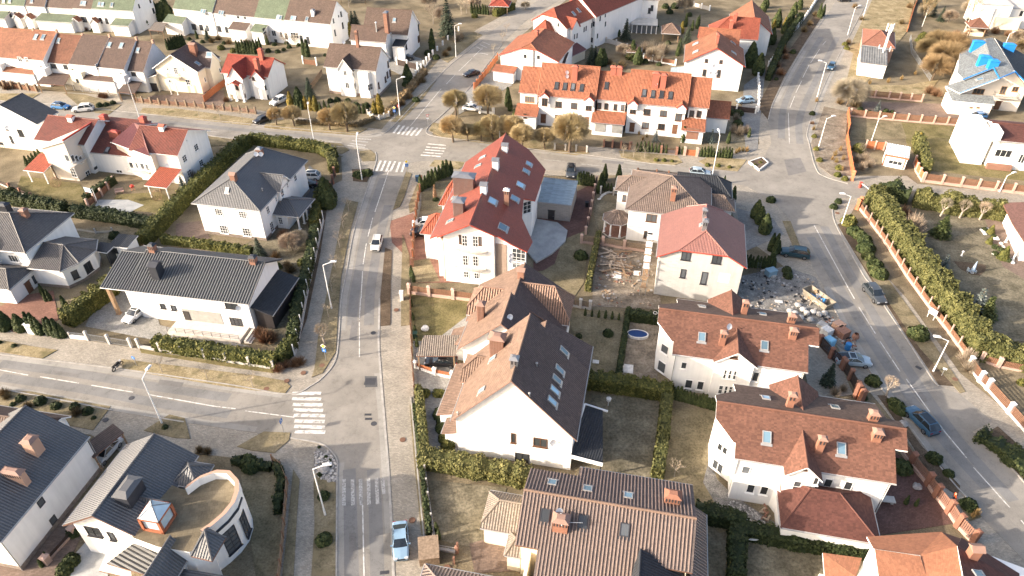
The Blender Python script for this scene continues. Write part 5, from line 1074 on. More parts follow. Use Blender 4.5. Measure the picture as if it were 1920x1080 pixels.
H.prism([(EV(-60),-1.6),(EV(20),-1.6),(EV(20),.3),(EV(-60),.3)],0,4.8); H.prism([(EV(255),-1.4),(EV(345),-1.4),(EV(345),.6),(EV(255),.6)],0,4.6); H.prism([(EV(535),-1.6),(EV(625),-1.6),(EV(625),.2),(EV(535),.2)],0,4.6,m_cream); H.prism([(EV(855),-1.4),(EV(940),-1.4),(EV(940),.6),(EV(855),.6)],0,4.6)
H.win([(400,490,1.6,1.4,2,1),(490,497,1.2,1.4,2,1),(1000,548,1.3,1.4,2,1),(310,505,.7,1.0,1,1),(548,530,.7,1.0,1,1),(580,605,.7,.9,1,1),(910,562,.7,1.0,1,1)],'d'); H.win([(90,440,1.5,1.3,2,1),(150,445,1.2,1.3,2,1),(200,448,1.0,1.3,2,1),(670,490,1.4,1.3,2,1),(730,497,1.2,1.3,2,1),(790,500,1.2,1.3,2,1)],'w'); H.door([(110,530,1.0,2.1),(690,590,1.0,2.1),(820,605,1.1,2.1)])
H.sky([(270,275,1.0,1.5),(325,278,1.0,1.5),(440,303,.9,1.3),(823,335,1.0,1.4),(912,340,1.0,1.4),(1035,375,.9,1.2)]); H.dish([(300,215,1.0),(612,235,1.0),(960,265,.8)],r=.55)
# two rows of the green and brown terrace at the top
def green_row(label,A,B,segs,ze,gable_dep,extra):
    H=House('terraced_row',label,A,B,ze,cat='terrace')
    f=lambda x:H.L((x,A[1]+(x-A[0])*(B[1]-A[1])/(B[0]-A[0])),ze).x
    for x0,x1,rm,dz,dv in segs: H.wing(ze+dz,ze+4.8+dz,'gu',u=(f(x0),f(x1)),v=(dv,10.5),roof=rm,ov=.06)
    extra(H,f); return H
def ex1(H,f):
    for x0,x1,rm in((-20,60,R_green),(285,560,R_green),(850,985,R_green)): H.wing(3.2,4.4,'sv',u=(f(x0),f(x1)),v=(-3.4,.3),roof=rm,ov=.3)
    for x in(75,120,240,380,440,480,620,640,755,800,705): H.win([(x,100+(x*.07) if x!=240 else 120,.9,1.6,1,1)],'d')
    H.win([(1042,45,.6,1.1,1,1),(1125,5,.7,1.2,1,1),(1150,80,.8,1.5,1,1)],'d'); H.sky([(30,5),(75,5),(240,5),(615,22),(635,24),(745,30),(770,32),(840,35)],.9,1.3)
    for x in(120,205,560,700): H.wing(3.0,4.2,'gv',u=(f(x)-1.4,f(x)+1.4),v=(-2.0,.3),roof=R_orange2,ov=.2)
green_row('green and brown roofed terrace at the top left corner, bluish end wall',(0,35),(1000,92),((-500,0,R_brownsh,0,0),(0,180,R_green,0,0),(180,330,R_brownsh,0,.2),(330,545,R_brownsh,-.2,.6),(545,690,R_brownsh,.2,0),(690,1000,R_green,.4,-.2)),6.2,10,ex1)
def ex2(H,f):
    for x0,x1,rm in((1245,1390,R_green),(1735,1870,R_brownsh),(1900,2000,R_green)): H.wing(3.6,5.0,'sv',u=(f(x0),f(x1)),v=(-3.0,.3),roof=rm,ov=.25)
    H.win([(1455,200,1.5,1.6,2,1),(1510,205,1.2,1.6,2,1),(1555,210,.9,1.6,1,1),(1645,215,1.2,1.6,2,1),(1700,222,1.0,1.6,1,1),(1785,125,.8,.8,1,1),(1835,128,.8,.8,1,1)],'d'); H.sky([(1515,85),(1535,88),(1650,95),(1670,98)],.9,1.3)
    tile(0,1); H.win([(290,265,2.6,1.7,3,2),(135,250,1.4,1.6,2,1),(190,258,.9,1.6,1,1)],'w'); H.sky([(165,128),(185,132),(270,135),(290,137),(382,143)],.9,1.3); H.win([(60,230,1.2,1.5,2,1),(230,270,1.2,1.6,2,1),(340,285,.9,1.5,1,1),(390,300,.9,1.9,1,1),(20,240,.9,1.4,1,1),(150,310,.9,1.2,1,1)],'d'); H.win([(637,105,.7,1.4,1,1),(650,190,.8,1.7,1,1),(580,155,.6,1.2,1,1),(592,245,.7,1.7,1,1),(618,120,.4,.5,1,1)],'d'); H.chim([(430,110,.9,.9,1.2)],m_wall,m_capg,'flat'); H.wing(4.2,5.8,'sv',u=(f(2330),f(2470)),v=(-3.6,.3),roof=R_brown2,ov=.3); tile(0,0)
green_row('green and brown roofed terrace with a white gable end, right of the top left row',(1300,70),(2480,190),((1300,1595,R_green,.3,-.2),(1595,1905,R_brownsh,.1,0),(1905,2135,R_green,.1,0),(2135,2480,R_brownsh,.3,-.2)),6.6,10,ex2)
# ------------------------------------------------------------------ north-east side
tile(0,3)
H=House('substation','small orange and white utility building with brown hip roof and a slate lean-to',(705,335),(955,365),4.2,cat='utility building',wall=m_peach,fascia=m_fasc_b)
H.wing(4.2,6.4,'gu',A=(705,335),B=(955,365),D=(995,248),end0='hip',end1='hip',roof=roofmat('clay_brown_sheet',(.27,.12,.08),0,0,stain=.08),ov=.35)
a=H.L((690,465),3.6); c=H.L((895,495),3.6); H.wing(3.6,4.1,'sv',u=(a.x,c.x),v=(a.y,.8),roof=R_asb,ov=.1,wall=m_wall)
ms=tag(empty('antenna_mast',H.M@Vector((5.5,-2.2,0))),'white lattice antenna mast with panel aerials beside the utility building','mast'); b=MB()
for k in range(3): 
    an=2*pi*k/3; b.tube((.35*cos(an),.35*sin(an),0),(.28*cos(an),.28*sin(an),11),.05)
for z in range(11):
    for k in range(3):
        a1,a2=2*pi*k/3,2*pi*(k+1)/3; b.tube((.35*cos(a1),.35*sin(a1),z),(.33*cos(a2),.33*sin(a2),z+1),.02)
b.build('lattice',m_fasc_w,ms); b=MB()
for k in range(3):
    an=2*pi*k/3+.4; b.box((.9*cos(an),.9*sin(an),10),(.3,.15,2.0),0,an); b.tube((0,0,10.6),(.9*cos(an),.9*sin(an),10.6),.04); b.tube((0,0,9.4),(.9*cos(an),.9*sin(an),9.4),.04)
for k in range(3): b.tube((0,0,4.5),(1.6*cos(k*2.1),1.6*sin(k*2.1),4.2),.05); b.box((1.6*cos(k*2.1),1.6*sin(k*2.1),4.4),(.25,.15,1.4))
b.build('aerials',m_fasc_w,ms)
H=House('villa','large cream villa with grey fleck roof, bright blue trims and blue chimneys',(1340,650),(1700,765),3.4,ang=-13,wall=stucco('ivory_stucco',(.78,.70,.6,1),.06),fascia=m_fasc_w)
def up(pts,roof,**k): H.roofpoly([[tuple(H.L((x,y),z)) for x,y,z in pts]],roof,cap=False,gutter=False,**k)
up([(1330,645,4.6),(1440,700,4.6),(1735,590,8.4),(1690,500,8.6),(1460,600,6.0)],R_bluegrey); up([(1435,700,4.4),(1330,645,4.4),(1380,755,3.3),(1700,785,3.3),(1690,720,4.4)],R_bluegrey)
up([(1420,545,6.4),(1470,600,6.4),(1690,510,9.0),(1850,530,9.6),(1685,280,9.8),(1630,290,9.6),(1490,370,6.4),(1440,390,6.2)],R_bluegrey); up([(1850,530,9.6),(2000,700,6.0),(2000,450,6.0),(1700,285,9.7)],R_slate)
up([(1690,500,9.05),(1735,585,9.0),(1850,540,9.7),(1800,500,9.7)],R_bluegrey)
a=[H.L((x,y),z) for x,y,z in((1440,700,4.3),(1735,592,8.1),(1850,545,9.3),(1990,700,6.2),(1920,760,3))]
w=[a[0],H.L((1690,725),4.0),H.L((1830,730),4.0),a[3],a[2],a[1]]
y0=a[2].y+.2; H.wallpoly([(a[0].x,y0,3.2),(a[3].x,y0,0),(a[3].x,y0,6.0),(a[2].x,y0,9.3),(a[1].x,y0,8.1),(a[0].x,y0,4.4)]); 
p0=H.L((1345,670),4.2); p1=H.L((1385,760),3.2); p2=H.L((1690,785),3.2); H.prism([(p1.x,p1.y+.2),(p2.x,p2.y+.2),(p2.x,p2.y+5.5),(p0.x+.2,p2.y+5.5),(p0.x+.2,p0.y)],0,3.15); q0=H.L((1440,470),6); H.prism([(q0.x-1.2,y0+.2),(a[3].x,y0+.2),(a[3].x,y0+16),(q0.x,y0+16),(q0.x-1.2,y0+11)],0,6.0)
H.win([(1580,685,2.4,1.3,3,1),(1765,675,1.2,1.8,2,1),(1855,668,1.3,1.2,2,1)],'o'); H.win([(1523,807,.7,.4,1,1),(1575,808,.7,.4,1,1)],'o',sill=False); H.balcony((1775,720),5,1.2); H.door([(1720,790,1.2,2.1)])
m_bluec=stucco('blue_chimney_sheet',(.02,.2,.55,1),.05); H.chim([(1565,360,2.6,1.2,1.6),(1610,480,2.4,1.6,1.8),(1680,500,2.0,1.6,1.4)],m_bluec,m_fasc_bl,'flat'); H.chim([(1800,370,2.6,1.2,1.2)],m_bluec,m_fasc_bl,'flat'); H.sky([(1590,595,1.4,1.3)])
for (x0,y0_,z0),(x1,y1_,z1) in(((1440,700,4.55),(1735,588,8.4)),((1460,598,6.45),(1690,508,9.05)),((1850,532,9.65),(2000,690,6.1)),((1690,505,9.1),(1735,588,9.0)),((1735,588,9.0),(1850,540,9.75))):
    b=MB(); b.tube(H.L((x0,y0_),z0),H.L((x1,y1_),z1),.14,.14,5); b.build('blue_edging',m_fasc_bl,H.root)
H=House('house','white modern house with dark brown tiled roof and low brick planter, at the right edge',(1530,1010),(1640,1040),6.4,ang=-14)
H.prism([(0,0),(4,0),(4,10),(0,10)],0,6.8); H.wing(6.2,7.8,'gu',u=(4.2,20),v=(-1.2,9.5),roof=R_rust2,ov=.5,end0=None); H.win([(1790,1030,1.6,1.2,2,1),(1850,1032,1.6,1.2,2,1)],'w'); H.prism([(4.1,-1.1),(5,-1.1),(5,3),(4.1,3)],5.6,8.0,m_wall)
tile(1,3); H.win([(1765,70,3.0,1.6,3,1),(1905,110,1.2,2,2,1)],'w'); h=H.hit((1740,130),H.walls)
if h: b=MB(); b.box((h[1].x,h[1].y-.5,.55),(4.6,.9,1.1)); b.build('planter',m_brickd,H.root)
H=House('kiosk','little white kiosk with orange frame and white ribbed roof behind the eastern fence',(880,75),(1058,108),2.7,cat='kiosk',fascia=m_orange,wall=m_wall)
H.wing(2.7,3.2,'sv',A=(880,75),B=(1058,108),dep=4.6,roof=R_white,ov=.12,gutter=False,thick=.4); H.win([(955,140,2.6,.9,3,1)],'w'); b=MB(); b.box((.16,.16,1.35),(.2,.2,2.5)); b.box((4.0,.16,1.35),(.2,.2,2.5)) ; b.build('corner_post',m_orange,H.root)
H=House('house','house with a plain maroon-brown roof cut by the right edge beside the shaded garden',(1760,440),(2000,470),3.6,ang=-10,fascia=m_fasc_b)
up2=lambda pts,roof:H.roofpoly([[tuple(H.L((x,y),z)) for x,y,z in pts]],roof,cap=False,gutter=False)
up2([(1760,440,3.4),(1830,590,3.4),(1920,730,3.4),(2100,730,5),(2100,430,5)],roofmat('maroon_sheet_roof',(.16,.085,.07),0,0,stain=.08)); a=H.L((1790,480),3.2); c=H.L((1850,620),3.2); d=H.L((1940,760),3.2); H.prism([(a.x+.5,a.y),(c.x+.5,c.y),(d.x,d.y),(d.x+9,d.y),(a.x+12,a.y)],0,3.2); H.post([(c.x-.3,c.y-.2),(d.x-.8,d.y+.2)],0,3.2,.15)
tile(0,3)
H=House('house','white house with stepped roofs at the top right corner',(1600,30),(1900,70),7.0,ang=-12); H.wing(7.0,7.2,'flat',u=(0,9),v=(0,10),roof=R_pale,ov=.1); H.wing(5.8,6.0,'flat',u=(8.5,22),v=(2,12),roof=R_pale,ov=.1); H.prism([(4,-.2),(4.3,-.2),(4.3,.2),(4,.2)],0,6); H.win([(1900,100,.8,1.4,1,1),(1860,40,.8,1,1,1)],'d'); H.prism([(5,-.3),(12.5,-.3),(12.5,.4),(5,.4)],0,3.6,m_cream)
H=House('gazebo','brown hip-roofed garden gazebo near the white corner house at the top right',(1515,205),(1650,240),2.6,ang=-12,cat='gazebo'); H.wing(2.6,4.8,'pyr',u=(0,5.2),v=(0,5.2),roof=R_rust,walls=False); H.post([(.6,.6),(4.6,.6),(4.6,4.6),(.6,4.6)],0,2.6,.12,m_wood,True); H.prism([(.5,.5),(4.7,.5),(4.7,4.7),(.5,4.7)],0,.9,m_cream)
tile(0,2)
H=House('gazebo','brown tent-roofed garden pavilion among the trees behind the orange terrace',(1120,250),(1250,245),2.4,ang=-10,cat='gazebo'); H.wing(2.4,4.4,'gu',u=(0,5.5),v=(0,7),end0='hip',end1='hip',roof=R_brown,walls=False); H.post([(.6,.6),(4.9,.6),(4.9,6.4),(.6,6.4)],0,2.4,.12,m_wood,True)
H=House('gazebo','small tan-roofed garden hut in the shaded garden behind the orange terrace',(860,390),(960,400),2.2,ang=-10,cat='hut'); H.wing(2.2,4.2,'pyr',u=(0,4),v=(0,4),roof=R_brown,ov=.4,wall=m_wood)
tile(0,1)
H=House('gazebo','red-roofed garden pavilion beside a hedge at the top edge',(1745,45),(1890,50),2.6,ang=-8,cat='gazebo'); H.wing(2.6,4.6,'pyr',u=(0,6.5),v=(0,6),roof=R_brred,walls=False); H.post([(.6,.6),(5.9,.6),(5.9,5.4),(.6,5.4)],0,2.6,.12,m_wood,True)
H=House('house','white wall and roof edge of a house at the very top edge',(1340,-140),(1735,-120),5,ang=-8); H.wing(6,9,'gu',u=(0,24),v=(0,9),roof=R_brownsh,ov=.4); H.win([(1390,-60,1,1.2,2,1),(1600,-55,1,1.2,2,1)],'d')
# carports, canopies
def carport(name,label,pts,z,roof,zlift=.5,posts=4,pm=None,cat='carport'):
    w=[G(x,y,z) for x,y in pts]; c=sum(w,Vector((0,0,0)))/len(w); r=tag(empty(name,(c.x,c.y,0)),label,cat)
    class K: pass
    k=House.__new__(House); k.root=r; k.roofs=[]; k.walls=[]; k.fascia=m_fasc_b; k.M=Matrix.Translation((c.x,c.y,0)); k.I=k.M.inverted()
    L=[k.I@q for q in w]; n=len(L); k.roofpoly([[(q.x,q.y,z+(zlift if i>=n/2 else 0)) for i,q in enumerate(L)]],roof,cap=False,gutter=False,thick=.15)
    for q in L: b=MB(); b.box((0,0,z/2),(.16,.16,z-.1)); o=b.build('post',pm or m_wood,r); o.location=(q.x*.9,q.y*.9,0)
    return r
sheet(770,480,5.142); carport('carport','tan tiled carport over a black car beside the brown-roofed house',[(50,965),(430,965),(492,788),(130,790)],2.9,R_tan)
tile(3,0); carport('carport','long dark ribbed carport roof over a silver car at the bottom left',[(600,115),(700,195),(930,5),(850,-60)],2.8,R_brown2,.1)
tile(0,0); carport('carport','brown carport roof in front of the stepped orange and brown terrace',[(270,625),(480,640),(545,540),(375,530)],2.6,R_brown2,.3)
carport('carport','dark slatted carport roof left of the cream house',[(880,690),(1010,700),(1075,600),(960,590)],2.6,R_brownsh,.1)
carport('canopy','tan canopy on timber posts behind the cream house',[(1110,225),(1220,235),(1255,175),(1165,172)],3.0,R_tan,.3,cat='canopy')
sheet(770,680,5.142)
pg=carport('pergola','black framed terrace pergola with white beams on the right of the five-skylight house',[(1525,905),(1851,990),(1851,450),(1690,395)],2.8,R_slate,.2,pm=m_rail,cat='pergola')
b=MB(); 
a,c=[pg.matrix_world@Vector((0,0,0)) for _ in range(2)]
w=[G(x,y,3.0) for x,y in((1525,900),(1851,985),(1900,470),(1680,400))]; o=Vector(pg.location)
b.tube(w[0]-o,w[1]-o,.22,.22,4); b.tube(w[3]-o,w[2]-o,.15,.15,4); b.tube(w[0]-o,w[3]-o,.15,.15,4); b.build('beam',m_fasc_w,pg)
# ------------------------------------------------------------------ vegetation kit
lm_hedge=leafmat('clipped_hedge_leaves',(.035,.042,.012,1),(.085,.088,.022,1),(.17,.155,.045,1))
lm_hyel=leafmat('yellowish_thuja_leaves',(.045,.05,.017,1),(.098,.098,.034,1),(.175,.163,.062,1))
lm_dark=leafmat('dark_hedge_leaves',(.014,.022,.009,1),(.032,.044,.016,1),(.065,.075,.028,1))
lm_thuja=leafmat('thuja_leaves',(.016,.026,.01,1),(.04,.054,.018,1),(.085,.095,.034,1))
lm_thyel=leafmat('golden_thuja_leaves',(.08,.065,.012,1),(.17,.13,.025,1),(.28,.2,.05,1))
lm_spruce=leafmat('spruce_needles',(.016,.024,.016,1),(.036,.048,.032,1),(.07,.085,.058,1))
lm_blue=leafmat('blue_spruce_needles',(.05,.065,.06,1),(.1,.12,.11,1),(.16,.18,.17,1))
lm_twig=leafmat('willow_twigs',(.24,.18,.095,1),(.4,.31,.17,1),(.52,.43,.26,1))
lm_brush=leafmat('brown_brush_twigs',(.115,.08,.042,1),(.21,.15,.082,1),(.32,.24,.135,1))
lm_red=leafmat('russet_twigs',(.14,.08,.045,1),(.23,.135,.08,1),(.33,.21,.135,1))
lm_grey=leafmat('pale_bare_twigs',(.2,.16,.12,1),(.33,.27,.205,1),(.45,.38,.3,1))
lm_gold=leafmat('straw_plumes',(.22,.15,.06,1),(.33,.23,.1,1),(.42,.3,.15,1))
m_bark2=plain('tree_bark',(.12,.09,.065),.9,.1,var=.3,scale=4); m_pbark=plain('pale_tree_bark',(.34,.29,.24),.9,.1,var=.2,scale=4); m_birch=ground('birch_bark',[(.35,(.05,.05,.05,1)),(.45,(.5,.48,.45,1)),(.7,(.62,.6,.57,1))],scale=3,fine=8,fmix=.2)
def rv(): 
    while True:
        v=Vector((random.uniform(-1,1),random.uniform(-1,1),random.uniform(-1,1)))
        if .05<v.length<1: return v.normalized()
def leaf(b,p,n,s,a,el=1.0):
    t=n.orthogonal().normalized(); an=random.uniform(0,2*pi); t=(t*cos(an)+n.cross(t)*sin(an)); u=n.cross(t)
    b.face([p-t*s-u*s*el*.5,p+t*s-u*s*el*.5,p+t*s*.6+u*s*el*.7,p-t*s*.6+u*s*el*.7],0,None,a)
def hedge(pts,w,h,label,mat=None,lump=.12,dens=26,ls=.15,name='hedge',group=None,px=True,taper=.9,wave=1.2,tile_=None,closed=False):
    L=[G(*p) for p in pts] if px else [Vector(p) for p in pts]
    b=MB(); c0=sum(L,Vector((0,0,0)))/len(L); mat=mat or lm_hedge; sd=Vector((random.uniform(0,99),random.uniform(0,99),0))
    for i in range(len(L)-1):
        a,c=L[i],L[i+1]; d=c-a; ln=d.length; d.normalize(); nn=Vector((-d.y,d.x,0))
        e0=w*.5 if i==0 else w*.35; e1=w*.5 if i==len(L)-2 else w*.35
        def surf(t,s,hh):
            """t along, s in -1..1 across, hh 0..1 up"""
            q=a+d*t; k=1+lump*2*noise.noise((q+sd)*wave)+lump*noise.noise((q+sd)*wave*2.7+Vector((s*3,hh*3,0)))
            return q+nn*(s*w*.5*(1-(1-taper)*hh)*k)+Vector((0,0,hh*h*k))
        # core
        n=max(2,int(ln/.6)); sec=[(-1,0),(-1,.55),(-.92,.9),(-.7,1),(0,1.02),(.7,1),(.92,.9),(1,.55),(1,0)]
        rows=[]
        for k in range(n+1):
            t=-w*.3+(ln+w*.6)*k/n if True else 0
            rows.append([surf(t,s*.93,x*.96)-c0 for s,x in sec])
        for k in range(n):
            for j in range(len(sec)-1): b.face([rows[k][j],rows[k+1][j],rows[k+1][j+1],rows[k][j+1]],0,None,random.uniform(0,.35))
        b.face(rows[0],0,None,.2); b.face(list(reversed(rows[-1])),0,None,.2)
        area=(ln+w)*(w+2*h); 
        for _ in range(int(area*dens)):
            t=random.uniform(-w*.33,ln+w*.33); r=random.uniform(0,w+2*h)
            if r<h: s,x,no=-1,r/h,-nn
            elif r<h+w: s,x,no=(r-h)/w*2-1,1,Vector((0,0,1))
            else: s,x,no=1,(r-h-w)/h,nn
            if x>.88 and abs(s)>.88: no=(no+Vector((0,0,.8))+nn*s*.5).normalized()
            p=surf(t,s,x)-c0+rv()*.05; tone=.5+.38*noise.noise((p+c0)*1.1+sd)+random.uniform(-.32,.32)
            leaf(b,p,(no+rv()*.75).normalized(),ls*random.uniform(.6,1.3),min(max(tone,0),1))
        for end,(t0,sg) in enumerate(((-w*.33,-1),(ln+w*.33,1))):
            if (end==0 and i>0) or (end==1 and i<len(L)-2): continue
            for _ in range(int(w*h*dens)):
                p=surf(t0+sg*.05,random.uniform(-1,1),random.uniform(0,1))-c0; leaf(b,p,(d*sg+rv()*.75).normalized(),ls*random.uniform(.6,1.3),random.uniform(.1,.9))
    o=b.build(name,mat,attr=True); o.location=c0; return tag(o,label,'hedge',group)
def thuja_mesh(name,mat,r=.42,h=3.0,n=620,ls=.13,prof=None,sd=0):
    b=MB(); random.seed(100+sd)
    prof=prof or (lambda t:(.75+.25*min(1,t*5))*min(1,(1-t)*1.55+.05)**.8)
    m=9; R_=[]
    for k in range(8):
        t=k/7; R_.append([Vector((r*.85*prof(t)*cos(2*pi*j/m),r*.85*prof(t)*sin(2*pi*j/m),h*t*.98)) for j in range(m)])
    for k in range(7):
        for j in range(m): b.face([R_[k][j],R_[k][(j+1)%m],R_[k+1][(j+1)%m],R_[k+1][j]],0,None,random.uniform(0,.3))
    for _ in range(n):
        t=1-(random.random()**.5)*1.0 if random.random()<.5 else random.random(); an=random.uniform(0,2*pi); rr=r*prof(t)*(1+.16*noise.noise(Vector((cos(an)*2,sin(an)*2,t*h*1.2+sd*7))))
        p=Vector((rr*cos(an),rr*sin(an),h*t)); nn=Vector((cos(an),sin(an),.35))
        leaf(b,p,(nn+rv()*.6).normalized(),ls*random.uniform(.6,1.3),min(1,max(0,.5+.4*noise.noise(p*2+Vector((sd,0,0)))+random.uniform(-.3,.3))),1.5)
    o=b.build(name,mat,attr=True); me=o.data; bpy.data.objects.remove(o); return me
def conifer(name,mat,h=6,r=1.9,n=2600,sd=0,trunkm=None,ls=.2):
    random.seed(200+sd); b=MB(); lev=int(h*2.6)
    for k in range(lev):
        t=(k+.3)/lev; z=h*(.08+.9*t); rad=r*(1-t)**.85+.06; nb=max(4,int(9*(1-t)+4))
        for j in range(nb):
            an=2*pi*(j+random.random()*.7)/nb+k; L=rad*random.uniform(.75,1.1); d=Vector((cos(an),sin(an),-.18)); 
            m=max(3,int(L*7))
            for q in range(m):
                f=(q+random.random())/m; p=Vector((0,0,z))+d*L*f+Vector((0,0,-.12*f*f*L)); w=ls*(1.15-.5*f)
                for s in(-1,1):
                    side=Vector((-sin(an),cos(an),0))*s
                    leaf(b,p+side*w*.8*random.uniform(.4,1.2),(Vector((0,0,1))+rv()*.55+d*.2).normalized(),w*random.uniform(.7,1.2),min(1,max(0,.25+.6*f+random.uniform(-.25,.25))))
    cr=b.build('crown',mat,attr=True); c=cr.data; bpy.data.objects.remove(cr)
    b=MB(); b.tube((0,0,0),(0,0,h*.95),.05+h*.018,.02,7); tr=b.build('trunk',trunkm or m_bark2); t_=tr.data; bpy.data.objects.remove(tr)
    return c,t_
def branch(b,p,d,L,r,depth,m,spread=.6,up=.25,gb=None,twig=5,seg=2):
    q=p; 
    for s in range(seg):
        d2=(d+rv()*.18+Vector((0,0,up*.25))).normalized(); e=q+d2*L/seg; b.tube(q,e,r*(1-.35*s/seg),r*(1-.35*(s+1)/seg),5 if r>.03 else 3,0,False,random.uniform(.2,.9)); q=e; d=d2
        if depth>0:
            for _ in range(2 if s==0 else 3):
                branch(gb or b,q,(d*.7+rv()*spread+Vector((0,0,up))).normalized(),L*random.uniform(.5,.75),max(r*.55,.009),depth-1,m,spread,up,gb,twig,2)
def bare_tree(h=3.2,r=.05,depth=2,sd=0,mat=None,tmat=None,spread=.75,clear=.5,up=.3,nb=6,tr=.011):
    random.seed(300+sd); t=MB(); c=MB(); t.tube((0,0,0),(.03*h*random.uniform(-1,1),0,h*clear),r,r*.75,7); top=Vector(t.v[-1]); top=Vector((0,0,h*clear)); t.tube(top,top+Vector((0,0,h*.25)),r*.75,r*.3,6)
    for k in range(nb):
        an=2*pi*k/nb+random.uniform(-.4,.4); z=h*(clear+random.uniform(-.05,.25)); branch(c,Vector((0,0,z)),Vector((cos(an)*spread,sin(an)*spread,.65)).normalized(),h*random.uniform(.2,.3),max(r*.45,tr),depth,None,spread,up)
    a=c.build('crown',mat or lm_grey,attr=True); b=t.build('trunk',tmat or m_pbark); r_=(a.data,b.data); bpy.data.objects.remove(a); bpy.data.objects.remove(b); return r_
def globe_tree(h=4.2,R_=2.0,sd=0,n=3200,mat=None,flat=.75,tmat=None,thick=.016):
    """pollarded willow: a short leaning trunk, forked limbs and a ball of fine radiating twigs"""
    random.seed(400+sd); t=MB(); c=MB(); f=Vector((random.uniform(-.15,.15),random.uniform(-.15,.15),h*.34)); t.tube((0,0,0),f,.17,.13,8); hub=[]
    for k in range(6):
        an=2*pi*k/6+random.uniform(-.3,.3); e=f+Vector((cos(an)*R_*.42,sin(an)*R_*.42,h*random.uniform(.12,.24))); t.tube(f,e,.09,.05,6); hub.append(e)
        e2=e+Vector((cos(an+.5)*R_*.2,sin(an+.5)*R_*.2,h*.12)); t.tube(e,e2,.05,.03,5); hub.append(e2)
    cen=Vector((f.x,f.y,h-R_*flat))
    for _ in range(n):
        d=rv(); 
        if d.z<-.55: d.z*=-.5; d.normalize()
        lump=1+.13*noise.noise(d*2.2+Vector((sd*3,0,0)))
        e=cen+Vector((d.x*R_,d.y*R_,d.z*R_*flat))*lump*random.uniform(.78,1.04); s=min(hub,key=lambda q:(q-e).length)*.35+(cen+d*R_*.42)*.65; mid=(s+e)/2+rv()*.12
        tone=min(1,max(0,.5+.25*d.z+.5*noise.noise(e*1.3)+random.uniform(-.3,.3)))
        for p,q,w0,w1 in((s,mid,thick*1.2,thick),(mid,e,thick,thick*.45)):
            x=(q-p).orthogonal().normalized()*w0; y=(q-p).normalized().cross(x)
            c.face([p-x,p+x,q+x*.5,q-x*.5],0,None,tone); c.face([p-y,p+y,q+y*.5,q-y*.5],0,None,tone)
    a=c.build('crown',mat or lm_twig,attr=True); b=t.build('trunk',tmat or m_bark2); r_=(a.data,b.data); bpy.data.objects.remove(a); bpy.data.objects.remove(b); return r_
def bush_mesh(mat,r=.5,h=.6,n=260,sd=0,ls=.1,twig=False):
    random.seed(500+sd); b=MB()
    if twig:
        for _ in range(n):
            d=rv(); d.z=abs(d.z)*.9+.15; d.normalize(); e=Vector((d.x*r,d.y*r,d.z*h))*random.uniform(.65,1.1); s=Vector((d.x*r*.12,d.y*r*.12,0)); x=(e-s).orthogonal().normalized()*.014; y=(e-s).normalized().cross(x); tn=random.random()
            b.face([s-x,s+x,e+x*.5,e-x*.5],0,None,tn); b.face([s-y,s+y,e+y*.5,e-y*.5],0,None,tn)
    else:
        m=8; RR=[[Vector((r*.82*sin(pi*(.12+.88*k/4)/1.0*.5+0)*cos(2*pi*j/m),r*.82*sin(pi*.5*(.12+.88*k/4))*sin(2*pi*j/m),h*.85*cos(pi*.5*k/4))) for j in range(m)] for k in range(5)]
        for k in range(4):
            for j in range(m): b.face([RR[k][j],RR[k+1][j],RR[k+1][(j+1)%m],RR[k][(j+1)%m]],0,None,random.uniform(0,.3))
        for _ in range(n):
            d=rv(); d.z=abs(d.z); k=1+.2*noise.noise(d*2.5+Vector((sd*5,0,0))); p=Vector((d.x*r,d.y*r,d.z*h))*k; leaf(b,p,(d+rv()*.7).normalized(),ls*random.uniform(.6,1.3),min(1,max(0,.5+.4*noise.noise(p*3)+random.uniform(-.3,.3))))
    o=b.build('bush',mat,attr=True); me=o.data; bpy.data.objects.remove(o); return me
PROT={}
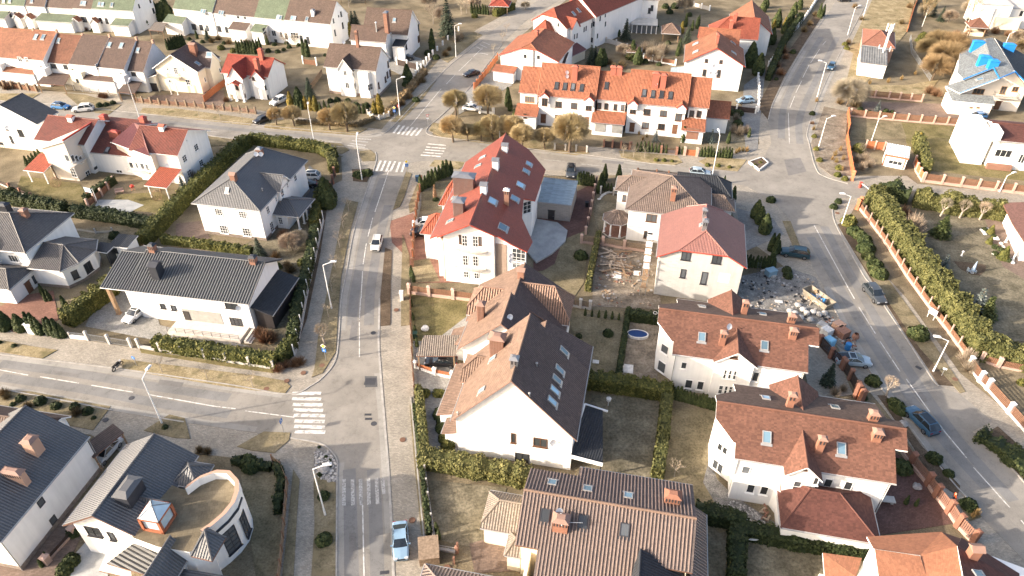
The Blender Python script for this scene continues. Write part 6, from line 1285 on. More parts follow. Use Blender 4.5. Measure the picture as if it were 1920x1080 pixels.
def proto(k):
    if k in PROT: return PROT[k]
    st=random.getstate(); kind,i=k
    if kind=='thuja': m=thuja_mesh('thuja',lm_thuja,sd=i)
    elif kind=='golden': m=thuja_mesh('thuja',lm_thyel,r=.6,sd=i)
    elif kind=='fat': m=thuja_mesh('thuja',lm_thuja,r=.8,n=1000,sd=i)
    elif kind=='cone': m=thuja_mesh('topiary',lm_hedge,r=.6,h=1.5,prof=lambda t:max(1-t,.03)**.8,ls=.08,sd=i)
    elif kind=='dry': m=thuja_mesh('thuja',lm_red,r=.3,n=450,sd=i)
    elif kind=='spruce': m=conifer('spruce',lm_spruce,sd=i)
    elif kind=='blue': m=conifer('spruce',lm_blue,h=3.2,r=1.1,sd=i,ls=.13)
    elif kind=='pine': m=conifer('pine',lm_thuja,h=5,r=2.4,sd=i,ls=.26)
    elif kind=='sapling': m=bare_tree(3.0,.05,2,i,clear=.45,spread=.8)
    elif kind=='ball': m=globe_tree(3.6,1.1,i,n=420,mat=lm_grey,flat=.8,tmat=m_pbark,thick=.009)
    elif kind=='bare': m=bare_tree(6.5,.1,3,i,clear=.25,spread=.7,nb=7)
    elif kind=='birch': m=bare_tree(9,.13,3,i,mat=lm_brush,tmat=m_birch,clear=.45,spread=.55,nb=8,up=.35)
    elif kind=='globe': m=globe_tree(sd=i)
    elif kind=='brush': m=globe_tree(4.2,2.6,i,n=2600,mat=lm_brush,flat=.72)
    elif kind=='pale': m=globe_tree(5.5,3.6,i,n=3600,mat=lm_grey,flat=.7,thick=.014)
    elif kind=='bush': m=bush_mesh(lm_dark,sd=i)
    elif kind=='gbush': m=bush_mesh(lm_hedge,sd=i)
    elif kind=='juniper': m=bush_mesh(lm_thuja,r=.7,h=.75,n=420,ls=.13,sd=i)
    elif kind=='twigbush': m=bush_mesh(lm_brush,r=.7,h=1.0,n=260,sd=i,twig=True)
    elif kind=='redbush': m=bush_mesh(lm_red,r=.8,h=1.0,n=330,sd=i,twig=True)
    elif kind=='greybush': m=bush_mesh(lm_grey,r=1.0,h=1.7,n=380,sd=i,twig=True)
    elif kind=='plume': m=bush_mesh(lm_gold,r=.35,h=.9,n=120,sd=i,twig=True)
    random.setstate(st); PROT[k]=m; return m
NM={'thuja':'thuja','golden':'thuja','fat':'thuja','dry':'thuja','cone':'topiary_cone','spruce':'spruce','blue':'spruce','pine':'conifer','sapling':'young_tree','ball':'young_tree','bare':'bare_tree','birch':'birch','globe':'willow','brush':'brush_tree','pale':'bare_tree','bush':'bush','gbush':'bush','juniper':'juniper','twigbush':'bush','redbush':'bush','greybush':'bush','plume':'grass_clump'}
CAT={'thuja':'thuja','topiary_cone':'topiary','spruce':'spruce','conifer':'conifer','young_tree':'tree','bare_tree':'tree','birch':'birch','willow':'tree','brush_tree':'tree','bush':'bush','juniper':'bush','grass_clump':'grass clump'}
PC=[0]
def plant(kind,pts,label,group=None,s=1.0,sz=None,var=.12):
    """pts on the photograph's sheet: the foot of each plant, optional own scale"""
    labs=label if isinstance(label,(list,tuple)) else None
    if group is None and not labs and len(pts)>1: group=label.split(' in ')[0]+' group'
    for i,p in enumerate(pts):
        PC[0]+=1; m=proto((kind,PC[0]%3)); q=G(p[0],p[1]); sc=(p[2] if len(p)>2 else s)*random.uniform(1-var,1+var); sv_=(sz or 1.0)*sc
        lab=labs[i] if labs else label
        if isinstance(m,tuple):
            r=empty(NM[kind],q,random.uniform(0,6.28)); r.scale=(sc,sc,sv_); tag(r,lab,CAT[NM[kind]],group)
            for nm,me in zip(('crown','trunk'),m): o=bpy.data.objects.new(nm,me); COL.objects.link(o); o.parent=r
        else:
            o=bpy.data.objects.new(NM[kind],m); COL.objects.link(o); o.location=q; o.rotation_euler=(random.uniform(-.03,.03),random.uniform(-.03,.03),random.uniform(0,6.28)); o.scale=(sc,sc,sv_); tag(o,lab,CAT[NM[kind]],group)
def line(a,b,n,s=1.0): return [(a[0]+(b[0]-a[0])*i/(n-1),a[1]+(b[1]-a[1])*i/(n-1),s) for i in range(n)]
# ------------------------------------------------------------------ hedges
tile()
hedge([(300,652),(400,668),(515,686)],1.7,2.0,'long clipped hedge behind pale posts in front of the black-roofed long house',lm_hedge)
hedge([(528,680),(548,655)],1.6,2.2,'short hedge at the street corner of the black-roofed long house')
hedge([(551,640),(560,580),(580,505),(592,440)],1.6,1.9,'tall dark hedge inside the slender white posts beside the centre street',lm_dark)
hedge([(590,425),(600,370)],1.7,1.8,'hedge between the columned porch and the centre street')
hedge([(137,606),(180,575),(232,532)],2.3,2.7,'thick hedge between the hexagonal-bay house and the long black roof',lm_hedge)
hedge([(275,458),(345,385),(440,292),(462,276)],2.3,2.6,'long diagonal hedge between the red-tiled pair and the dark hip villa',lm_hedge)
hedge([(145,404),(215,413),(285,428)],2.0,2.0,'hedge along the south side of the red-tiled pair garden',lm_dark)
hedge([(10,378),(70,388),(122,400)],1.9,2.2,'dark hedge behind the hexagonal-bay house',lm_dark)
hedge([(166,378),(212,345)],1.4,1.6,'short hedge dividing the two gardens of the red-tiled pair',lm_dark)
hedge([(475,268),(540,276),(600,284),(622,296)],2.2,2.1,'hedge behind the dark hip villa along the cross street'); hedge([(622,298),(627,322)],2.0,2.0,'short hedge return at the corner of the cross street',lm_hyel)
hedge([(310,455),(390,465),(470,478)],1.3,1.5,'low hedge behind the ridge of the black-roofed long house',lm_hedge)
hedge([(786,742),(792,800),(797,852)],1.1,1.8,'narrow upright hedge beside the lay-by and the five-skylight house',lm_hyel); hedge([(779,768),(790,860),(797,930),(805,1000)],.6,1.0,'thin dark hedge strip along the fence beside the lay-by',lm_dark)
hedge([(800,868),(890,885),(985,902)],2.3,2.0,'broad hedge in front of the white five-skylight gable wall',lm_hyel)
hedge([(1108,722),(1180,733),(1248,745)],2.2,2.1,'hedge across the back garden of the five-skylight house',lm_hedge); hedge([(1248,758),(1242,820),(1232,892)],1.5,2.0,'hedge running toward the camera between two back gardens',lm_hyel)
hedge([(1178,585),(1168,650),(1158,715)],.8,.9,'low thin hedge between the lawn and the bare earth garden',lm_dark); hedge([(1185,600),(1232,606)],1.3,1.8,'dark hedge at the north end of the bare earth garden',lm_dark)
hedge([(1312,968),(1380,985),(1378,1085)],1.9,1.9,'angled dark hedge right of the tan ribbed roof',lm_dark); hedge([(1398,1003),(1500,1022),(1615,1038)],1.9,1.7,'hedge below the white garage with small slit windows',lm_dark)
hedge([(1102,545),(1112,490),(1121,448)],.9,1.5,'narrow yellow-green hedge left of the plank pile',lm_hyel)
hedge([(1640,385),(1690,462),(1745,540),(1795,605),(1835,665)],3.4,3.6,'long tall yellow-green hedge along the eastern street fence',lm_hyel,lump=.15,wave=.5,dens=34,ls=.17,taper=.75)
hedge([(1720,385),(1790,398),(1868,408)],2.6,3.2,'tall hedge along the north side of the shaded garden',lm_hyel,lump=.16,wave=.6,dens=34,ls=.17,taper=.75)
hedge([(1650,368),(1690,378)],2.6,3.0,'dark end of the tall hedge at the garden corner',lm_dark,lump=.25,wave=.6)
hedge([(1850,668),(1935,690)],3.2,3.3,'tall hedge behind the slatted fence at the right edge',lm_hyel,lump=.15,wave=.5,dens=34,ls=.17,taper=.75)
hedge([(1718,268),(1733,322)],2.0,2.6,'yellow-green hedge right of the little kiosk',lm_hyel,lump=.2,wave=.7)
hedge([(700,225),(670,238),(560,232)],1.0,.9,'low brown hedge behind the street willows',lm_brush) ; hedge([(730,215),(770,170),(795,140)],1.6,1.3,'brown twiggy hedge along the branch street',lm_brush,lump=.25)
hedge([(850,250),(920,255),(985,262)],1.4,1.2,'brown hedge under the willows before the orange terrace',lm_twig,lump=.25)
hedge([(1845,825),(1885,850),(1925,885)],2.4,1.0,'dark spreading juniper bed on the right-hand verge',lm_dark,lump=.35,wave=.8); hedge([(5,808),(60,822),(95,832)],2.6,1.5,'dark hedge at the bottom left below the planted verge',lm_dark,lump=.3)
hedge([(522,878),(530,905),(522,960)],1.0,1.2,'dark ivy hedge inside the curved brown fence',lm_dark,lump=.25)
hedge([(505,880),(445,868)],1.0,1.0,'low dark hedge behind the curved roof terrace',lm_dark,lump=.3)
hedge([(1385,217),(1330,212)],1.2,1.3,'dark hedge right of the orange terrace',lm_dark); hedge([(1440,150),(1470,80),(1500,40)],1.5,2.2,'dark hedge inside the white fence of the north-east street',lm_dark,lump=.25)
hedge([(930,30),(960,18)],2.0,2.0,'hedge beside the red pavilion at the top edge'); hedge([(1815,45),(1850,35)],1.2,1.4,'dark hedge behind the brown gazebo at the top right',lm_dark)
# ------------------------------------------------------------------ thujas and conifers
plant('fat',[(12,617,1.15),(42,620,1.0)],['large thuja at the left edge before the red paving','large dark thuja beside the white box at the left'])
plant('thuja',[(64,622,1.25),(72,625,1.3),(80,627,1.2)],'tall thuja in the clump left of the white gate box','thujas left of the gate box',1.2); plant('thuja',[(94,628,1.05),(104,630,1.1),(114,632,1.15),(121,633,1.0)],'slim thuja in the row beside the open driveway gate','thujas at the driveway gate'); plant('thuja',[(128,585,1.0)],'single pointed thuja on the small lawn of the hexagonal-bay house')
plant('thuja',line((56,318),(78,300),5,.95),'pointed thuja in the row left of the red tiled canopy','thujas by the red canopy')
plant('thuja',[(790,358),(797,354),(804,351),(811,347),(818,339),(825,336),(832,333),(839,330),(846,327)],'dark thuja in the row at the north corner of the red-roofed apartment house','thujas north of the apartment house',1.1); plant('dry',[(816,374)],'dried russet thuja in the small garden of the red-roofed apartment house',s=1.1); plant('bush',[(817,376,1.2)],'dark low bush at the foot of the dried thuja')
plant('thuja',[(772,520,.9),(776,528,.7)],'thuja at the fence corner below the parked black car','thujas at the fence corner'); plant('thuja',line((772,575),(782,650),4,.55),'small thuja inside the brown street fence','small thujas at the brown fence')
plant('thuja',line((1084,345),(1112,349),7,.95),'thuja in the dense row above the brown driveway','thujas above the brown driveway'); plant('thuja',[(1134,338,1.35)],'tall thuja standing left of the pair near the tan hip roof'); plant('thuja',[(1160,341,1.35)],'tall thuja right of the pair near the tan hip roof'); plant('thuja',line((1122,362),(1128,348),4,1.0),'thuja in the dark cluster at the garden corner by the stones','thujas by the stones'); plant('thuja',line((1133,358),(1158,362),5,.7),'small thuja in the low row by the stone edging','small thujas at the stone edging')
plant('thuja',[(1371,384,1.3)],'single tall thuja beside the grey side roof of the tan hip villa'); plant('fat',[(1416,408,1.15),(1424,419,1.2),(1433,437,1.35)],['upper of three big thujas in the eastern front garden','middle of three big thujas in the eastern front garden','lower of three big thujas in the eastern front garden']); plant('thuja',[(1357,345,.6)],'small thuja behind the tan hip roof by the street')
plant('thuja',line((1396,500),(1450,503),9,.8),'thuja in the row between the red metal roof and the teal car','thujas by the teal car'); plant('thuja',[(1452,470,1.1)],'upright thuja with yellow top beside the teal car')
plant('thuja',line((1256,745),(1338,768),15,.75),'thuja in the dense row between the two rust-roofed villas','thujas between the villas'); plant('thuja',line((1097,592),(1160,600),6,.5),'little dark thuja along the back lawn fence','little thujas on the lawn')
tile(1,2); plant('thuja',line((935,55),(1155,68),9,.75),'clipped thuja in the left row before the orange terrace','left thujas before the terrace'); plant('thuja',line((1415,95),(1640,108),11,.8),'clipped thuja in the right row before the orange terrace','right thujas before the terrace'); plant('thuja',[(1250,75,.6),(1275,78,.6)],'small thuja between the brick gate piers','thujas at the brick gate'); plant('plume',[(1700,60,1.5),(1730,55,1.4),(1760,58,1.6),(1680,70,1.3)],'straw-coloured plant in the bed right of the thuja rows','straw-coloured bed plants')
tile(0,2); plant('thuja',[(1280,1065,1.1),(1410,1072,.7),(1620,1075,.9),(1775,1030,.8)],['thuja by the steps of the orange terrace','short thuja beside the terrace garage','thuja at the corner right of the orange terrace','thuja by the path right of the orange terrace']); plant('blue',[(1075,1062,1.1)],'blue spruce in front of the middle of the orange terrace'); plant('blue',[(1490,1070,1.0)],'blue spruce at the right end of the orange terrace'); plant('thuja',[(15,920,1.2)],'thuja at the left end wall of the orange terrace')
plant('spruce',[(850,300,1.0)],'broad spruce by the glazed veranda of the red-roofed row'); plant('fat',[(750,275,1.1),(790,270,1.1)],'dark thuja of the pair left of the glazed veranda','thujas at the veranda'); plant('pine',[(900,440,1.0)],'pale green conifer behind the orange terrace chimneys'); plant('fat',[(940,480,1.5),(660,495,1.5),(680,490,1.5)],['tall dark thuja behind the paired terrace chimneys','tall dark thuja behind the terrace, left of two','tall dark thuja behind the terrace, right of two']); plant('spruce',[(590,480,.9),(620,470,.8)],'dark conifer in the clump by the red lean-to','conifers by the lean-to')
plant('fat',[(1780,500,2.1),(1840,560,1.9)],['tallest thuja right of the orange-roofed gabled house','second tall thuja right of the orange-roofed gabled house']); plant('golden',[(1830,215,1.2),(1875,225,1.2),(1900,235,1.2)],'golden thuja at the top by the white fence','golden thujas by the white fence'); plant('thuja',[(1350,230,1.2),(1385,215,1.2),(1395,195,1.2)],'thuja in the clump before the round aerial dish','thujas before the aerial dish'); plant('golden',[(1270,250,1.2)],'golden thuja beside the brown tent-roofed pavilion'); plant('spruce',[(1310,330,.9),(1260,400,.7)],['conifer left of the orange-roofed gabled house','smaller conifer left of the orange-roofed gabled house']); plant('thuja',[(1240,420,1.2),(1255,380,1.2),(1300,200,1.4)],'slim thuja in the shaded garden left of the gabled house','slim thujas in the shaded garden'); plant('greybush',[(1040,400,2.0),(1100,420,2.0),(1140,400,1.8),(990,390,1.8)],'pale bare bush in the shaded garden behind the terrace','pale bushes behind the terrace'); plant('twigbush',[(760,520,2.2),(820,510,2.4),(730,480,2.0)],'brown bush behind the orange terrace roof','brown bushes behind the terrace'); plant('bare',[(1290,95,.8)],'pale bare tree at the top edge above the gardens')
plant('fat',[(1880,90,1.4),(1900,60,1.4),(1840,160,1.3),(1860,400,1.5),(1900,350,1.5),(1880,300,1.4)],'dark thuja in the belt along the north-east street','thujas along the north-east street')
tile(0,3); plant('fat',[(60,200,1.6),(120,250,1.3),(160,180,1.4),(20,330,1.5),(230,70,1.2),(190,110,1.2)],'dark tree in the belt inside the white street fence','dark trees inside the white fence'); plant('golden',[(35,240,1.1),(120,210,1.2)],'golden-topped thuja inside the white street fence','golden thujas inside the fence'); plant('thuja',[(380,130,1.3),(410,120,1.2),(395,140,1.0)],'dark thuja on the roadside bank of the north-east street','thujas on the roadside bank'); plant('twigbush',[(270,240,2.0),(310,190,1.8),(350,120,1.6)],'brown bush on the bank of the north-east street','brown bushes on the bank'); plant('redbush',[(110,400,2.2),(130,440,1.8),(60,500,2.0),(90,560,1.8)],'reddish bare bush on the western verge of the north-east street','reddish verge bushes'); plant('bush',[(185,400,1.6),(60,600,1.2)],'dark bush on the western verge of the north-east street','dark verge bushes')
plant('pale',[(590,800,1.15)],'large spreading bare tree beside the north-east street'); plant('twigbush',[(650,800,2.4),(540,780,2.0),(610,740,2.4)],'twiggy bush at the foot of the large bare tree','bushes under the bare tree'); plant('gbush',[(590,370,1.7),(575,340,1.5)],'yellow-green bush on the tip of the roadside island','bushes on the island'); plant('brush',[(1180,450,1.6),(1300,540,1.9),(1230,600,1.6),(1340,440,1.7),(1250,420,1.7),(1390,400,1.4)],'golden-brown shrub in the thicket left of the blue-trimmed villa','golden-brown thicket'); plant('gbush',[(1160,280,2.6),(1130,310,2.2)],'dark shrub at the back of the golden-brown thicket','dark thicket shrubs'); plant('redbush',[(1210,700,2.2),(1260,720,2.0)],'bare russet shrub at the end of the short brown fence','russet fence shrubs')
plant('birch',[(1155,200,1.0)],'white-stemmed birch left of the small spruce at the top right'); plant('birch',[(1470,240,1.05)],'leaning white birch before the brown gazebo'); plant('spruce',[(1290,160,.75)],'small spruce between the two birches'); plant('blue',[(815,840,1.0)],'little blue spruce between the two brown slatted fences'); plant('bush',[(690,830,1.3),(880,845,1.4),(930,850,1.2),(760,845,1.0)],'dark low bush along the brown slatted fence','low bushes at the slatted fence'); plant('redbush',[(1600,250,2.2),(1700,250,2.2),(1500,260,2.0),(1400,280,2.2),(1800,270,2.0)],'brown bush in the strip behind the blue-trimmed villa','brown bushes behind the villa'); plant('brush',[(1890,400,1.0)],'brown brush tree at the right edge behind the blue chimneys'); plant('spruce',[(1220,120,1.0),(1190,60,1.1)],'dark spruce at the top right behind the birch','spruces behind the birch'); plant('golden',[(1120,1085,1.0)],'yellow-green conifer by the kiosk roof')
for i,(x,y,k,s) in enumerate(((330,860,'bush',1.2),(330,930,'redbush',.9),(340,975,'plume',1.2),(345,1030,'gbush',1.2),(362,765,'plume',1.6))): plant(k,[(x,y,s)],['dark shrub by the street lamp on the eastern verge','russet shrub on the eastern verge below the dark one','straw clump on the eastern verge','round yellow-green shrub on the eastern verge','straw clump at the lamp foot on the eastern verge'][i])
tile(1,3); 
plant('gbush',[(360,45,1.3),(385,130,1.2),(530,190,1.4),(520,240,1.4),(575,270,1.2)],'small dry shrub on the pale bed by the north-east street','small shrubs on the pale bed'); plant('plume',[(500,90,1.6),(510,140,1.6),(550,200,1.4),(540,50,1.4),(560,120,1.5),(480,120,1.3)],'straw clump on the pale bed by the north-east street','straw clumps on the pale bed'); plant('greybush',[(690,60,1.2),(720,130,1.3),(700,190,1.2),(760,170,1.2),(660,130,1.1)],'grey bare bush in the garden left of the kiosk','grey bushes left of the kiosk'); plant('gbush',[(680,50,2.4)],'yellow-green bush in the garden left of the kiosk')
plant('gbush',[(600,600,3.0)],'large yellow-green bush on the verge below the leaning lamp'); plant('juniper',[(640,670,2.0),(680,700,1.8),(720,740,2.0),(730,800,2.0),(750,860,1.7)],'dark juniper in the long clump on the eastern verge','junipers in the verge clump'); plant('juniper',[(800,930,1.7),(830,990,1.9),(800,960,1.5)],'dark juniper in the small clump farther down the verge','junipers lower on the verge'); plant('bush',[(525,440,1.3),(490,480,1.4)],'round dark bush on the corner of the eastern side street','round corner bushes')
plant('redbush',[(1000,540,2.6)],'russet shrub behind the tall hedge'); plant('greybush',[(1050,690,2.6),(980,720,1.6),(1080,650,1.8)],'whitish bare shrub breaking through the tall hedge','whitish shrubs in the hedge'); plant('pine',[(1285,690,.85)],'bluish conifer with a yellow tip on the shaded lawn'); plant('ball',[(1290,545,1.1),(1435,555,1.1),(1585,570,1.1)],'round-headed bare tree against the northern garden hedge','round bare trees at the hedge',var=.03)
plant('cone',[(1665,670,1.25),(1655,745,1.15),(1760,860,1.5)],['upper of three topiary cones among white stones','middle of three topiary cones among white stones','lowest and largest topiary cone among white stones']); plant('bush',[(1620,650,1.0),(1690,700,1.0),(1700,780,1.2),(1740,800,1.1),(1700,830,1.0),(1800,880,1.0)],'low heath bush in the stone-edged bed','low bushes in the stone bed'); plant('blue',[(1530,1290,1.7)],'large silvery conifer in the shaded garden behind the hedge') ; plant('blue',[(1310,940,1.0)],'small grey-green conifer behind the tall hedge')
plant('thuja',[(15,800,1.1),(45,830,1.0),(70,820,.9),(30,880,1.0)],'dark thuja in the clump left of the teal car','thujas left of the teal car'); plant('bush',[(140,960,1.5),(150,1000,1.4)],'dark bush below the teal car','bushes below the teal car'); plant('juniper',[(20,430,1.4)],'dark spreading juniper west of the eastern street junction')
tile(2,3); plant('juniper',[(1120,360,1.9)],'single dark juniper on the verge by the white parking sign'); plant('juniper',[(785,710,1.6)],'dark juniper on the paving below the silver car'); plant('juniper',[(960,900,1.3),(990,930,1.3),(940,870,1.1)],'dark juniper on the strip above the dark car with the reflecting roof','junipers above the blue-roofed car'); plant('spruce',[(440,720,.75)],'dark weeping spruce in a ring of stones'); plant('greybush',[(560,770,.8),(500,800,.8),(1480,560,1.6),(1500,620,1.4)],'dry grass bush near a fence on the east side','dry grass bushes'); plant('ball',[(885,810,.9)],'pinkish bare sapling by the eastern kerb'); plant('gbush',[(1900,720,1.2)],'green bush at the right edge by the drive'); plant('pine',[(1610,230,.8)],'pale conifer behind the long tall hedge'); plant('bush',[(720,830,.9)],'dark bush behind the brick gate pier')
tile(3,3); plant('juniper',[(1240,210,1.5),(1350,320,1.0),(1000,280,1.6),(1500,560,1.3)],['dark juniper on the strip beside the parked car','small juniper on the strip above the walker','dark juniper behind the slatted fence','juniper on the last strip below the walker']); plant('thuja',[(1030,540,.5),(1105,555,.5)],'tiny thuja on the strip inside the brick fence','tiny thujas inside the brick fence'); plant('plume',[(1530,640,1.2),(1560,620,1.2)],'straw clump at the end of the lowest strip','straw clumps at the lowest strip')
# north-west gardens
tile(0,1); plant('golden',[(262,800,1.35),(375,815,1.1),(415,825,1.1),(450,830,1.1)],'golden thuja in the clump before the white stepped-gable house','golden thujas before the stepped gable'); plant('fat',[(325,790,1.6)],'big thuja with a yellow crown beside the white car'); plant('thuja',[(300,815,.9),(320,820,.9),(345,822,.9),(485,835,.8),(520,830,.9),(550,835,.8)],'dark slim thuja between the golden ones','slim thujas between the golden ones'); plant('golden',[(930,845,1.7),(890,850,1.2)],['large golden thuja at the corner of the stepped-gable house','smaller golden thuja at the corner of the stepped-gable house']); plant('thuja',[(780,850,.8),(810,850,.8),(840,845,.8),(700,835,.7),(600,830,.8),(630,828,.8)],'small dark thuja in the front bed of the stepped-gable house','small thujas in the front bed'); plant('bush',[(560,765,1.6),(610,760,1.5),(690,765,1.4),(750,790,1.4),(830,800,1.5)],'clipped dark bush under the stepped-gable house','clipped bushes under the stepped gable'); plant('spruce',[(410,740,.9)],'dark conifer between the red-roofed house and the stepped gable')
plant('fat',[(1140,610,1.5)],'thuja beside the white gate posts of the branch street'); plant('thuja',[(1320,370,1.8)],'tall slim thuja at the branch street corner'); plant('spruce',[(1440,270,1.9)],'tall dark spruce beside the branch street lamp'); plant('twigbush',[(1200,640,2.0),(1250,620,2.0),(1150,740,1.8),(1100,790,1.6),(1150,680,1.8),(1420,420,1.8),(1450,380,1.6)],'brown bush on the verge of the branch street','brown bushes on the branch verge'); plant('greybush',[(1510,310,1.8),(1540,290,1.5)],'bare bush at the branch street lamp','bare bushes at the lamp'); plant('golden',[(700,280,2.0)],'tall yellowish conifer between the two brown-roofed houses'); plant('spruce',[(760,250,1.1),(730,230,1.0)],'dark conifer between the two brown-roofed houses','conifers between brown roofs'); plant('thuja',[(365,420,1.6),(390,425,1.5)],'slim thuja before the white end of the green terrace','slim thujas at the green terrace end'); plant('bush',[(95,390,1.6),(165,395,1.4),(210,380,1.2),(250,360,1.3)],'dark round bush behind the bright red roof','round bushes behind the red roof'); plant('thuja',[(10,370,1.0),(35,372,1.0)],'little thuja behind the bright red roof','little thujas behind the red roof'); plant('bare',[(1330,180,1.0),(1580,100,.9),(700,60,1.0),(1540,110,.9)],['bare tree at the far end behind the brown roofs','bare tree by the far street bend','bare tree behind the green terrace end','second bare tree by the far street bend']); plant('thuja',line((1620,100),(1740,110),7,1.0),'thuja in the far row before the red pavilion','far thujas by the pavilion'); plant('gbush',[(1640,130,2.0)],'round bush by the far street bend'); plant('sapling',[(1780,410,1.1),(1850,330,1.1),(1880,250,1.0),(1665,280,.9)],'bare sapling along the branch street','saplings on the branch street'); plant('bush',[(1290,410,2.0)],'dark clipped bush in the yard of the long brown roof')
plant('globe',[(155,940,1.0),(290,950,1.2),(555,978,1.25),(685,988,1.65)],['smallest roadside willow left of the row by the cross street','second roadside willow by the cross street','third roadside willow, touching the largest','largest roadside willow by the cross street'],var=.03); plant('globe',[(1500,880,1.6),(1740,880,1.9)],['round willow left of the white carport','round willow right of the white carport'],var=.03); plant('globe',[(1480,1068,1.4),(1590,1060,1.0),(1690,1062,1.15),(1775,1050,1.4),(1870,1040,1.3),(1930,1060,1.4)],['large willow at the crossing corner','small willow just right of the crossing corner','willow left of the short lamp post','willow behind the short lamp post','willow right of the short lamp post','willow nearest the red roof ridge'],var=.03); plant('thuja',[(1890,800,1.5),(1905,830,1.3)],'dark thuja behind the right willow','thujas behind the willow')
tile(0,2); plant('globe',[(75,1130,1.4),(245,1120,1.2),(430,1145,2.1)],['willow below the left end of the orange terrace','smaller willow below the orange terrace','very large willow before the orange terrace windows'],var=.02); plant('plume',[(950,1010,1.2),(1010,1030,1.2),(980,1050,1.0)],'dry plant in the front garden of the orange terrace','dry plants before the terrace'); plant('greybush',[(1680,900,1.2),(1700,1010,1.3),(1750,1000,1.3),(1660,990,1.1)],'grey shrub right of the orange terrace','grey shrubs right of the terrace'); plant('bush',[(1510,800,1.3),(1560,810,1.3),(1600,815,1.3)],'dark bush in the row before the low white annexe','bushes at the white annexe'); plant('juniper',[(1700,860,1.6),(1690,940,1.5)],'dark shrub by the path right of the orange terrace','dark shrubs by the path')
tile(0,0); plant('thuja',line((1265,375),(1385,350),8,1.1),'dark thuja in the row left of the cream house roof','thujas left of the cream house'); plant('thuja',line((1790,400),(1915,405),7,1.3),'dark thuja in the row behind the bright red roof chimneys','thujas behind the red chimneys'); plant('fat',[(1190,160,1.9),(1215,165,2.0),(1245,165,2.0),(1275,170,2.0),(1260,130,2.0)],'tall dark thuja at the gap between the two top terraces','tall thujas between the terraces'); plant('fat',[(1085,210,1.7)],'conical spruce-like thuja before the bluish end wall'); plant('fat',[(285,175,1.2),(540,185,1.2),(580,195,1.2),(600,200,1.0)],'dark thuja before the top left terrace','thujas before the top left terrace'); plant('gbush',[(1660,370,2.2),(1750,390,1.8)],'yellow-green bush behind the cream house','bushes behind the cream house'); plant('redbush',[(60,670,1.8),(90,650,1.8),(120,660,1.6),(30,640,1.8),(760,730,1.4),(790,735,1.4)],'brown bush along the front fence of the stepped terrace','brown bushes at the terrace fence'); plant('gbush',[(600,650,1.3),(680,645,1.3),(820,680,1.2),(740,650,1.2)],'green bush in the front garden of the stepped terrace','green bushes of the terrace'); plant('bush',[(750,800,1.6),(800,795,1.5),(850,780,1.4)],'dark low bush beside the white van on the cross street verge','dark bushes on the verge'); plant('sapling',[(1500,880,1.0),(1655,892,1.15),(1817,907,1.0)],'bare sapling on the northern verge of the cross street','saplings on the northern verge'); plant('redbush',[(700,640,1.0),(1700,760,1.2)],'small russet bush by a fence north of the cross street','small russet bushes')
tile(1,0); plant('juniper',[(85,360,1.4),(240,440,1.2)],'bush in the hedge line behind the hexagonal-bay house','bushes behind the bay house'); plant('blue',[(1375,330,.9)],'grey-green young conifer beside the right red canopy'); plant('greybush',[(1450,260,1.2)],'whitish bare shrub beside the right red canopy'); plant('bush',[(860,700,1.8)],'dark bush beside the small white-edged shed'); plant('redbush',[(1095,760,1.4)],'round bare red bush behind the black-roofed long house'); 
tile(1,1); plant('fat',[(545,470,1.9),(560,440,1.8),(520,420,1.6)],'big dark thuja at the driveway corner of the dark hip villa','big thujas at the driveway corner'); plant('juniper',[(760,240,1.3),(800,235,1.3),(840,230,1.4),(780,255,1.2)],'dark juniper on the verge corner by the tall lamp','junipers by the tall lamp'); plant('pale',[(275,800,.62),(330,770,.55)],'large pale bare shrub beside the dark hip villa','pale shrubs beside the hip villa'); plant('redbush',[(210,700,1.8)],'reddish shrub beside the dark hip villa'); plant('spruce',[(35,850,.7)],'dark conifer at the corner of the dark hip villa'); plant('twigbush',[(150,860,1.6),(260,960,1.6),(240,920,1.4)],'brown bush behind the right gable of the long black roof','brown bushes behind the long roof'); plant('gbush',[(160,930,1.8),(350,900,1.6)],'green bush behind the right gable of the long black roof','green bushes behind the long roof')
plant('sapling',[(697,508,1.0),(656,637,1.0),(630,782,1.05),(600,942,1.05)],['first bare sapling on the centre verge, nearest the crossing','second bare sapling down the centre verge','third bare sapling down the centre verge','fourth bare sapling, above the tall lamp'],var=.04)
tile(2,1); plant('sapling',[(572,30,1.0),(545,222,1.0)],['thin sapling below the tall lamp on the centre verge','thin sapling above the round-headed one'],var=.04); plant('ball',[(517,420,1.15)],'round-headed pinkish sapling behind the corner priority sign'); plant('redbush',[(70,400,2.0),(120,390,1.6),(30,350,1.4)],'orange-brown ornamental bush by the right gable of the long house','orange bushes by the gable'); plant('redbush',[(170,620,1.2),(220,590,1.3),(290,580,1.5),(330,570,1.3)],'low brown shrub at the fence corner by the junction','low shrubs at the fence corner'); plant('juniper',[(1400,1060,1.5),(1420,1000,1.6),(1390,960,1.4)],'dark evergreen bush beside the five-skylight house wall','dark bushes beside the gable'); plant('gbush',[(1270,800,1.3),(1360,800,1.4),(1390,800,1.3)],'round green bush before the brown lean-to roof','round bushes before the lean-to')
tile(3,1); plant('gbush',[(1410,60,1.6),(1440,110,1.9),(1500,30,1.3)],'bright round bush at the left foot of the white gable','round bushes at the gable foot'); plant('juniper',[(510,490,.95),(510,820,1.25)],['upper dark conical shrub on the strip by the leaning lamp','lower dark conical shrub on the strip by the kerb']); plant('bush',[(475,120,.5),(525,190,.55),(560,215,.5),(565,265,.5),(480,325,.6),(470,150,.4)],'tiny dark shrub in the gravel bed','tiny shrubs in the gravel bed'); plant('thuja',[(1370,800,.6),(1355,740,.5)],'low dark shrub inside the pale-post fence','low shrubs inside the post fence')
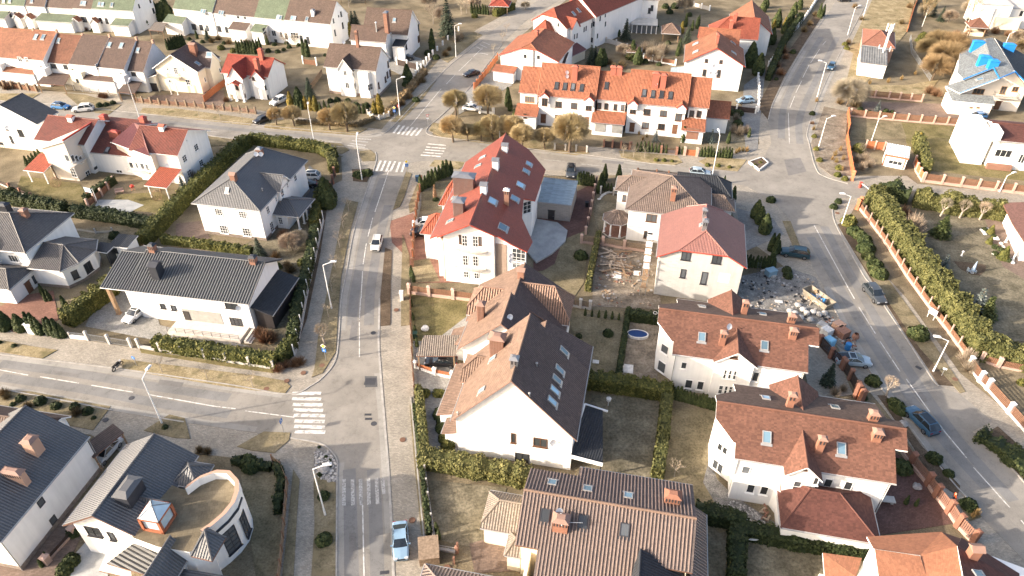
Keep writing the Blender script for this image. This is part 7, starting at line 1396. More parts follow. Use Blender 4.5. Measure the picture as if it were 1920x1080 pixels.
tile(2,0); plant('bush',[(100,880,.8),(160,840,1.2),(310,860,1.5),(425,895,1.4),(565,900,1.3),(665,935,1.5),(705,980,.7)],'round dark shrub on the planted verge at the left','round shrubs on the left verge'); plant('twigbush',[(215,900,1.2),(580,950,1.3),(40,800,1.2),(60,830,1.1)],'brown dead shrub on the planted verge at the left','brown shrubs on the left verge'); plant('bush',[(110,440,.9),(0,415,.8)],'small dark shrub on the grass verge at the left edge','small shrubs at the left edge'); plant('bush',[(1240,1050,.9)],'dark low shrub at the foot of the island lamp'); plant('sapling',[(1220,636,1.05),(1558,692,.95),(1900,748,1.0)],['leaning sapling beside the small blue sign','middle sapling on the western verge','right-hand sapling on the western verge'],var=.04); plant('thuja',[(350,100,.7),(380,95,.7),(330,60,.8)],'leafy shrub by the red paving of the bay house','leafy shrubs of the bay house')
tile(1,2); plant('sapling',[(832,97,.95),(910,103,.95),(993,106,.95)],'pale sapling on the verge before the left thuja row','saplings before the thujas'); plant('gbush',[(1080,128,1.0),(1140,130,1.1),(1200,135,1.0),(1465,165,1.1),(1545,170,1.0),(1630,180,1.0)],'low green shrub on the verge before the orange terrace','low shrubs before the terrace'); plant('gbush',[(1820,170,1.0),(1860,150,1.0)],'shrub in the triangular stone planter','shrubs in the planter'); plant('juniper',[(515,850,1.7)],'dark round juniper on the lawn beside the concrete terrace')
tile(2,2); plant('juniper',[(720,350,1.2)],'dark shrub in the middle of the back lawn'); plant('bush',[(500,370,1.0)],'dark bush at the back wall corner of the five-skylight house')
plant('sapling',[(1060,430,.6)],'tiny bare tree at the corner of the first rust-roofed villa'); tile(3,2); plant('sapling',[(1215,340,.9)],'pale fallen-looking bare shrub on the brown lawn')
tile(3,0); plant('bush',[(540,980,1.6),(490,1040,1.6),(560,760,1.6)],'dark bush between the two bottom-left houses','dark bushes bottom left'); plant('thuja',[(320,1010,.5),(365,960,.5)],'little yellow-green thuja between the two bottom-left houses','little thujas bottom left'); plant('twigbush',[(1560,160,1.2),(1500,150,1.0)],'brown bush behind the curved terrace','brown bushes behind the terrace drum'); plant('juniper',[(1860,230,1.6),(1890,270,1.4)],'dark bush right of the curved terrace','dark bushes right of the drum')
tile(0,0); plant('twigbush',[(1330,300,1.6),(1590,320,1.8),(1640,300,1.6),(1720,330,1.8),(1850,330,1.8)],'brown bush in the back gardens below the green terrace','back garden bushes'); plant('spruce',[(1560,300,.6)],'dark conifer in the back gardens below the green terrace'); plant('redbush',[(20,230,1.4),(340,215,1.4),(660,225,1.4),(960,215,1.2)],'brown bush between the two top left terraces','bushes between the terraces')
tile(0,1); plant('bare',[(90,330,.6),(230,340,.7),(300,350,.6),(430,340,.7)],'small bare tree in the gardens below the white gable end','small bare garden trees'); plant('pale',[(640,20,.8),(820,30,.8),(1300,60,.8),(1400,160,.8),(1640,60,.7)],'bare pale tree at the top edge','bare pale trees at the top'); plant('bush',[(20,330,1.4),(440,300,1.4),(520,420,1.2),(560,60,1.8)],'dark bush near the white gable end','dark bushes at the gable end'); plant('juniper',[(1200,760,1.4),(1130,640,1.5),(1350,440,1.5),(1240,520,1.2)],'dark juniper on the bank of the branch street','junipers on the branch bank')
tile(0,2); plant('pale',[(1290,90,.9),(100,70,.5),(1060,470,.7),(830,420,.6)],'pale bare tree among the gardens behind the orange terrace','pale trees behind the terrace'); plant('bush',[(1180,100,2.4),(1220,60,2.4),(1150,60,2.2),(1330,120,1.8),(1080,200,1.6),(1170,330,1.8),(1000,470,1.6),(1100,490,1.6)],'dark shrub in the shaded gardens behind the terrace','dark garden shrubs')
tile(0,3); plant('pale',[(1160,130,.8),(1350,170,.7),(1500,120,.8),(1860,330,.7)],'pale bare tree in the plots at the top right','pale trees at the top right'); plant('twigbush',[(650,60,1.6),(700,150,1.6),(600,330,1.5),(1000,180,1.6),(1060,60,1.8)],'dry brown bush on the strip beside the utility building','dry bushes on the strip'); plant('plume',[(900,620,1.6),(760,630,1.4),(1000,600,1.4),(1100,560,1.4)],'tuft of dry grass below the utility building','dry grass tufts')
tile(0,0); plant('thuja',[(280,180,1.3),(300,185,1.1),(560,205,1.2),(590,210,1.3),(615,212,1.1),(1480,290,.9),(1950,330,1.0),(2010,335,1.0)],'dark slim thuja close before the walls of the top terraces','slim thujas before the top terraces'); plant('bush',[(60,180,1.3),(130,190,1.2),(440,215,1.2),(700,235,1.3),(780,230,1.3),(900,230,1.3),(1420,300,1.2),(1520,320,1.3),(1680,330,1.2),(2060,340,1.3),(2150,330,1.2),(2240,345,1.2)],'dark bush close before the walls of the top terraces','bushes before the top terraces')
# ------------------------------------------------------------------ fences and walls
m_pinkp=plain('pink_concrete_post',(.46,.32,.26),.85,.1); m_greyp=plain('grey_concrete_post',(.48,.45,.41),.85,.1); m_whitep=plain('white_painted_post',(.72,.71,.68),.7,.2); m_rustp=plain('rust_orange_boards',(.36,.13,.06),.7,.2,var=.2,scale=3); m_brnb=plain('brown_fence_boards',(.2,.105,.065),.75,.2,var=.25,scale=4); m_darkp=plain('dark_fence_panel',(.055,.04,.035),.7,.2,var=.2); m_dirtb=plain('weathered_boards',(.23,.17,.12),.85,.1,var=.3,scale=4); m_terr=plain('terracotta_post',(.5,.19,.1),.8,.1)
def fence(pts,label,gap=2.6,post=(.35,1.9,None),pan=('slat',1.6,None),wall=(0,None),name='fence',cat='fence',closed=False,last=True,lean=0):
    L=[G(*p) for p in pts]; c0=L[0].copy(); r=tag(empty(name,c0),label,cat); pw,ph,pm=post; kind,hh,pmat=pan; wh,wm=wall
    for i in range(len(L)-1):
        a,c=L[i]-c0,L[i+1]-c0; d=c-a; ln=d.length; d.normalize(); n=max(1,round(ln/gap)); rz=atan2(d.y,d.x)
        for k in range(n+(1 if i==len(L)-2 and last else 0)):
            q=a+d*(ln*k/n); 
            if pm:
                b=MB(); b.box((0,0,ph/2),(pw,pw,ph)); 
                if pw>.2: b.frustum((0,0,ph),(pw+.12,pw+.12),(pw*.5,pw*.5),.14)
                o=b.build('post',pm,r); o.location=q; o.rotation_euler=(0,lean,rz)
        for k in range(n):
            p0=a+d*(ln*k/n+(pw/2 if pm else 0)); p1=a+d*(ln*(k+1)/n-(pw/2 if pm else 0)); m=(p0+p1)/2; w=(p1-p0).length
            if kind:
                b=MB(); z0=wh+.06
                if kind=='slat':
                    s=max(3,int(w/.2)); 
                    for j in range(s): b.box((-w/2+w*(j+.5)/s,0,z0+(hh-z0)/2),(w/s*.72,.03,hh-z0))
                    for z in(z0+.2,hh-.25): b.box((0,.035,z),(w,.04,.08))
                elif kind=='rail':
                    s=max(2,int((hh-z0)/.2))
                    for j in range(s): b.box((0,0,z0+(hh-z0)*(j+.5)/s),(w,.03,.13))
                elif kind=='solid': 
                    b.box((0,0,z0+(hh-z0)/2),(w,.04,hh-z0)); 
                    for j in range(int(w/.25)): b.box((-w/2+.12+j*.25,0,z0+(hh-z0)/2),(.03,.06,hh-z0-.02))
                elif kind=='bars':
                    s=max(4,int(w/.16))
                    for j in range(s): b.box((-w/2+w*(j+.5)/s,0,z0+(hh-z0)/2),(.025,.025,hh-z0))
                    for z in(z0+.1,hh-.1): b.box((0,0,z),(w,.03,.04))
                o=b.build('panel',pmat,r); o.location=m; o.rotation_euler=(0,0,rz)
            if wh>0:
                b=MB(); b.box((0,0,wh/2),(w,.24,wh)); b.box((0,0,wh+.02),(w,.3,.05)); o=b.build('low_wall',wm,r); o.location=m; o.rotation_euler=(0,0,rz)
    return r
tile()
fence([(262,652),(302,659),(344,665),(385,672),(426,679),(469,686),(514,693)],'low concrete wall with seven leaning pale posts before the front hedge',3.2,(.34,1.7,m_greyp),(None,0,None),(.45,m_greyp))
fence([(166,638),(247,651)],'open grey mesh gate between pale posts on the long house driveway',3.6,(.34,1.7,m_greyp),('bars',1.3,m_tarm),name='gate',cat='gate'); fence([(133,634),(164,637)],'short white wall with wire top left of the driveway gate',3,(.2,1.2,m_greyp),('bars',1.2,m_tarm),(.6,m_whitep))
fence([(553,668),(566,612),(578,545),(592,485),(607,415)],'tall slender white posts in a row along the centre street hedge',2.9,(.13,2.3,m_whitep),('bars',.9,m_greyp),(.3,m_greyp)); fence([(628,330),(625,345),(615,372)],'brown gate posts at the dark hip villa driveway',2.6,(.4,2.0,m_brickd),('slat',1.6,m_darkp),name='gate',cat='gate')
fence([(768,551),(805,556),(850,561),(897,567)],'brown board fence with pink posts between the red and brown roofs',3.1,(.5,2.0,m_pinkp),('slat',1.7,m_brnb),(.55,m_pinkp))
fence([(791,345),(782,392),(776,450),(774,500)],'rusty board fence along the apartment house front by the centre street',2.8,(.4,1.8,m_brnb),('slat',1.6,m_rustp)); fence([(770,556),(771,620),(774,690),(778,738)],'brown fence along the lay-by beside the tan carport',2.8,(.2,1.6,m_brnb),('slat',1.4,m_brnb)); fence([(779,650+40),(815,703),(848,710)],'white low wall with brown slats below the tan carport',2.2,(.45,1.3,m_whitep),('slat',1.1,m_rustp),(.4,m_whitep))
fence([(797,885),(803,935),(809,975),(815,1020)],'thin mesh fence with pale posts along the lay-by lawn',2.3,(.2,1.3,m_greyp),('bars',1.2,m_darkp),(.25,m_greyp)); fence([(818,1030),(857,1037)],'low grey gate wall beside the brown bin enclosure',2,(.3,1.2,m_brickd),('bars',1.0,m_greyp),(.3,m_greyp),name='gate',cat='gate'); fence([(858,1030),(845,1085)],'dark bar fence left of the tan pyramid roof',2,(.2,1.3,m_brickd),('bars',1.2,m_darkp))
fence([(512,866),(528,880),(540,908),(534,985),(530,1035),(524,1090)],'curved brown board fence along the lower western footpath',2.2,(.15,1.4,m_brnb),('solid',1.3,m_dirtb))
fence([(253,192),(300,197),(350,201),(420,208),(480,214)],'brown timber fence with stout posts before the cream house',2.3,(.4,1.7,m_dirtb),('rail',1.2,m_brnb),(.3,m_dirtb)); fence([(384,192),(402,176),(424,160)],'bright orange board fence between the cream and red-roofed houses',2.8,(.15,1.8,m_rustp),('solid',1.7,m_rustp)); fence([(125,168),(170,174),(222,180)],'grey mesh fence before the stepped terrace',2.4,(.12,1.5,m_tarm),('bars',1.4,m_greyp)); fence([(226,188),(222,172)],'short grey gate leaf beside the stepped terrace fence',3,(.15,1.5,m_tarm),('solid',1.4,m_tarm)); fence([(10,165),(40,168),(70,172)],'brown brick fence posts before the orange half of the stepped terrace',2.6,(.5,1.8,m_dirtb),('slat',1.2,m_brnb))
fence([(569,120),(594,123)],'pair of white posts behind the bright red roof',3,(.3,2.2,m_whitep),('solid',1.4,m_brnb)); fence([(604,140),(590,160),(580,172)],'dark panel fence between red-roofed and stepped-gable houses',2.5,(.2,1.6,m_dirtb),('solid',1.5,m_dirtb)); fence([(745,122),(783,131)],'dark gate with white post beside the long brown roof',3,(.35,2.0,m_whitep),('solid',1.6,m_darkp),name='gate',cat='gate'); fence([(780,147),(790,135),(805,115),(812,108)],'white-posted fence with dark bars along the branch street',2.6,(.4,2.1,m_whitep),('bars',1.5,m_darkp),(.3,m_greyp)); fence([(820,95),(840,75),(860,58)],'row of white posts farther up the branch street',4,(.4,1.2,m_whitep),(None,0,None))
fence([(889,169),(905,150),(920,130),(933,113)],'bright rust slat fence along the right side of the branch street',2.6,(.25,1.9,m_rustp),('slat',1.7,m_rustp)); fence([(690,215),(700,223),(712,225),(730,218)],'low grey scalloped fence before the front bed of the stepped gable',1.6,(.3,1.2,m_greyp),('slat',.9,m_greyp)); fence([(870,193),(900,212),(925,215)],'white wall posts before the white carport',3,(.5,1.6,m_whitep),('slat',.7,m_whitep))
fence([(1090,456),(1130,460),(1170,467),(1212,473)],'dark board fence with pink posts above the plank pile',3.2,(.45,1.8,m_pinkp),('slat',1.6,m_dirtb),(.4,m_pinkp)); fence([(1118,345),(1112,375),(1106,405),(1098,440)],'dark panel fence with pink posts beside the brown driveway',2.7,(.4,1.7,m_pinkp),('slat',1.5,m_darkp)); fence([(1070,574),(1088,577),(1106,580)],'dark board fence with a grey post behind the brown cross gable',3,(.4,1.7,m_greyp),('slat',1.5,m_dirtb),(.3,m_greyp)); fence([(1126,363),(1150,366),(1172,369)],'dark fence with grey posts behind the stone edging',3,(.3,1.6,m_greyp),('bars',1.3,m_darkp)); fence([(1195,328),(1230,331),(1275,336)],'dark picket fence behind the tan hip roof',2.5,(.3,1.5,m_brnb),('slat',1.4,m_darkp))
fence([(1040,281),(1100,286)],'grey bar fence before the left half of the orange terrace',2.5,(.35,1.5,m_greyp),('bars',1.3,m_brnb)) ; fence([(1132,276),(1180,281)],'dark brown gates before the terrace garages',2.2,(.4,1.8,m_brickd),('solid',1.5,m_darkp),name='gate',cat='gate'); fence([(1182,280),(1268,290)],'brick-piered gate wall behind the left thuja row',3,(.5,1.7,m_brickd),('bars',1.3,m_brnb)); fence([(1283,291),(1306,293)],'red-brown driveway gate between two brick piers',3,(.55,1.9,m_pinkp),('solid',1.4,m_rustp),name='gate',cat='gate')
fence([(1420,148),(1422,172),(1421,210)],'white square-pillared fence right of the orange terrace',2.0,(.4,1.6,m_whitep),('bars',1.2,m_greyp)); fence([(1416,213),(1380,209),(1332,204)],'dark fence with white pillars before the low annexe hedge',4,(.35,1.7,m_whitep),('solid',1.3,m_darkp)); fence([(1532,0),(1516,25),(1496,52),(1474,78),(1450,112),(1440,125)],'white picket fence climbing the left side of the north-east street',2.4,(.3,1.5,m_whitep),('slat',1.3,m_whitep),(.3,m_whitep)); fence([(1206,112),(1240,118),(1266,123)],'dark garden fence with white posts behind the terrace chimneys',3,(.35,1.7,m_whitep),('solid',1.4,m_brnb),(.3,m_whitep)); fence([(1118,76),(1155,85),(1175,93)],'grey garden fence before the broad spruce',4,(.3,1.6,m_greyp),('solid',1.3,m_greyp)); fence([(1300,12),(1330,20)],'grey wall with white posts at the top edge',4,(.35,1.6,m_whitep),('solid',1.2,m_greyp))
fence([(1593,218),(1620,221),(1700,228),(1825,238)],'long brown slat fence with pink posts below the brown paved court',3.0,(.35,1.9,m_pinkp),('slat',1.75,m_brnb),(.3,m_pinkp)); fence([(1613,181),(1665,186),(1727,191)],'shorter brown slat fence above the brown paved court',2.8,(.35,1.9,m_pinkp),('slat',1.75,m_brnb),(.3,m_pinkp)); fence([(1588,215),(1591,245),(1586,262),(1590,290),(1597,330)],'rust-coloured board fence beside the pale street bed',2.4,(.2,1.9,m_rustp),('solid',1.8,m_rustp)); fence([(1622,278),(1656,282)],'orange panel fence left of the kiosk',2.4,(.3,1.9,m_pinkp),('solid',1.8,m_rustp))
fence([(1730,341),(1800,350),(1930,366)],'brown slat fence with pink posts along the eastern side street',3.3,(.4,2.1,m_pinkp),('slat',1.9,m_brnb),(.5,m_pinkp)); fence([(1713,308),(1717,322),(1728,341)],'orange panel fence with pink posts right of the kiosk',2.8,(.35,2.0,m_pinkp),('solid',1.8,m_rustp),(.4,m_pinkp)); 
fence([(1609,390),(1640,430),(1668,470),(1700,520),(1740,575),(1780,628),(1812,672)],'long pink-walled slat fence with sloping struts along the eastern street',2.6,(.18,2.0,m_pinkp),('slat',1.3,m_brnb),(.5,m_pinkp)); fence([(1816,688),(1836,716),(1850,730),(1890,775),(1925,815)],'timber slat gate with white pillars at the eastern drive',5,(.5,1.9,m_whitep),('rail',1.7,m_brnb),(.25,m_whitep),name='gate',cat='gate'); fence([(1838,677),(1870,688),(1930,700)],'dark slat fence with brick posts under the right-hand hedge',3.4,(.5,1.7,m_pinkp),('slat',1.3,m_brnb),(.3,m_pinkp))
fence([(1535,648),(1556,672),(1577,690)],'dark slat fence with brick posts behind the silver car',3.6,(.5,2.0,m_brick),('slat',1.9,m_darkp)); fence([(1580,694),(1592,712),(1604,735)],'dark slat fence with capped brick posts below the silver car',2.2,(.5,2.0,m_brickd),('slat',1.8,m_darkp)); fence([(1604,745),(1612,755)],'orange brick gate pier and panel above the second villa',2,(.6,2.4,m_brick),('solid',2.0,m_rustp))
fence([(1682,838),(1706,872),(1737,910),(1752,932),(1776,962),(1793,988),(1822,1018)],'brick-piered fence with slats and low wall beside the orange-jacket walker',3.0,(.55,2.2,m_brick),('slat',1.9,m_brickd),(.5,m_pinkp))
fence([(60,372),(0,345)],'low dark fence with brick posts under the left gabled house',4,(.4,1.2,m_brickd),('solid',.9,m_darkp),(.2,m_greyp)); fence([(215,345),(192,368),(166,388)],'pinkish fence between the gardens of the red-tiled pair',2.6,(.35,1.7,m_pinkp),('solid',1.3,m_brnb)); fence([(1700,60),(1712,20),(1725,-10)],'rusty tall board fence along the dry strip at the top right',3,(.2,2.0,m_rustp),('solid',1.9,m_brnb)); fence([(1705,75),(1708,100),(1743,152)],'grey mesh fence around the golden-brown thicket',3,(.1,1.6,m_tarm),('bars',1.5,m_tarm)); fence([(90,1055),(140,1000)],'low pink wall between the two bottom-left houses',3,(.7,1.2,m_pinkp),('solid',.8,m_darkp),(.3,m_pinkp)); fence([(140,432),(180,438),(212,436)],'low pale posts and rail under the hedge of the dark-roofed house',3.2,(.2,1.1,m_greyp),('rail',.5,m_greyp))
# ------------------------------------------------------------------ street lamps
def lamp_mesh(h,arm=1.5):
    b=MB(); b.tube((0,0,0),(0,0,h),.1,.06,8); b.tube((0,0,0),(0,0,1.1),.13,.12,8); po=b.build('pole',m_whitep); b=MB(); b.tube((0,0,h-.05),(arm,0,h+.35),.06,.05,6); ar=b.build('arm',m_whitep)
    b=MB(); b.box((arm+.35,0,h+.42),(.95,.36,.12)); b.frustum((arm+.35,0,h+.48),(.85,.3),(.5,.18),.1); hd=b.build('lamp_head',m_dish); b=MB(); b.box((arm+.4,0,h+.35),(.6,.26,.04)); gl=b.build('lens',m_lantern)
    return po,ar,hd,gl
def lamp(x,y,h,az,label,arm=1.2):
    r=tag(empty('street_lamp',G(x,y),R(az)),label,'street lamp','street lamps'); po,ar,hd,gl=lamp_mesh(h,arm)
    for o in(po,ar,hd): o.parent=r
    gl.parent=hd
for a in ((304,794,8.1,80,'tall pale street lamp standing on the triangular grass island'),(610,966,8.3,10,'tall pale street lamp leaning over the gravel bed by the kerb'),(622,579,8.4,10,'tall pale street lamp on the centre verge among the saplings'),(1749.5,697,5.8,165,'pale street lamp on the eastern verge before the timber gate'),(1578,421,5.9,170,'pale street lamp at the eastern corner above the yellow-green bush'),(1532,182,8.6,170,'street lamp on the eastern pavement below the dark parked car'),(750,217,8.8,10,'street lamp carrying a round red sign at the branch corner'),(855,107,8.6,10,'street lamp beside the tall dark spruce on the branch street'),(591,276,9,100,'street lamp on the southern verge opposite the largest willow'),(1632,270,5.8,20,'street lamp at the rust fence by the kiosk garden'),(1335,331,9,90,'tall street lamp behind the tan hip roof'),(937,263,4.2,90,'short lamp post among the willows'),(1874,360,3.6,20,'short lamp by the slat fence on the eastern side street'),(679,338,9,90,'tall street lamp in the juniper bed at the main crossing'),(1589,66,8,20,'street lamp by the roadside island of the north-east street'),(1618,33,7,20,'farthest street lamp at the top of the north-east street'),(1535,275,6.5,15,'street lamp on the pale verge opposite the terrace'),(262,222,8.6,90,'street lamp at the driveway left of the brown timber fence'),(1882,90,4,20,'small lamp behind the blue chimneys')): lamp(*a)
# ------------------------------------------------------------------ signs
m_yel=plain('sign_yellow',(.75,.55,.05),.5,.3,var=.03); m_blue=plain('sign_blue',(.03,.16,.5),.5,.3,var=.03); m_red=plain('sign_red',(.6,.04,.03),.5,.3,var=.03); m_black=plain('sign_black',(.02,.02,.02),.5,.3)
def disc(b,z,r,n,m,off=0,y=-.04,t=.03):
    p=[(r*cos(2*pi*i/n+off),y,z+r*sin(2*pi*i/n+off)) for i in range(n)]; b.face(p,m); b.face([(q[0],q[1]+t,q[2]) for q in reversed(p)],3)
def sign(x,y,h,az,label,parts):
    r=tag(empty('road_sign',G(x,y),R(az)),label,'road sign'); b=MB(); b.tube((0,0,0),(0,0,h),.04,.04,7); b.build('post',m_tarm,r)
    for kind,z in parts:
        b=MB(); M_=[m_dish,m_yel,m_red,m_tarm,m_blue,m_black]
        if kind=='priority': disc(b,z,.42,4,0,0); disc(b,z,.31,4,1,0,-.046,.001)
        elif kind=='cross':
            disc(b,z,.45,4,4,pi/4); q=[(-.2,-.046,z-.16),(.2,-.046,z-.16),(0,-.046,z+.2)]; b.face(q,0); b.box((0,-.05,z),(.05,.004,.2),5); b.tube((0,-.052,z-.0),(.08,-.052,z-.13),.016,.016,4,5); b.tube((0,-.052,z-.0),(-.08,-.052,z-.13),.016,.016,4,5)
        elif kind=='yield': disc(b,z,.42,3,2,pi/2+pi); disc(b,z,.27,3,0,pi/2+pi,-.046,.001)
        elif kind=='warn': disc(b,z,.42,3,2,pi/2); disc(b,z,.27,3,0,pi/2,-.046,.001)
        elif kind=='stop': disc(b,z,.38,16,2); b.box((0,-.046,z),(.5,.004,.12),0)
        elif kind=='plate': b.box((0,-.03,z),(.5,.02,.3),0)
        elif kind=='arrow': disc(b,z,.3,16,4); b.box((0,-.046,z),(.08,.004,.34),0)
        b.build('sign_face',M_,r)
sign(612,677,3.1,-15,'yellow diamond priority sign over a blue plate at the main junction corner',[('priority',2.9),('cross',2.1)]); sign(764,326,3.0,10,'diamond and blue crossing sign beside the north zebra crossing',[('priority',2.8),('cross',2.0)]); sign(533,812,2.6,80,'blue crossing sign at the left end of the western zebra crossing',[('cross',2.3)]); sign(257,687,1.9,-20,'small round blue sign on the western verge',[('arrow',1.7)]); sign(741,223,3.0,0,'diamond and blue sign at the branch street corner',[('priority',2.8),('cross',2.0)]); sign(749,216.5,2.6,0,'round red sign at the foot of the branch corner lamp',[('stop',2.4)]); sign(803,238,3.0,10,'red triangle over white plate at the far corner of the branch crossing',[('yield',2.8),('plate',2.1)]); sign(1765,705,1.6,-30,'short leaning marker post below the eastern lamp',[('plate',1.4)])
# ------------------------------------------------------------------ cars
m_tyre=plain('tyre_rubber',(.015,.015,.016),.9,.1); m_rim=plain('alloy_rim',(.35,.35,.36),.3,.6,.8); m_cglass=plain('car_glass',(.015,.02,.025),.06,.7,var=.05); m_head=plain('headlamp_glass',(.55,.56,.58),.1,.7,var=.05); m_tail=plain('tail_lamp',(.3,.01,.01),.2,.5); m_trim=plain('black_plastic',(.02,.02,.022),.6,.3)
def paint(n,c):
    m,t,b=newmat('car_paint_'+n,.28,.5); b.inputs['Base Color'].default_value=c; b.inputs['Coat Weight'].default_value=.6; b.inputs['Coat Roughness'].default_value=.08; nz=N(t,'ShaderNodeTexNoise',Scale=3.0,Detail=4.0); t.links.new(ramp(t,nz.outputs[0],[(.3,k4(c,.92)),(.7,k4(c,1.05))]),b.inputs['Base Color']); return m
CP={'silver':paint('silver',(.42,.43,.44,1)),'white':paint('white',(.72,.71,.69,1)),'black':paint('black',(.012,.012,.014,1)),'dark':paint('dark_grey',(.05,.055,.06,1)),'teal':paint('dark_teal',(.012,.04,.055,1)),'sky':paint('ice_blue',(.22,.33,.43,1)),'blue':paint('blue',(.05,.17,.38,1)),'navy_sky_sheen':paint('navy_sky_sheen',(.03,.08,.14,1)),'bluegrey':paint('blue_grey',(.3,.37,.42,1)),'pearl':paint('pearl',(.55,.54,.5,1))}  # the navy has sky reflected on a dark roof put into its colour
TYPES={'sedan':(4.6,1.8,1.45,[(-2.3,.62,.8),(-2.22,.9,.93),(-1.55,.98,.99),(-.6,.97,1),(.95,.96,1),(1.6,.9,.98),(2.1,.78,.92),(2.3,.6,.78)],(-1.75,-.85,.3,1.05)),
 'hatch':(4.2,1.76,1.5,[(-2.1,.65,.85),(-2.05,.95,.95),(-1.5,1.0,1),(-.6,.98,1),(.8,.97,1),(1.45,.92,.98),(1.95,.78,.9),(2.1,.6,.78)],(-1.98,-1.5,.2,1.0)),
 'suv':(4.75,1.92,1.7,[(-2.37,.75,.85),(-2.3,1.05,.95),(-1.7,1.12,1),(-.6,1.1,1),(.9,1.08,1),(1.6,1.04,.98),(2.2,.92,.92),(2.37,.7,.8)],(-2.22,-1.6,.3,1.1)),
 'coupe':(4.85,1.92,1.5,[(-2.42,.7,.82),(-2.35,1.0,.94),(-1.8,1.06,1),(-.6,1.02,1),(1.0,1.0,1),(1.7,.95,.98),(2.25,.82,.9),(2.42,.62,.76)],(-2.2,-.7,.2,1.2))}
CARP={}
def car_parts(kind):
    if kind in CARP: return CARP[kind]
    L,w,h,st,(g0,g1,g2,g3)=TYPES[kind]; hw=w/2; b=MB(); rows=[]
    for x,z,kx in st:
        W_=hw*kx; rows.append([(x,-W_*.9,.26),(x,-W_,.42),(x,-W_*1.0,z*.72),(x,-W_*.95,z*.93),(x,-W_*.8,z),(x,0,z+.04),(x,W_*.8,z),(x,W_*.95,z*.93),(x,W_*1.0,z*.72),(x,W_,.42),(x,W_*.9,.26)])
    for k in range(len(rows)-1):
        for j in range(10): b.face([rows[k][j],rows[k][j+1],rows[k+1][j+1],rows[k+1][j]])
        b.face([rows[k][10],rows[k][0],rows[k+1][0],rows[k+1][10]],1)
    b.face(rows[0]); b.face(list(reversed(rows[-1])))
    belt=max(z for x,z,k in st)-.02; tw=hw*.70; bw=hw*.9
    # roof skin and pillars in body colour
    rt=[(g1-.05,-tw,h-.03),(g2+.05,-tw,h-.03),(g2+.05,tw,h-.03),(g1-.05,tw,h-.03)]; rm=[((g1+g2)/2,-tw*.98,h),((g1+g2)/2,tw*.98,h)]
    b.face([rt[0],rm[0],rm[1],rt[3]]); b.face([rm[0],rt[1],rt[2],rm[1]])
    for s in(-1,1):
        b.tube((g0,s*bw,belt),(g1,s*tw,h-.04),.05,.045,5); b.tube((g3,s*bw,belt),(g2,s*tw,h-.04),.045,.04,5); b.tube((g1,s*tw,h-.04),(g2,s*tw,h-.04),.045,.045,5); b.tube(((g0+g3)/2-.1,s*bw,belt),((g1+g2)/2-.05,s*(tw+.01),h-.04),.04,.04,4)
        if kind in('suv','hatch'): b.tube((g1+.1,s*tw*.92,h+.05),(g2-.1,s*tw*.92,h+.05),.025,.025,5)
    # wheel arches
    body=b; g=MB()
    B0=[(g0,-bw,belt),(g3,-bw,belt),(g3+.12,0,belt),(g3,bw,belt),(g0,bw,belt),(g0-.1,0,belt)]; T0=[(g1,-tw,h-.06),(g2,-tw,h-.06),(g2+.06,0,h-.04),(g2,tw,h-.06),(g1,tw,h-.06),(g1-.05,0,h-.04)]
    for j in range(6): g.face([B0[j],B0[(j+1)%6],T0[(j+1)%6],T0[j]])
    wx=L*.31; wr=.34 if kind!='suv' else .38; out={}
    out['body']=(body,None); out['window']=(g,m_cglass); wheels=[]
    for x in(-wx,wx):
        for s in(-1,1):
            y=s*(hw-.12); t=MB(); n=16
            ring=[[(x+r_*cos(2*pi*i/n),y+s*yy,wr+r_*sin(2*pi*i/n)) for i in range(n)] for r_,yy in((wr*.6,-.12),(wr,-.1),(wr,.11),(wr*.88,.14),(wr*.68,.13))]
            for k in range(4):
                for i in range(n): t.face([ring[k][i],ring[k][(i+1)%n],ring[k+1][(i+1)%n],ring[k+1][i]])
            r_=MB(); rr=[(x+wr*.67*cos(2*pi*i/n),y+s*.125,wr+wr*.67*sin(2*pi*i/n)) for i in range(n)]
            for i in range(n):
                if i%3!=2: r_.face([rr[i],rr[(i+1)%n],(x,y+s*.15,wr)])
            a=MB(); a.tube((x,y-s*.12,wr),(x,y+s*.1,wr),wr*.66,wr*.66,12); wheels.append((t,r_,a))
    out['wheel']=wheels; hl=MB(); lights=[]
    for s in(-1,1):
        q=MB(); q.box((L/2-.1,s*hw*.62,.66),(.22,.36,.15)); lights.append(('headlight',q,m_head)); q=MB(); q.box((-L/2+.07,s*hw*.66,.8),(.14,.34,.16)); lights.append(('tail_light',q,m_tail)); q=MB(); q.box((g3-.25,s*(hw+.06),belt+.02),(.16,.24,.14)); lights.append(('mirror',q,None))
    q=MB(); q.box((L/2-.04,0,.5),(.1,w*.5,.22)); q.box((L/2-.06,0,.32),(.12,w*.8,.1)); lights.append(('grille',q,m_trim)); q=MB(); q.box((-L/2+.04,0,.42),(.1,w*.8,.16)); lights.append(('bumper',q,m_trim)); out['lights']=lights
    m_ph=CP['silver']; R_={}
    def mk(n,b_,m,s=False):
        o=b_.build(n,m,smooth=s); me=o.data; bpy.data.objects.remove(o); return me
    R_['body']=mk('body',body,[m_ph,m_trim],True); R_['window']=mk('window',g,m_cglass); R_['wheel']=[(mk('tyre',t,m_tyre,True),mk('rim',r_,m_rim),mk('axle',a,m_trim)) for t,r_,a in wheels]; R_['lights']=[(n,mk(n,b_,m or m_ph),m is None) for n,b_,m in lights]
    CARP[kind]=R_; return R_
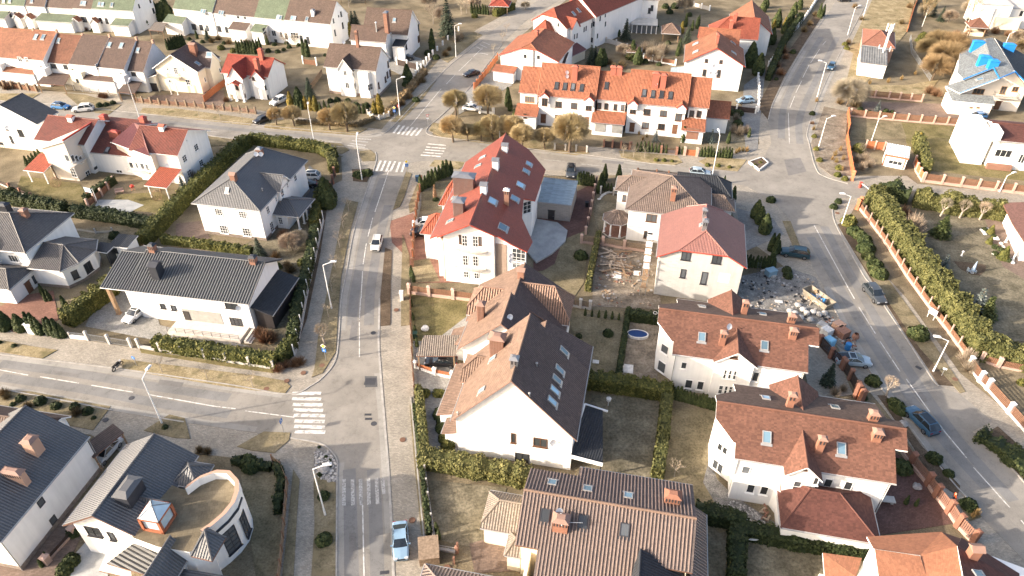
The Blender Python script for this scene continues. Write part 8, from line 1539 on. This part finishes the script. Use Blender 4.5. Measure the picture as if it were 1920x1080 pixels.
def car(front,rear,kind,col,label,extra=None,z=.06):
    f,r_=G(*front),G(*rear); c=(f+r_)/2; ro=tag(empty('parked_car',(c.x,c.y,z),atan2(f.y-r_.y,f.x-r_.x)),label,'car','parked cars'); p=car_parts(kind); pm=CP[col]
    def add(n,me,par=ro,painted=False):
        o=bpy.data.objects.new(n,me); COL.objects.link(o); o.parent=par
        if painted: o.material_slots[0].link='OBJECT'; o.material_slots[0].material=pm
        return o
    bd=add('body',p['body'],ro,True); add('window',p['window'])
    for t,r2,a in p['wheel']: w=add('wheel',a); add('tyre',t,w); add('rim',r2,w)
    for n,me,pt in p['lights']: add(n,me,ro,pt)
    if extra=='box':
        b=MB(); b.box((-.2,0,TYPES[kind][2]+.2),(1.5,.8,.3)); b.frustum((-.2,0,TYPES[kind][2]+.35),(1.4,.7),(1.1,.5),.1); b.build('roof_box',m_trim,ro)
    if extra=='glass':
        L,w,h,st,(g0,g1,g2,g3)=TYPES[kind]; b=MB(); b.face([(g1+.1,-w*.28,h+.012),(g2-.05,-w*.28,h+.012),(g2-.05,w*.28,h+.012),(g1+.1,w*.28,h+.012)]); b.build('sunroof',m_cglass,ro)
    return ro
tile()
car((753,1050),(751,990),'sedan','sky','ice-blue sedan parked in the lay-by below the manhole cover'); car((703,476),(711,448),'hatch','pearl','silver-white car driving down the centre street'); car((1463,476),(1516,484),'suv','teal','dark teal off-roader parked beside the eastern street'); car((1650,572),(1625,542),'suv','dark','dark grey van-like car driving on the eastern street'); car((1627,684),(1567,679),'coupe','bluegrey','silver-blue car with sunroof on the paving by the brick fence','glass'); car((1705,775),(1745,815),'suv','navy_sky_sheen','dark car with a bright reflecting roof, lowest on the eastern street','glass')
car((869,146),(899,138),'sedan','black','black sedan crossing the branch street'); car((1069,337),(1071,316),'suv','dark','dark car with a roof box beside the thuja row','box'); car((242,606),(272,580),'sedan','white','white coupe-like car with dark glass roof on the long house driveway','glass'); car((805,683),(850,684),'sedan','black','black car under the tan tiled carport'); car((778,424),(812,422),'hatch','white','white car half hidden under the red dormer roof'); car((778,441),(812,441),'suv','black','black off-roader beside the white car by the brick yard'); car((131,205),(101,203),'hatch','blue','blue hatchback by the cross street at the left','glass'); car((141,210),(174,207),'suv','white','white van behind the red tiled roof'); car((515,198),(532,190),'suv','white','white off-roader before the small red-roofed house'); car((484,232),(502,226),'hatch','black','dark car at the kerb left of the willows'); car((1553,136),(1562,122),'hatch','navy_sky_sheen','dark blue car on the lay-by below the utility building'); car((1572,3),(1592,3),'hatch','black','dark car at the top end of the north-east street'); car((1384,194),(1409,192),'hatch','sky','light blue car beside the low white annexe'); car((563,336),(597,336),'suv','white','white off-roader behind the dark hip villa','glass'); car((563,352),(583,350),'sedan','black','dark car half hidden beside the white off-roader'); car((188,868),(214,838),'sedan','silver','silver car under the long dark carport'); car((1328,330),(1295,327),'hatch','bluegrey','grey-blue car behind the roof of the tan hip villa'); car((1822,223),(1838,222),'hatch','blue','blue car beside the blue-trimmed villa'); car((898,208),(872,206),'sedan','white','white car inside the white-walled carport'); car((773,112),(748,112),'suv','black','black car in the yard of the long brown roof'); car((42,231),(68,224),'suv','dark','dark car behind the white gabled house at the left')
# ------------------------------------------------------------------ other things standing about
def thing(name,x,y,label,cat,rz=0,z=0,group=None): return tag(empty(name,G(x,y)+Vector((0,0,z)),R(rz)),label,cat,group)
def simple(name,x,y,label,cat,fn,mat,rz=0,z=0,group=None):
    b=MB(); fn(b); o=b.build(name,mat); o.location=G(x,y)+Vector((0,0,z)); o.rotation_euler=(0,0,R(rz)); return tag(o,label,cat,group)
m_plank=plain('grey_planks',(.36,.29,.22),.9,.1,var=.35,scale=3); m_bagw=plain('white_sack',(.43,.41,.38),.8,.2,var=.25); m_bluep=plain('blue_plastic',(.03,.18,.42),.4,.4); m_pool=plain('pool_blue',(.006,.03,.12),.3,.5); m_skin=plain('skin',(.45,.25,.17),.6,.3,var=.03); m_orj=plain('orange_jacket',(.75,.1,.02),.7,.2,var=.08); m_jeans=plain('dark_trousers',(.03,.04,.07),.8,.2); m_hair=plain('dark_hair',(.03,.02,.015),.7,.2); m_stonew=plain('white_stone',(.6,.58,.55),.8,.2,var=.2,scale=3); m_gran=plain('granite',(.33,.31,.29),.85,.2,var=.3,scale=3); m_red2=plain('barrier_red',(.6,.06,.04),.5,.3)
# plank heap
r=thing('plank_pile',1156,494,'jumbled pile of old planks on the building plot dirt','plank pile'); random.seed(5)
for k in range(46):
    b=MB(); L_=random.uniform(1.4,3.6); b.box((0,0,0),(L_,random.uniform(.18,.4),.05)); o=b.build('plank',m_plank if k%4 else m_wood,r); o.location=(random.gauss(0,1.3),random.gauss(0,1.4),.06+.6*random.random()*max(0,1-k/60)); o.rotation_euler=(random.uniform(-.12,.12),random.uniform(-.15,.15),random.choice([0,.25,1.35,1.7,2.6])+random.gauss(0,.15))
for i,(x,y,w,d,l) in enumerate(((1156,519,1.6,1.0,'white slab left below the plank pile'),(1195,513,1.2,1.2,'white slab right of the plank pile'),(1158,511,1.2,.7,'small pale slab at the foot of the plank pile'),(1177,692,1.5,1.7,'large white slab lying on the bare earth garden'),(1117,679,.9,.7,'small white hatch on the back lawn'),(1460,566,1.2,.6,'pale board lying on the building gravel'))):
    simple('slab',x,y,l,'slab',lambda b:(b.box((0,0,.06),(w,d,.12)),b.box((0,0,.14),(w*.86,d*.86,.04))),m_stonew,-10)
# pool
r=thing('paddling_pool',1195,630,'blue covered paddling pool with pale rim on the earth garden','pool',-8); b=MB(); n=20
def oval(a,c,z): return [(a*cos(2*pi*i/n),c*sin(2*pi*i/n),z) for i in range(n)]
e0,e1,e2=oval(1.6,.95,0),oval(1.6,.95,.5),oval(1.42,.8,.5)
for i in range(n): j=(i+1)%n; b.face([e0[i],e0[j],e1[j],e1[i]]); b.face([e1[i],e1[j],e2[j],e2[i]])
b.build('rim',m_stonew,r); b=MB(); b.face(oval(1.43,.81,.46)); b.build('cover',m_pool,r)
# dumpster and rubble at the building site
r=thing('skip',1532,566,'rusty pale rubble skip full of junk by the eastern street','skip',-62); b=MB(); Lk,Wk,Hk=4.2,2.0,1.3
for s in(-1,1): b.face([(-Lk/2,s*Wk/2*.8,.15),(Lk/2,s*Wk/2*.8,.15),(Lk/2+.4,s*Wk/2,Hk),(-Lk/2-.4,s*Wk/2,Hk)]); b.box((0,s*Wk/2,Hk),(Lk+.8,.1,.1)); [b.box((x,s*Wk*.46,.7),(.08,.08,1.1)) for x in(-1.2,0,1.2)]
for s in(-1,1): b.face([(s*Lk/2,-Wk*.4,.15),(s*Lk/2,Wk*.4,.15),(s*(Lk/2+.4),Wk/2,Hk),(s*(Lk/2+.4),-Wk/2,Hk)]); b.box((s*(Lk/2+.4),0,Hk),(.1,Wk,.1))
b.face([(-Lk/2,-Wk*.4,.15),(Lk/2,-Wk*.4,.15),(Lk/2,Wk*.4,.15),(-Lk/2,Wk*.4,.15)]); b.build('body',[plain('skip_paint',(.23,.2,.155),.7,.3,var=.35)],r); random.seed(9)
for k in range(14):
    b=MB(); b.box((0,0,0),(random.uniform(.3,1.2),random.uniform(.2,.8),random.uniform(.1,.5))); o=b.build('rubbish',[m_bagw,m_wood,m_bluep,m_plank][k%4],r); o.location=(random.uniform(-1.7,1.7),random.uniform(-.7,.7),random.uniform(.5,1.1)); o.rotation_euler=(random.uniform(-.6,.6),random.uniform(-.6,.6),random.uniform(0,3))
def sack(b,sd,w=.5):
    random.seed(sd); n=9
    P_=[(w*.62*(1+.1*random.uniform(-1,1))*sin(pi*k/5),.42*w*(1-cos(pi*k/5))) for k in range(6)]; b.lathe((0,0,-.02),[(max(r_,.01),z_) for r_,z_ in P_],n)
for i,(x,y) in enumerate(((1490,590),(1500,598),(1512,590),(1524,588),(1535,592),(1505,583),(1518,602),(1545,590),(1480,586),(1495,575))): simple('sack',x,y,'white building sack in the heap below the rubble skip','sack',lambda b:sack(b,i,.85),m_bagw,group='building sacks')
def pallet(x,y,mat,label,rz,w=1.2,h=1.1):
    r=thing('brick_pallet',x,y,label,'pallet',rz); b=MB(); [b.box((s*.45*w,0,.06),(.1,w,.12)) for s in(-1,0,1)]; [b.box((0,(k-2)*w*.22,.14),(w,w*.16,.03)) for k in range(5)]; b.build('pallet_base',m_wood,r); b=MB()
    for l in range(4):
        for k in range(4): b.box(((k-1.5)*w*.24,0,.16+h*.25*(l+.5)),(w*.225,w*.95,h*.24))
    b.build('brick_stack',mat,r)
pallet(1570,618,m_peach,'upper pallet of pale bricks by the eastern kerb',-60,1.5); pallet(1577,630,m_brickd,'lower pallet of bricks by the eastern kerb',-60,1.7); pallet(1548,628,m_stonew,'pallet of white blocks beside the blue container',-60,1.4); pallet(1540,615,m_bagw,'wrapped pallet behind the villa chimney',-50,1.3,.7)
simple('water_tank',1551,652,'light blue upright water tank behind the villa','tank',lambda b:(b.box((0,0,.9),(1.3,1.2,1.7)),b.box((0,0,1.78),(1.1,1.0,.1)),b.box((0,0,.05),(1.4,1.3,.1)),[b.box((x,-.61,.9),(.05,.04,1.6)) for x in(-.4,0,.4)]),plain('pale_blue_plastic',(.2,.42,.58),.5,.4),-60)
simple('barrel',1588,655,'bright blue plastic barrel by the eastern kerb','barrel',lambda b:b.lathe((0,0,0),[(.36,0),(.42,.1),(.42,.5),(.44,.53),(.42,.56),(.42,1.05),(.38,1.15),(.3,1.16),(.02,1.14)],16),m_bluep)
simple('concrete_mixer',1600,642,'rusty jumble of machine parts beside the blue barrel','mixer',lambda b:(b.lathe((0,0,.7),[(.25,0),(.5,.25),(.5,.6),(.3,1.0)],12),b.tube((-.6,0,0),(.3,.2,.9),.05),b.tube((.6,.3,0),(-.2,0,.9),.05),b.tube((0,-.6,0),(0,0,.9),.05),b.tube((-.9,-.3,.3),(.9,.4,.5),.04)),m_brickd)
random.seed(3)
for i,(x,y) in enumerate(((1430,510),(1440,515),(1450,520),(1437,508),(1446,512))): simple('building_block',x,y,'loose grey block in the dark heap beside the unfinished house','block',lambda b:(b.box((0,0,.18),(.8,.4,.36)),b.box((0,0,.38),(.3,.2,.05))),m_greyp,random.uniform(0,90),group='loose blocks')
simple('stair_stringer',1421,520,'dark steel ladder leaning by the thuja row beside the building','ladder',lambda b:[b.tube((s*.25,0,0),(s*.25,.8,2.6),.03) for s in(-1,1)]+[b.tube((-.25,.8*k/8,2.6*k/8),(.25,.8*k/8,2.6*k/8),.02) for k in range(1,8)],m_rail)
simple('container',1444,516,'small blue-topped box trailer beside the dark heap','box',lambda b:(b.box((0,0,.6),(1.6,1.2,1.0)),b.box((0,0,1.13),(1.7,1.3,.06)),b.box((0,0,.05),(1.2,.9,.1))),plain('weathered_blue',(.2,.3,.36),.6,.3),20)
# motorbike by the western drive
r=thing('motorbike',222,690,'black motorbike parked at the kerb of the western street','motorbike',70); 
for x in(-.7,.7): 
    b=MB(); n=16
    for i in range(n): a0,a1=2*pi*i/n,2*pi*(i+1)/n; b.tube((x+.28*cos(a0),0,.32+.28*sin(a0)),(x+.28*cos(a1),0,.32+.28*sin(a1)),.07,.07,6)
    b.tube((x-.25,0,.32),(x+.25,0,.32),.02); b.tube((x,0,.07),(x,0,.57),.02); b.build('wheel',m_tyre,r)
b=MB(); b.box((0,0,.5),(.6,.32,.4)); b.tube((.7,0,.32),(.45,0,1.0),.05); b.tube((-.7,0,.32),(-.1,0,.5),.05); b.build('frame',m_rim,r); b=MB(); b.frustum((.15,0,.7),(.6,.36),(.4,.2),.28); b.build('fuel_tank',m_trim,r); b=MB(); b.box((-.4,0,.78),(.75,.32,.14)); b.build('seat',m_tyre,r); b=MB(); b.tube((.42,-.4,1.05),(.42,.4,1.05),.03); b.tube((.45,0,1.0),(.42,0,1.06),.04); b.build('handlebar',m_rail,r); b=MB(); b.lathe((.62,0,.85),[(.02,0),(.12,.02),(.12,.12),(.02,.14)],10); b.build('headlight',m_head,r)
# cabinets and bins
simple('cabinet',754,562,'pale grey utility cabinet on the pavement by the brown fence','cabinet',lambda b:(b.box((0,0,.8),(.8,.5,1.5)),b.frustum((0,0,1.55),(.95,.65),(.7,.4),.12),b.box((0,0,.05),(.9,.6,.1)),b.box((0,-.26,.8),(.36,.02,1.3)),b.box((0,-.27,.8),(.02,.02,1.3))),m_whitep,90)
simple('gate_box',62,624,'white box-shaped gate pillar between the left thujas','pillar',lambda b:(b.box((0,0,.9),(1.1,.7,1.8)),b.box((0,0,1.85),(1.3,.9,.1)),b.box((.2,-.36,1.1),(.3,.03,.4))),m_whitep,-10)
simple('bin_enclosure',805,1040,'brown board-clad bin enclosure by the lay-by','bin enclosure',lambda b:(b.box((0,0,.7),(2.0,2.6,1.3)),b.box((0,0,1.39),(2.2,2.8,.08)),[b.box((x*.24,-1.31,.7),(.2,.04,1.2)) for x in range(-4,5)]),m_dirtb,8)
simple('litter_bin',783,340,'dark blue litter bin at the fence corner by the thuja row','bin',lambda b:(b.box((0,0,.6),(.7,.6,1.1)),b.box((0,0,1.2),(.8,.7,.1)),b.tube((-.3,.3,0),(-.3,.3,.2),.1)),m_navy if 'm_navy' in globals() else plain('bin_navy',(.04,.08,.13),.5,.3))
simple('wheelie_bin',779,634,'dark green wheeled bin beside the tan carport','bin',lambda b:(b.frustum((0,0,.08),(.5,.55),(.62,.7),.95),b.box((0,0,1.07),(.66,.75,.08)),b.tube((-.3,.3,.1),(.3,.3,.1),.1)),plain('bin_green',(.02,.045,.03),.5,.3))
simple('wheelie_bin',1100,388,'dark wheeled bin by the fence of the brown driveway','bin',lambda b:(b.frustum((0,0,.08),(.5,.55),(.62,.7),.95),b.box((0,0,1.07),(.66,.75,.08)),b.tube((-.3,.3,.1),(.3,.3,.1),.1)),m_trim)
simple('parking_board',1744,597,'white board on two leaning legs before the eastern fence','board',lambda b:(b.box((0,0,1.3),(1.3,.08,1.0)),b.tube((-.5,0,0),(-.5,0,1.2),.05),b.tube((.5,0,0),(.5,0,1.2),.05),b.box((0,-.05,1.3),(1.1,.02,.8))),m_whitep,-60)
# barrier arm and gate piers of the eastern side street
r=thing('barrier',1612,352,'red post with a white boom pole at the eastern side street','barrier',-75); b=MB(); b.box((0,0,.55),(.4,.4,1.1)); b.box((0,0,1.13),(.5,.5,.08)); b.build('post',m_red2,r); b=MB(); b.tube((0,0,1.0),(3.6,0,1.0),.07,.05,8); b.build('boom',m_whitep,r)
for x,y,l in((1597,338,'orange gate pier above the boom barrier'),(1606,392,'tall orange gate pier below the boom barrier'),(1611,388,'small orange gate pier beside the tall one')): simple('gate_pier',x,y,l,'pier',lambda b:(b.box((0,0,1.0),(.6,.6,2.0)),b.frustum((0,0,2.0),(.8,.8),(.3,.3),.25),b.box((0,0,.1),(.7,.7,.2))),m_terr,-30)
# triangular planter
r=thing('planter',1419,308,'white-edged triangular stone planter at the eastern junction','planter'); t=[G(x,y)-Vector(r.location) for x,y in((1404,306),(1423,321),(1440,308),(1428,298))]; b=MB()
for i in range(4): a,c=t[i],t[(i+1)%4]; d=(c-a); b.box(((a.x+c.x)/2,(a.y+c.y)/2,.25),(d.length+.2,.25,.5),0,atan2(d.y,d.x))
b.build('edging',m_stonew,r); b=MB(); b.face([(p.x,p.y,.4) for p in t]); b.build('soil',m_bark,r)
# garden: parasol, stones, table, lamps, hoop
r=thing('parasol',1822,512,'closed blue striped parasol standing on a dark round bed','parasol'); b=MB(); b.tube((0,0,0),(0,0,2.4),.03); b.box((0,0,.06),(.5,.5,.12)); b.build('pole',m_stonew,r); b=MB(); b.lathe((0,0,.5),[(.32,0),(.26,.5),(.14,1.3),(.04,1.9)],10); b.build('canopy',plain('parasol_cloth',(.28,.36,.46),.8,.1,var=.3,scale=4),r)
tile(1,3); random.seed(21)
def stone(b,sd,s=1): 
    random.seed(sd); n=8; pr=[(.02,0),(.3*s,.03),(.36*s,.16*s),(.24*s,.3*s),(.02,.34*s)]; b.lathe((0,0,0),pr,n); b.v=[(x*(1+.15*random.uniform(-1,1)),y*(1+.2*random.uniform(-1,1)),z) for x,y,z in b.v]
for i,(x,y) in enumerate(((1600,650),(1615,665),(1625,680),(1690,700),(1700,715),(1712,705),(1720,720),(1745,750),(1720,785),(1760,775),(1690,830),(1800,870),(1825,880),(1835,895),(1640,640),(1780,820))): simple('garden_stone',x,y,'white stone edging the topiary bed','stone',lambda b:stone(b,i,1.0),m_stonew,group='white bed stones')
o=slab('parasol_bed',[(1390,880),(1450,885),(1560,895),(1635,910),(1630,950),(1590,990),(1520,980),(1440,940)],.07,m_bark)
for x,y,l in((1500,965,'left pale garden chair by the closed parasol'),(1540,970,'right pale garden chair by the closed parasol')): simple('garden_chair',x,y,l,'chair',lambda b:(b.box((0,0,.42),(.5,.5,.05)),b.box((0,.24,.72),(.5,.05,.55)),[b.tube((sx*.22,sy*.22,0),(sx*.22,sy*.22,.42),.025) for sx in(-1,1) for sy in(-1,1)],[b.box((s*.25,0,.62),(.05,.45,.04)) for s in(-1,1)]),plain('pale_chair',(.4,.47,.52),.5,.3),random.uniform(0,90))
simple('sculpture',1450,840,'small pale garden figure on the shaded lawn','ornament',lambda b:(b.lathe((0,0,0),[(.25,0),(.2,.1),(.08,.3),(.08,.7),(.2,.85),(.2,1.0),(.02,1.1)],10),),m_stonew)
tile(); r=thing('garden_table',1409,1012,'white oval table on the dark lawn at the bottom right','table'); b=MB(); n=20; b.face(oval(.95,.55,.72)); e0,e1=oval(.95,.55,.66),oval(.95,.55,.72); [b.face([e0[i],e0[(i+1)%n],e1[(i+1)%n],e1[i]]) for i in range(n)]; b.build('tabletop',m_whitep,r)
for sx in(-1,1):
    for sy in(-1,1): b=MB(); b.tube((sx*.5,sy*.25,0),(sx*.45,sy*.22,.68),.035); b.build('leg',m_whitep,r)
tile(1,0); r=thing('basketball_hoop',735,445,'basketball hoop with white backboard over the garden court','basketball hoop',-110); b=MB(); b.tube((0,0,0),(0,0,3.2),.06); b.tube((0,0,3.1),(.9,0,3.3),.05); b.build('post',m_whitep,r); b=MB(); b.box((.95,0,3.4),(.05,1.6,1.0)); b.build('backboard',m_lantern,r); b=MB(); n=14; [b.tube((1.25+.23*cos(2*pi*i/n),.23*sin(2*pi*i/n),3.05),(1.25+.23*cos(2*pi*(i+1)/n),.23*sin(2*pi*(i+1)/n),3.05),.015) for i in range(n)]; b.build('hoop',m_red2,r)
for x,y,l in((430,320,'round cage lantern under the left red canopy'),(1185,420,'round cage lantern under the right red canopy')):
    r=thing('garden_swing',x,y,l,'garden feature'); b=MB()
    for k in range(6): a=pi*k/6; [b.tube((1.0*cos(a)*cos(t),1.0*sin(a)*cos(t),1+sin(t)),(1.0*cos(a)*cos(t+.4),1.0*sin(a)*cos(t+.4),1+sin(t+.4)),.03,.03,4) for t in [q*.4 for q in range(16)]]
    b.build('cage',m_wood,r)
simple('garden_bench',900,370,'tan garden bench by the wall between the red-tiled halves','bench',lambda b:(b.box((0,0,.45),(1.6,.5,.06)),b.box((0,.25,.75),(1.6,.05,.5)),[b.box((s*.7,0,.22),(.08,.5,.44)) for s in(-1,1)]),m_pinkp,20); simple('barbecue',1000,345,'red and black barbecue by the link building','barbecue',lambda b:(b.lathe((0,0,.6),[(.05,0),(.35,.1),(.4,.3),(.3,.5),(.02,.6)],12),[b.tube((.3*cos(k*2.1),.3*sin(k*2.1),0),(.2*cos(k*2.1),.2*sin(k*2.1),.7),.03) for k in range(3)]),m_red2)
tile(2,2); simple('patio_heater',720,885,'small white capped lantern post beside the pergola','lantern',lambda b:(b.tube((0,0,0),(0,0,1.0),.05),b.lathe((0,0,1.0),[(.05,0),(.28,.05),(.28,.4),(.35,.45),(.05,.65)],10)),m_stonew); r=thing('dining_set',600,960,'dark outdoor dining table under the black pergola','table',-10,.0); b=MB(); b.box((0,0,.74),(2.0,1.0,.06)); b.build('tabletop',m_trim,r); 
for sx in(-1,1):
    for sy in(-1,1): b=MB(); b.box((sx*.85,sy*.4,.36),(.07,.07,.72)); b.build('leg',m_trim,r)
r=thing('tree_swing_frame',1060,280,'white ring hung on a thin post beside the first rust villa','basketball hoop'); b=MB(); b.tube((0,0,0),(0,0,2.3),.04); b.build('post',m_rail,r); b=MB(); [b.tube((.3*cos(2*pi*i/14),.3*sin(2*pi*i/14),2.45),(.3*cos(2*pi*(i+1)/14),.3*sin(2*pi*(i+1)/14),2.45),.04) for i in range(14)]; b.build('hoop',m_stonew,r)
tile(2,1); simple('boulder',1270,312,'round white boulder on the sunny lawn','boulder',lambda b:stone(b,71,1.8),m_stonew); tile(3,1); simple('boulder',510,290,'large pale boulder in the gravel bed by the lamp','boulder',lambda b:stone(b,72,1.9),m_gran); simple('boulder',462,222,'smaller pale boulder in the gravel bed','boulder',lambda b:stone(b,73,.9),m_gran); simple('boulder',550,370,'grey boulder at the lower end of the gravel bed','boulder',lambda b:stone(b,74,.8),m_gran)
tile(3,3); simple('boulder',1115,418,'grey boulder inside the brick fence','boulder',lambda b:stone(b,75,1.6),m_gran); simple('garden_bench',860,520,'grey stone bench at the corner of the second villa','bench',lambda b:(b.box((0,0,.5),(2.4,.9,.12)),[b.box((s*.9,0,.22),(.3,.7,.44)) for s in(-1,1)]),m_greyp,-8); tile(2,3); simple('boulder',1015,1025,'pale boulder beside the dark car with the reflecting roof','boulder',lambda b:stone(b,76,1.5),m_gran)
tile(3,2); 
for i in range(9): simple('log',1895+random.uniform(-25,30),620+random.uniform(-45,45),'split log in the heap at the corner of the second villa','log',lambda b:b.tube((-.35,0,.15),(.35,0,.2),.12,.12,7),m_plank if i%2 else m_brickd,random.uniform(0,180),z=.12*(i%3),group='split logs')
tile(1,2)
random.seed(8)
for i in range(16): t=i/15; simple('edging_stone',650+140*t,420-60*sin(t*2.4)+random.uniform(-6,6),'pale stone in the curved edging by the octagonal porch','stone',lambda b:stone(b,100+i,.8),m_stonew,group='curved edging stones')
def rubble(name,poly,n,label,mats,smin=.12,smax=.5,zz=.05):
    random.seed(len(poly)*n); w=[G(*p) for p in poly]; x0,x1=min(p.x for p in w),max(p.x for p in w); y0,y1=min(p.y for p in w),max(p.y for p in w); b=MB()
    while n:
        q=Vector((random.uniform(x0,x1),random.uniform(y0,y1),0))
        if not inside(w,Vector((0,0,1)),q) or noise.noise(q*.35)<random.uniform(-.35,.25): continue
        s=random.uniform(smin,smax); b.box((q.x,q.y,zz+s*.12),(s,s*random.uniform(.3,1),s*.4),random.randrange(len(mats)),random.uniform(0,3.1)); n-=1
    o=b.build(name,mats); tag(o,label,'rubble',kind='stuff')
tile(); rubble('rubble',[(1385,525),(1470,505),(1525,525),(1560,600),(1500,605),(1390,590)],260,'scattered building rubble on the gravel east of the unfinished house',[m_gran,m_plank,m_gran,m_trim]); rubble('rubble',[(1120,470),(1225,475),(1222,575),(1112,575)],170,'scraps of wood and broken bricks on the dirt plot west of the scaffold',[m_plank,m_wood,m_gran,m_brickd],.1,.5); rubble('rubble',[(1540,590),(1575,600),(1612,665),(1580,660)],120,'litter and broken blocks along the kerb by the brick pallets',[m_gran,m_bagw,m_brickd,m_trim]); rubble('rubble',[(1345,925),(1420,960),(1440,990),(1370,965)],150,'loose stones on the gravel at the foot of the second villa',[m_gran,m_greyp],.06,.25); rubble('rubble',[(590,850),(615,842),(632,868),(630,903),(592,900)],200,'pebbles in the gravel bed by the junction kerb',[m_gran,m_greyp],.1,.35,.12)
# ------------------------------------------------------------------ the walker
def person(x,y,rz,label):
    r=thing('person',x,y,label,'person',rz,.12)
    def skin(name,joints,edges,mat,sub=2):
        me=bpy.data.meshes.new(name); me.from_pydata([j[:3] for j in joints],edges,[]); o=bpy.data.objects.new(name,me); COL.objects.link(o); me.materials.append(mat); o.parent=r
        m=o.modifiers.new('s','SKIN'); me.skin_vertices[0] if me.skin_vertices else None
        if not me.skin_vertices: me.attributes
        for v,j in zip(me.skin_vertices[0].data,joints): v.radius=(j[3],j[3])
        me.skin_vertices[0].data[0].use_root=True; ss=o.modifiers.new('u','SUBSURF'); ss.levels=sub; ss.render_levels=sub; return o
    J=[(0,0,.95,.13),(0,.0,1.2,.14),(.02,0,1.42,.12),(.04,0,1.52,.06),(.06,0,1.62,.095),(.08,0,1.74,.08),(0,.1,.9,.1),(.2,.1,.5,.07),(.12,.1,.1,.05),(.26,.1,.05,.045),(0,-.1,.9,.1),(.02,-.1,.5,.07),(-.28,-.1,.16,.05),(-.16,-.1,.05,.045),(.02,.2,1.4,.07),(-.08,.27,1.14,.05),(.06,.28,.9,.04),(.09,.28,.82,.035),(.02,-.2,1.4,.07),(.1,-.27,1.14,.05),(.3,-.25,1.0,.04),(.38,-.24,.98,.035)]
    E_=[(0,1),(1,2),(2,3),(3,4),(4,5),(0,6),(6,7),(7,8),(8,9),(0,10),(10,11),(11,12),(12,13),(2,14),(14,15),(15,16),(16,17),(2,18),(18,19),(19,20),(20,21)]
    skin('body',J,E_,m_skin)
    k=1.13; jk=[(a,b_,c,d*k+.008) for a,b_,c,d in(J[0],J[1],J[2],J[14],J[15],J[16],J[18],J[19],J[20])]; skin('jacket',jk,[(0,1),(1,2),(2,3),(3,4),(4,5),(2,6),(6,7),(7,8)],m_orj)
    jt=[(a,b_,c,d*1.12+.006) for a,b_,c,d in(J[0],J[6],J[7],J[8],J[10],J[11],J[12])]; skin('trousers',jt,[(0,1),(1,2),(2,3),(0,4),(4,5),(5,6)],m_jeans)
    b=MB(); b.lathe((.06,0,1.66),[(.105,-.02),(.112,.04),(.09,.11),(.02,.15)],12); b.build('hair',m_hair,r)
    for s in(-1,1): b=MB(); b.box((.2 if s>0 else -.2,s*.1,.05),(.28,.1,.09)); b.build('shoe',m_trim,r)
    b=MB(); b.face([(.155,-.05,1.64),(.155,-.02,1.64),(.155,-.02,1.66),(.155,-.05,1.66)]); b.face([(.155,.02,1.64),(.155,.05,1.64),(.155,.05,1.66),(.155,.02,1.66)]); b.face([(.158,-.03,1.575),(.158,.03,1.575),(.158,.03,1.585),(.158,-.03,1.585)]); b.build('face',m_hair,r)
    b=MB(); b.tube((.15,0,1.63),(.18,0,1.6),.012,.018,5); b.build('nose',m_skin,r)
tile(3,3); person(1372,525,-35,'person in a bright orange jacket walking past the brick fence')
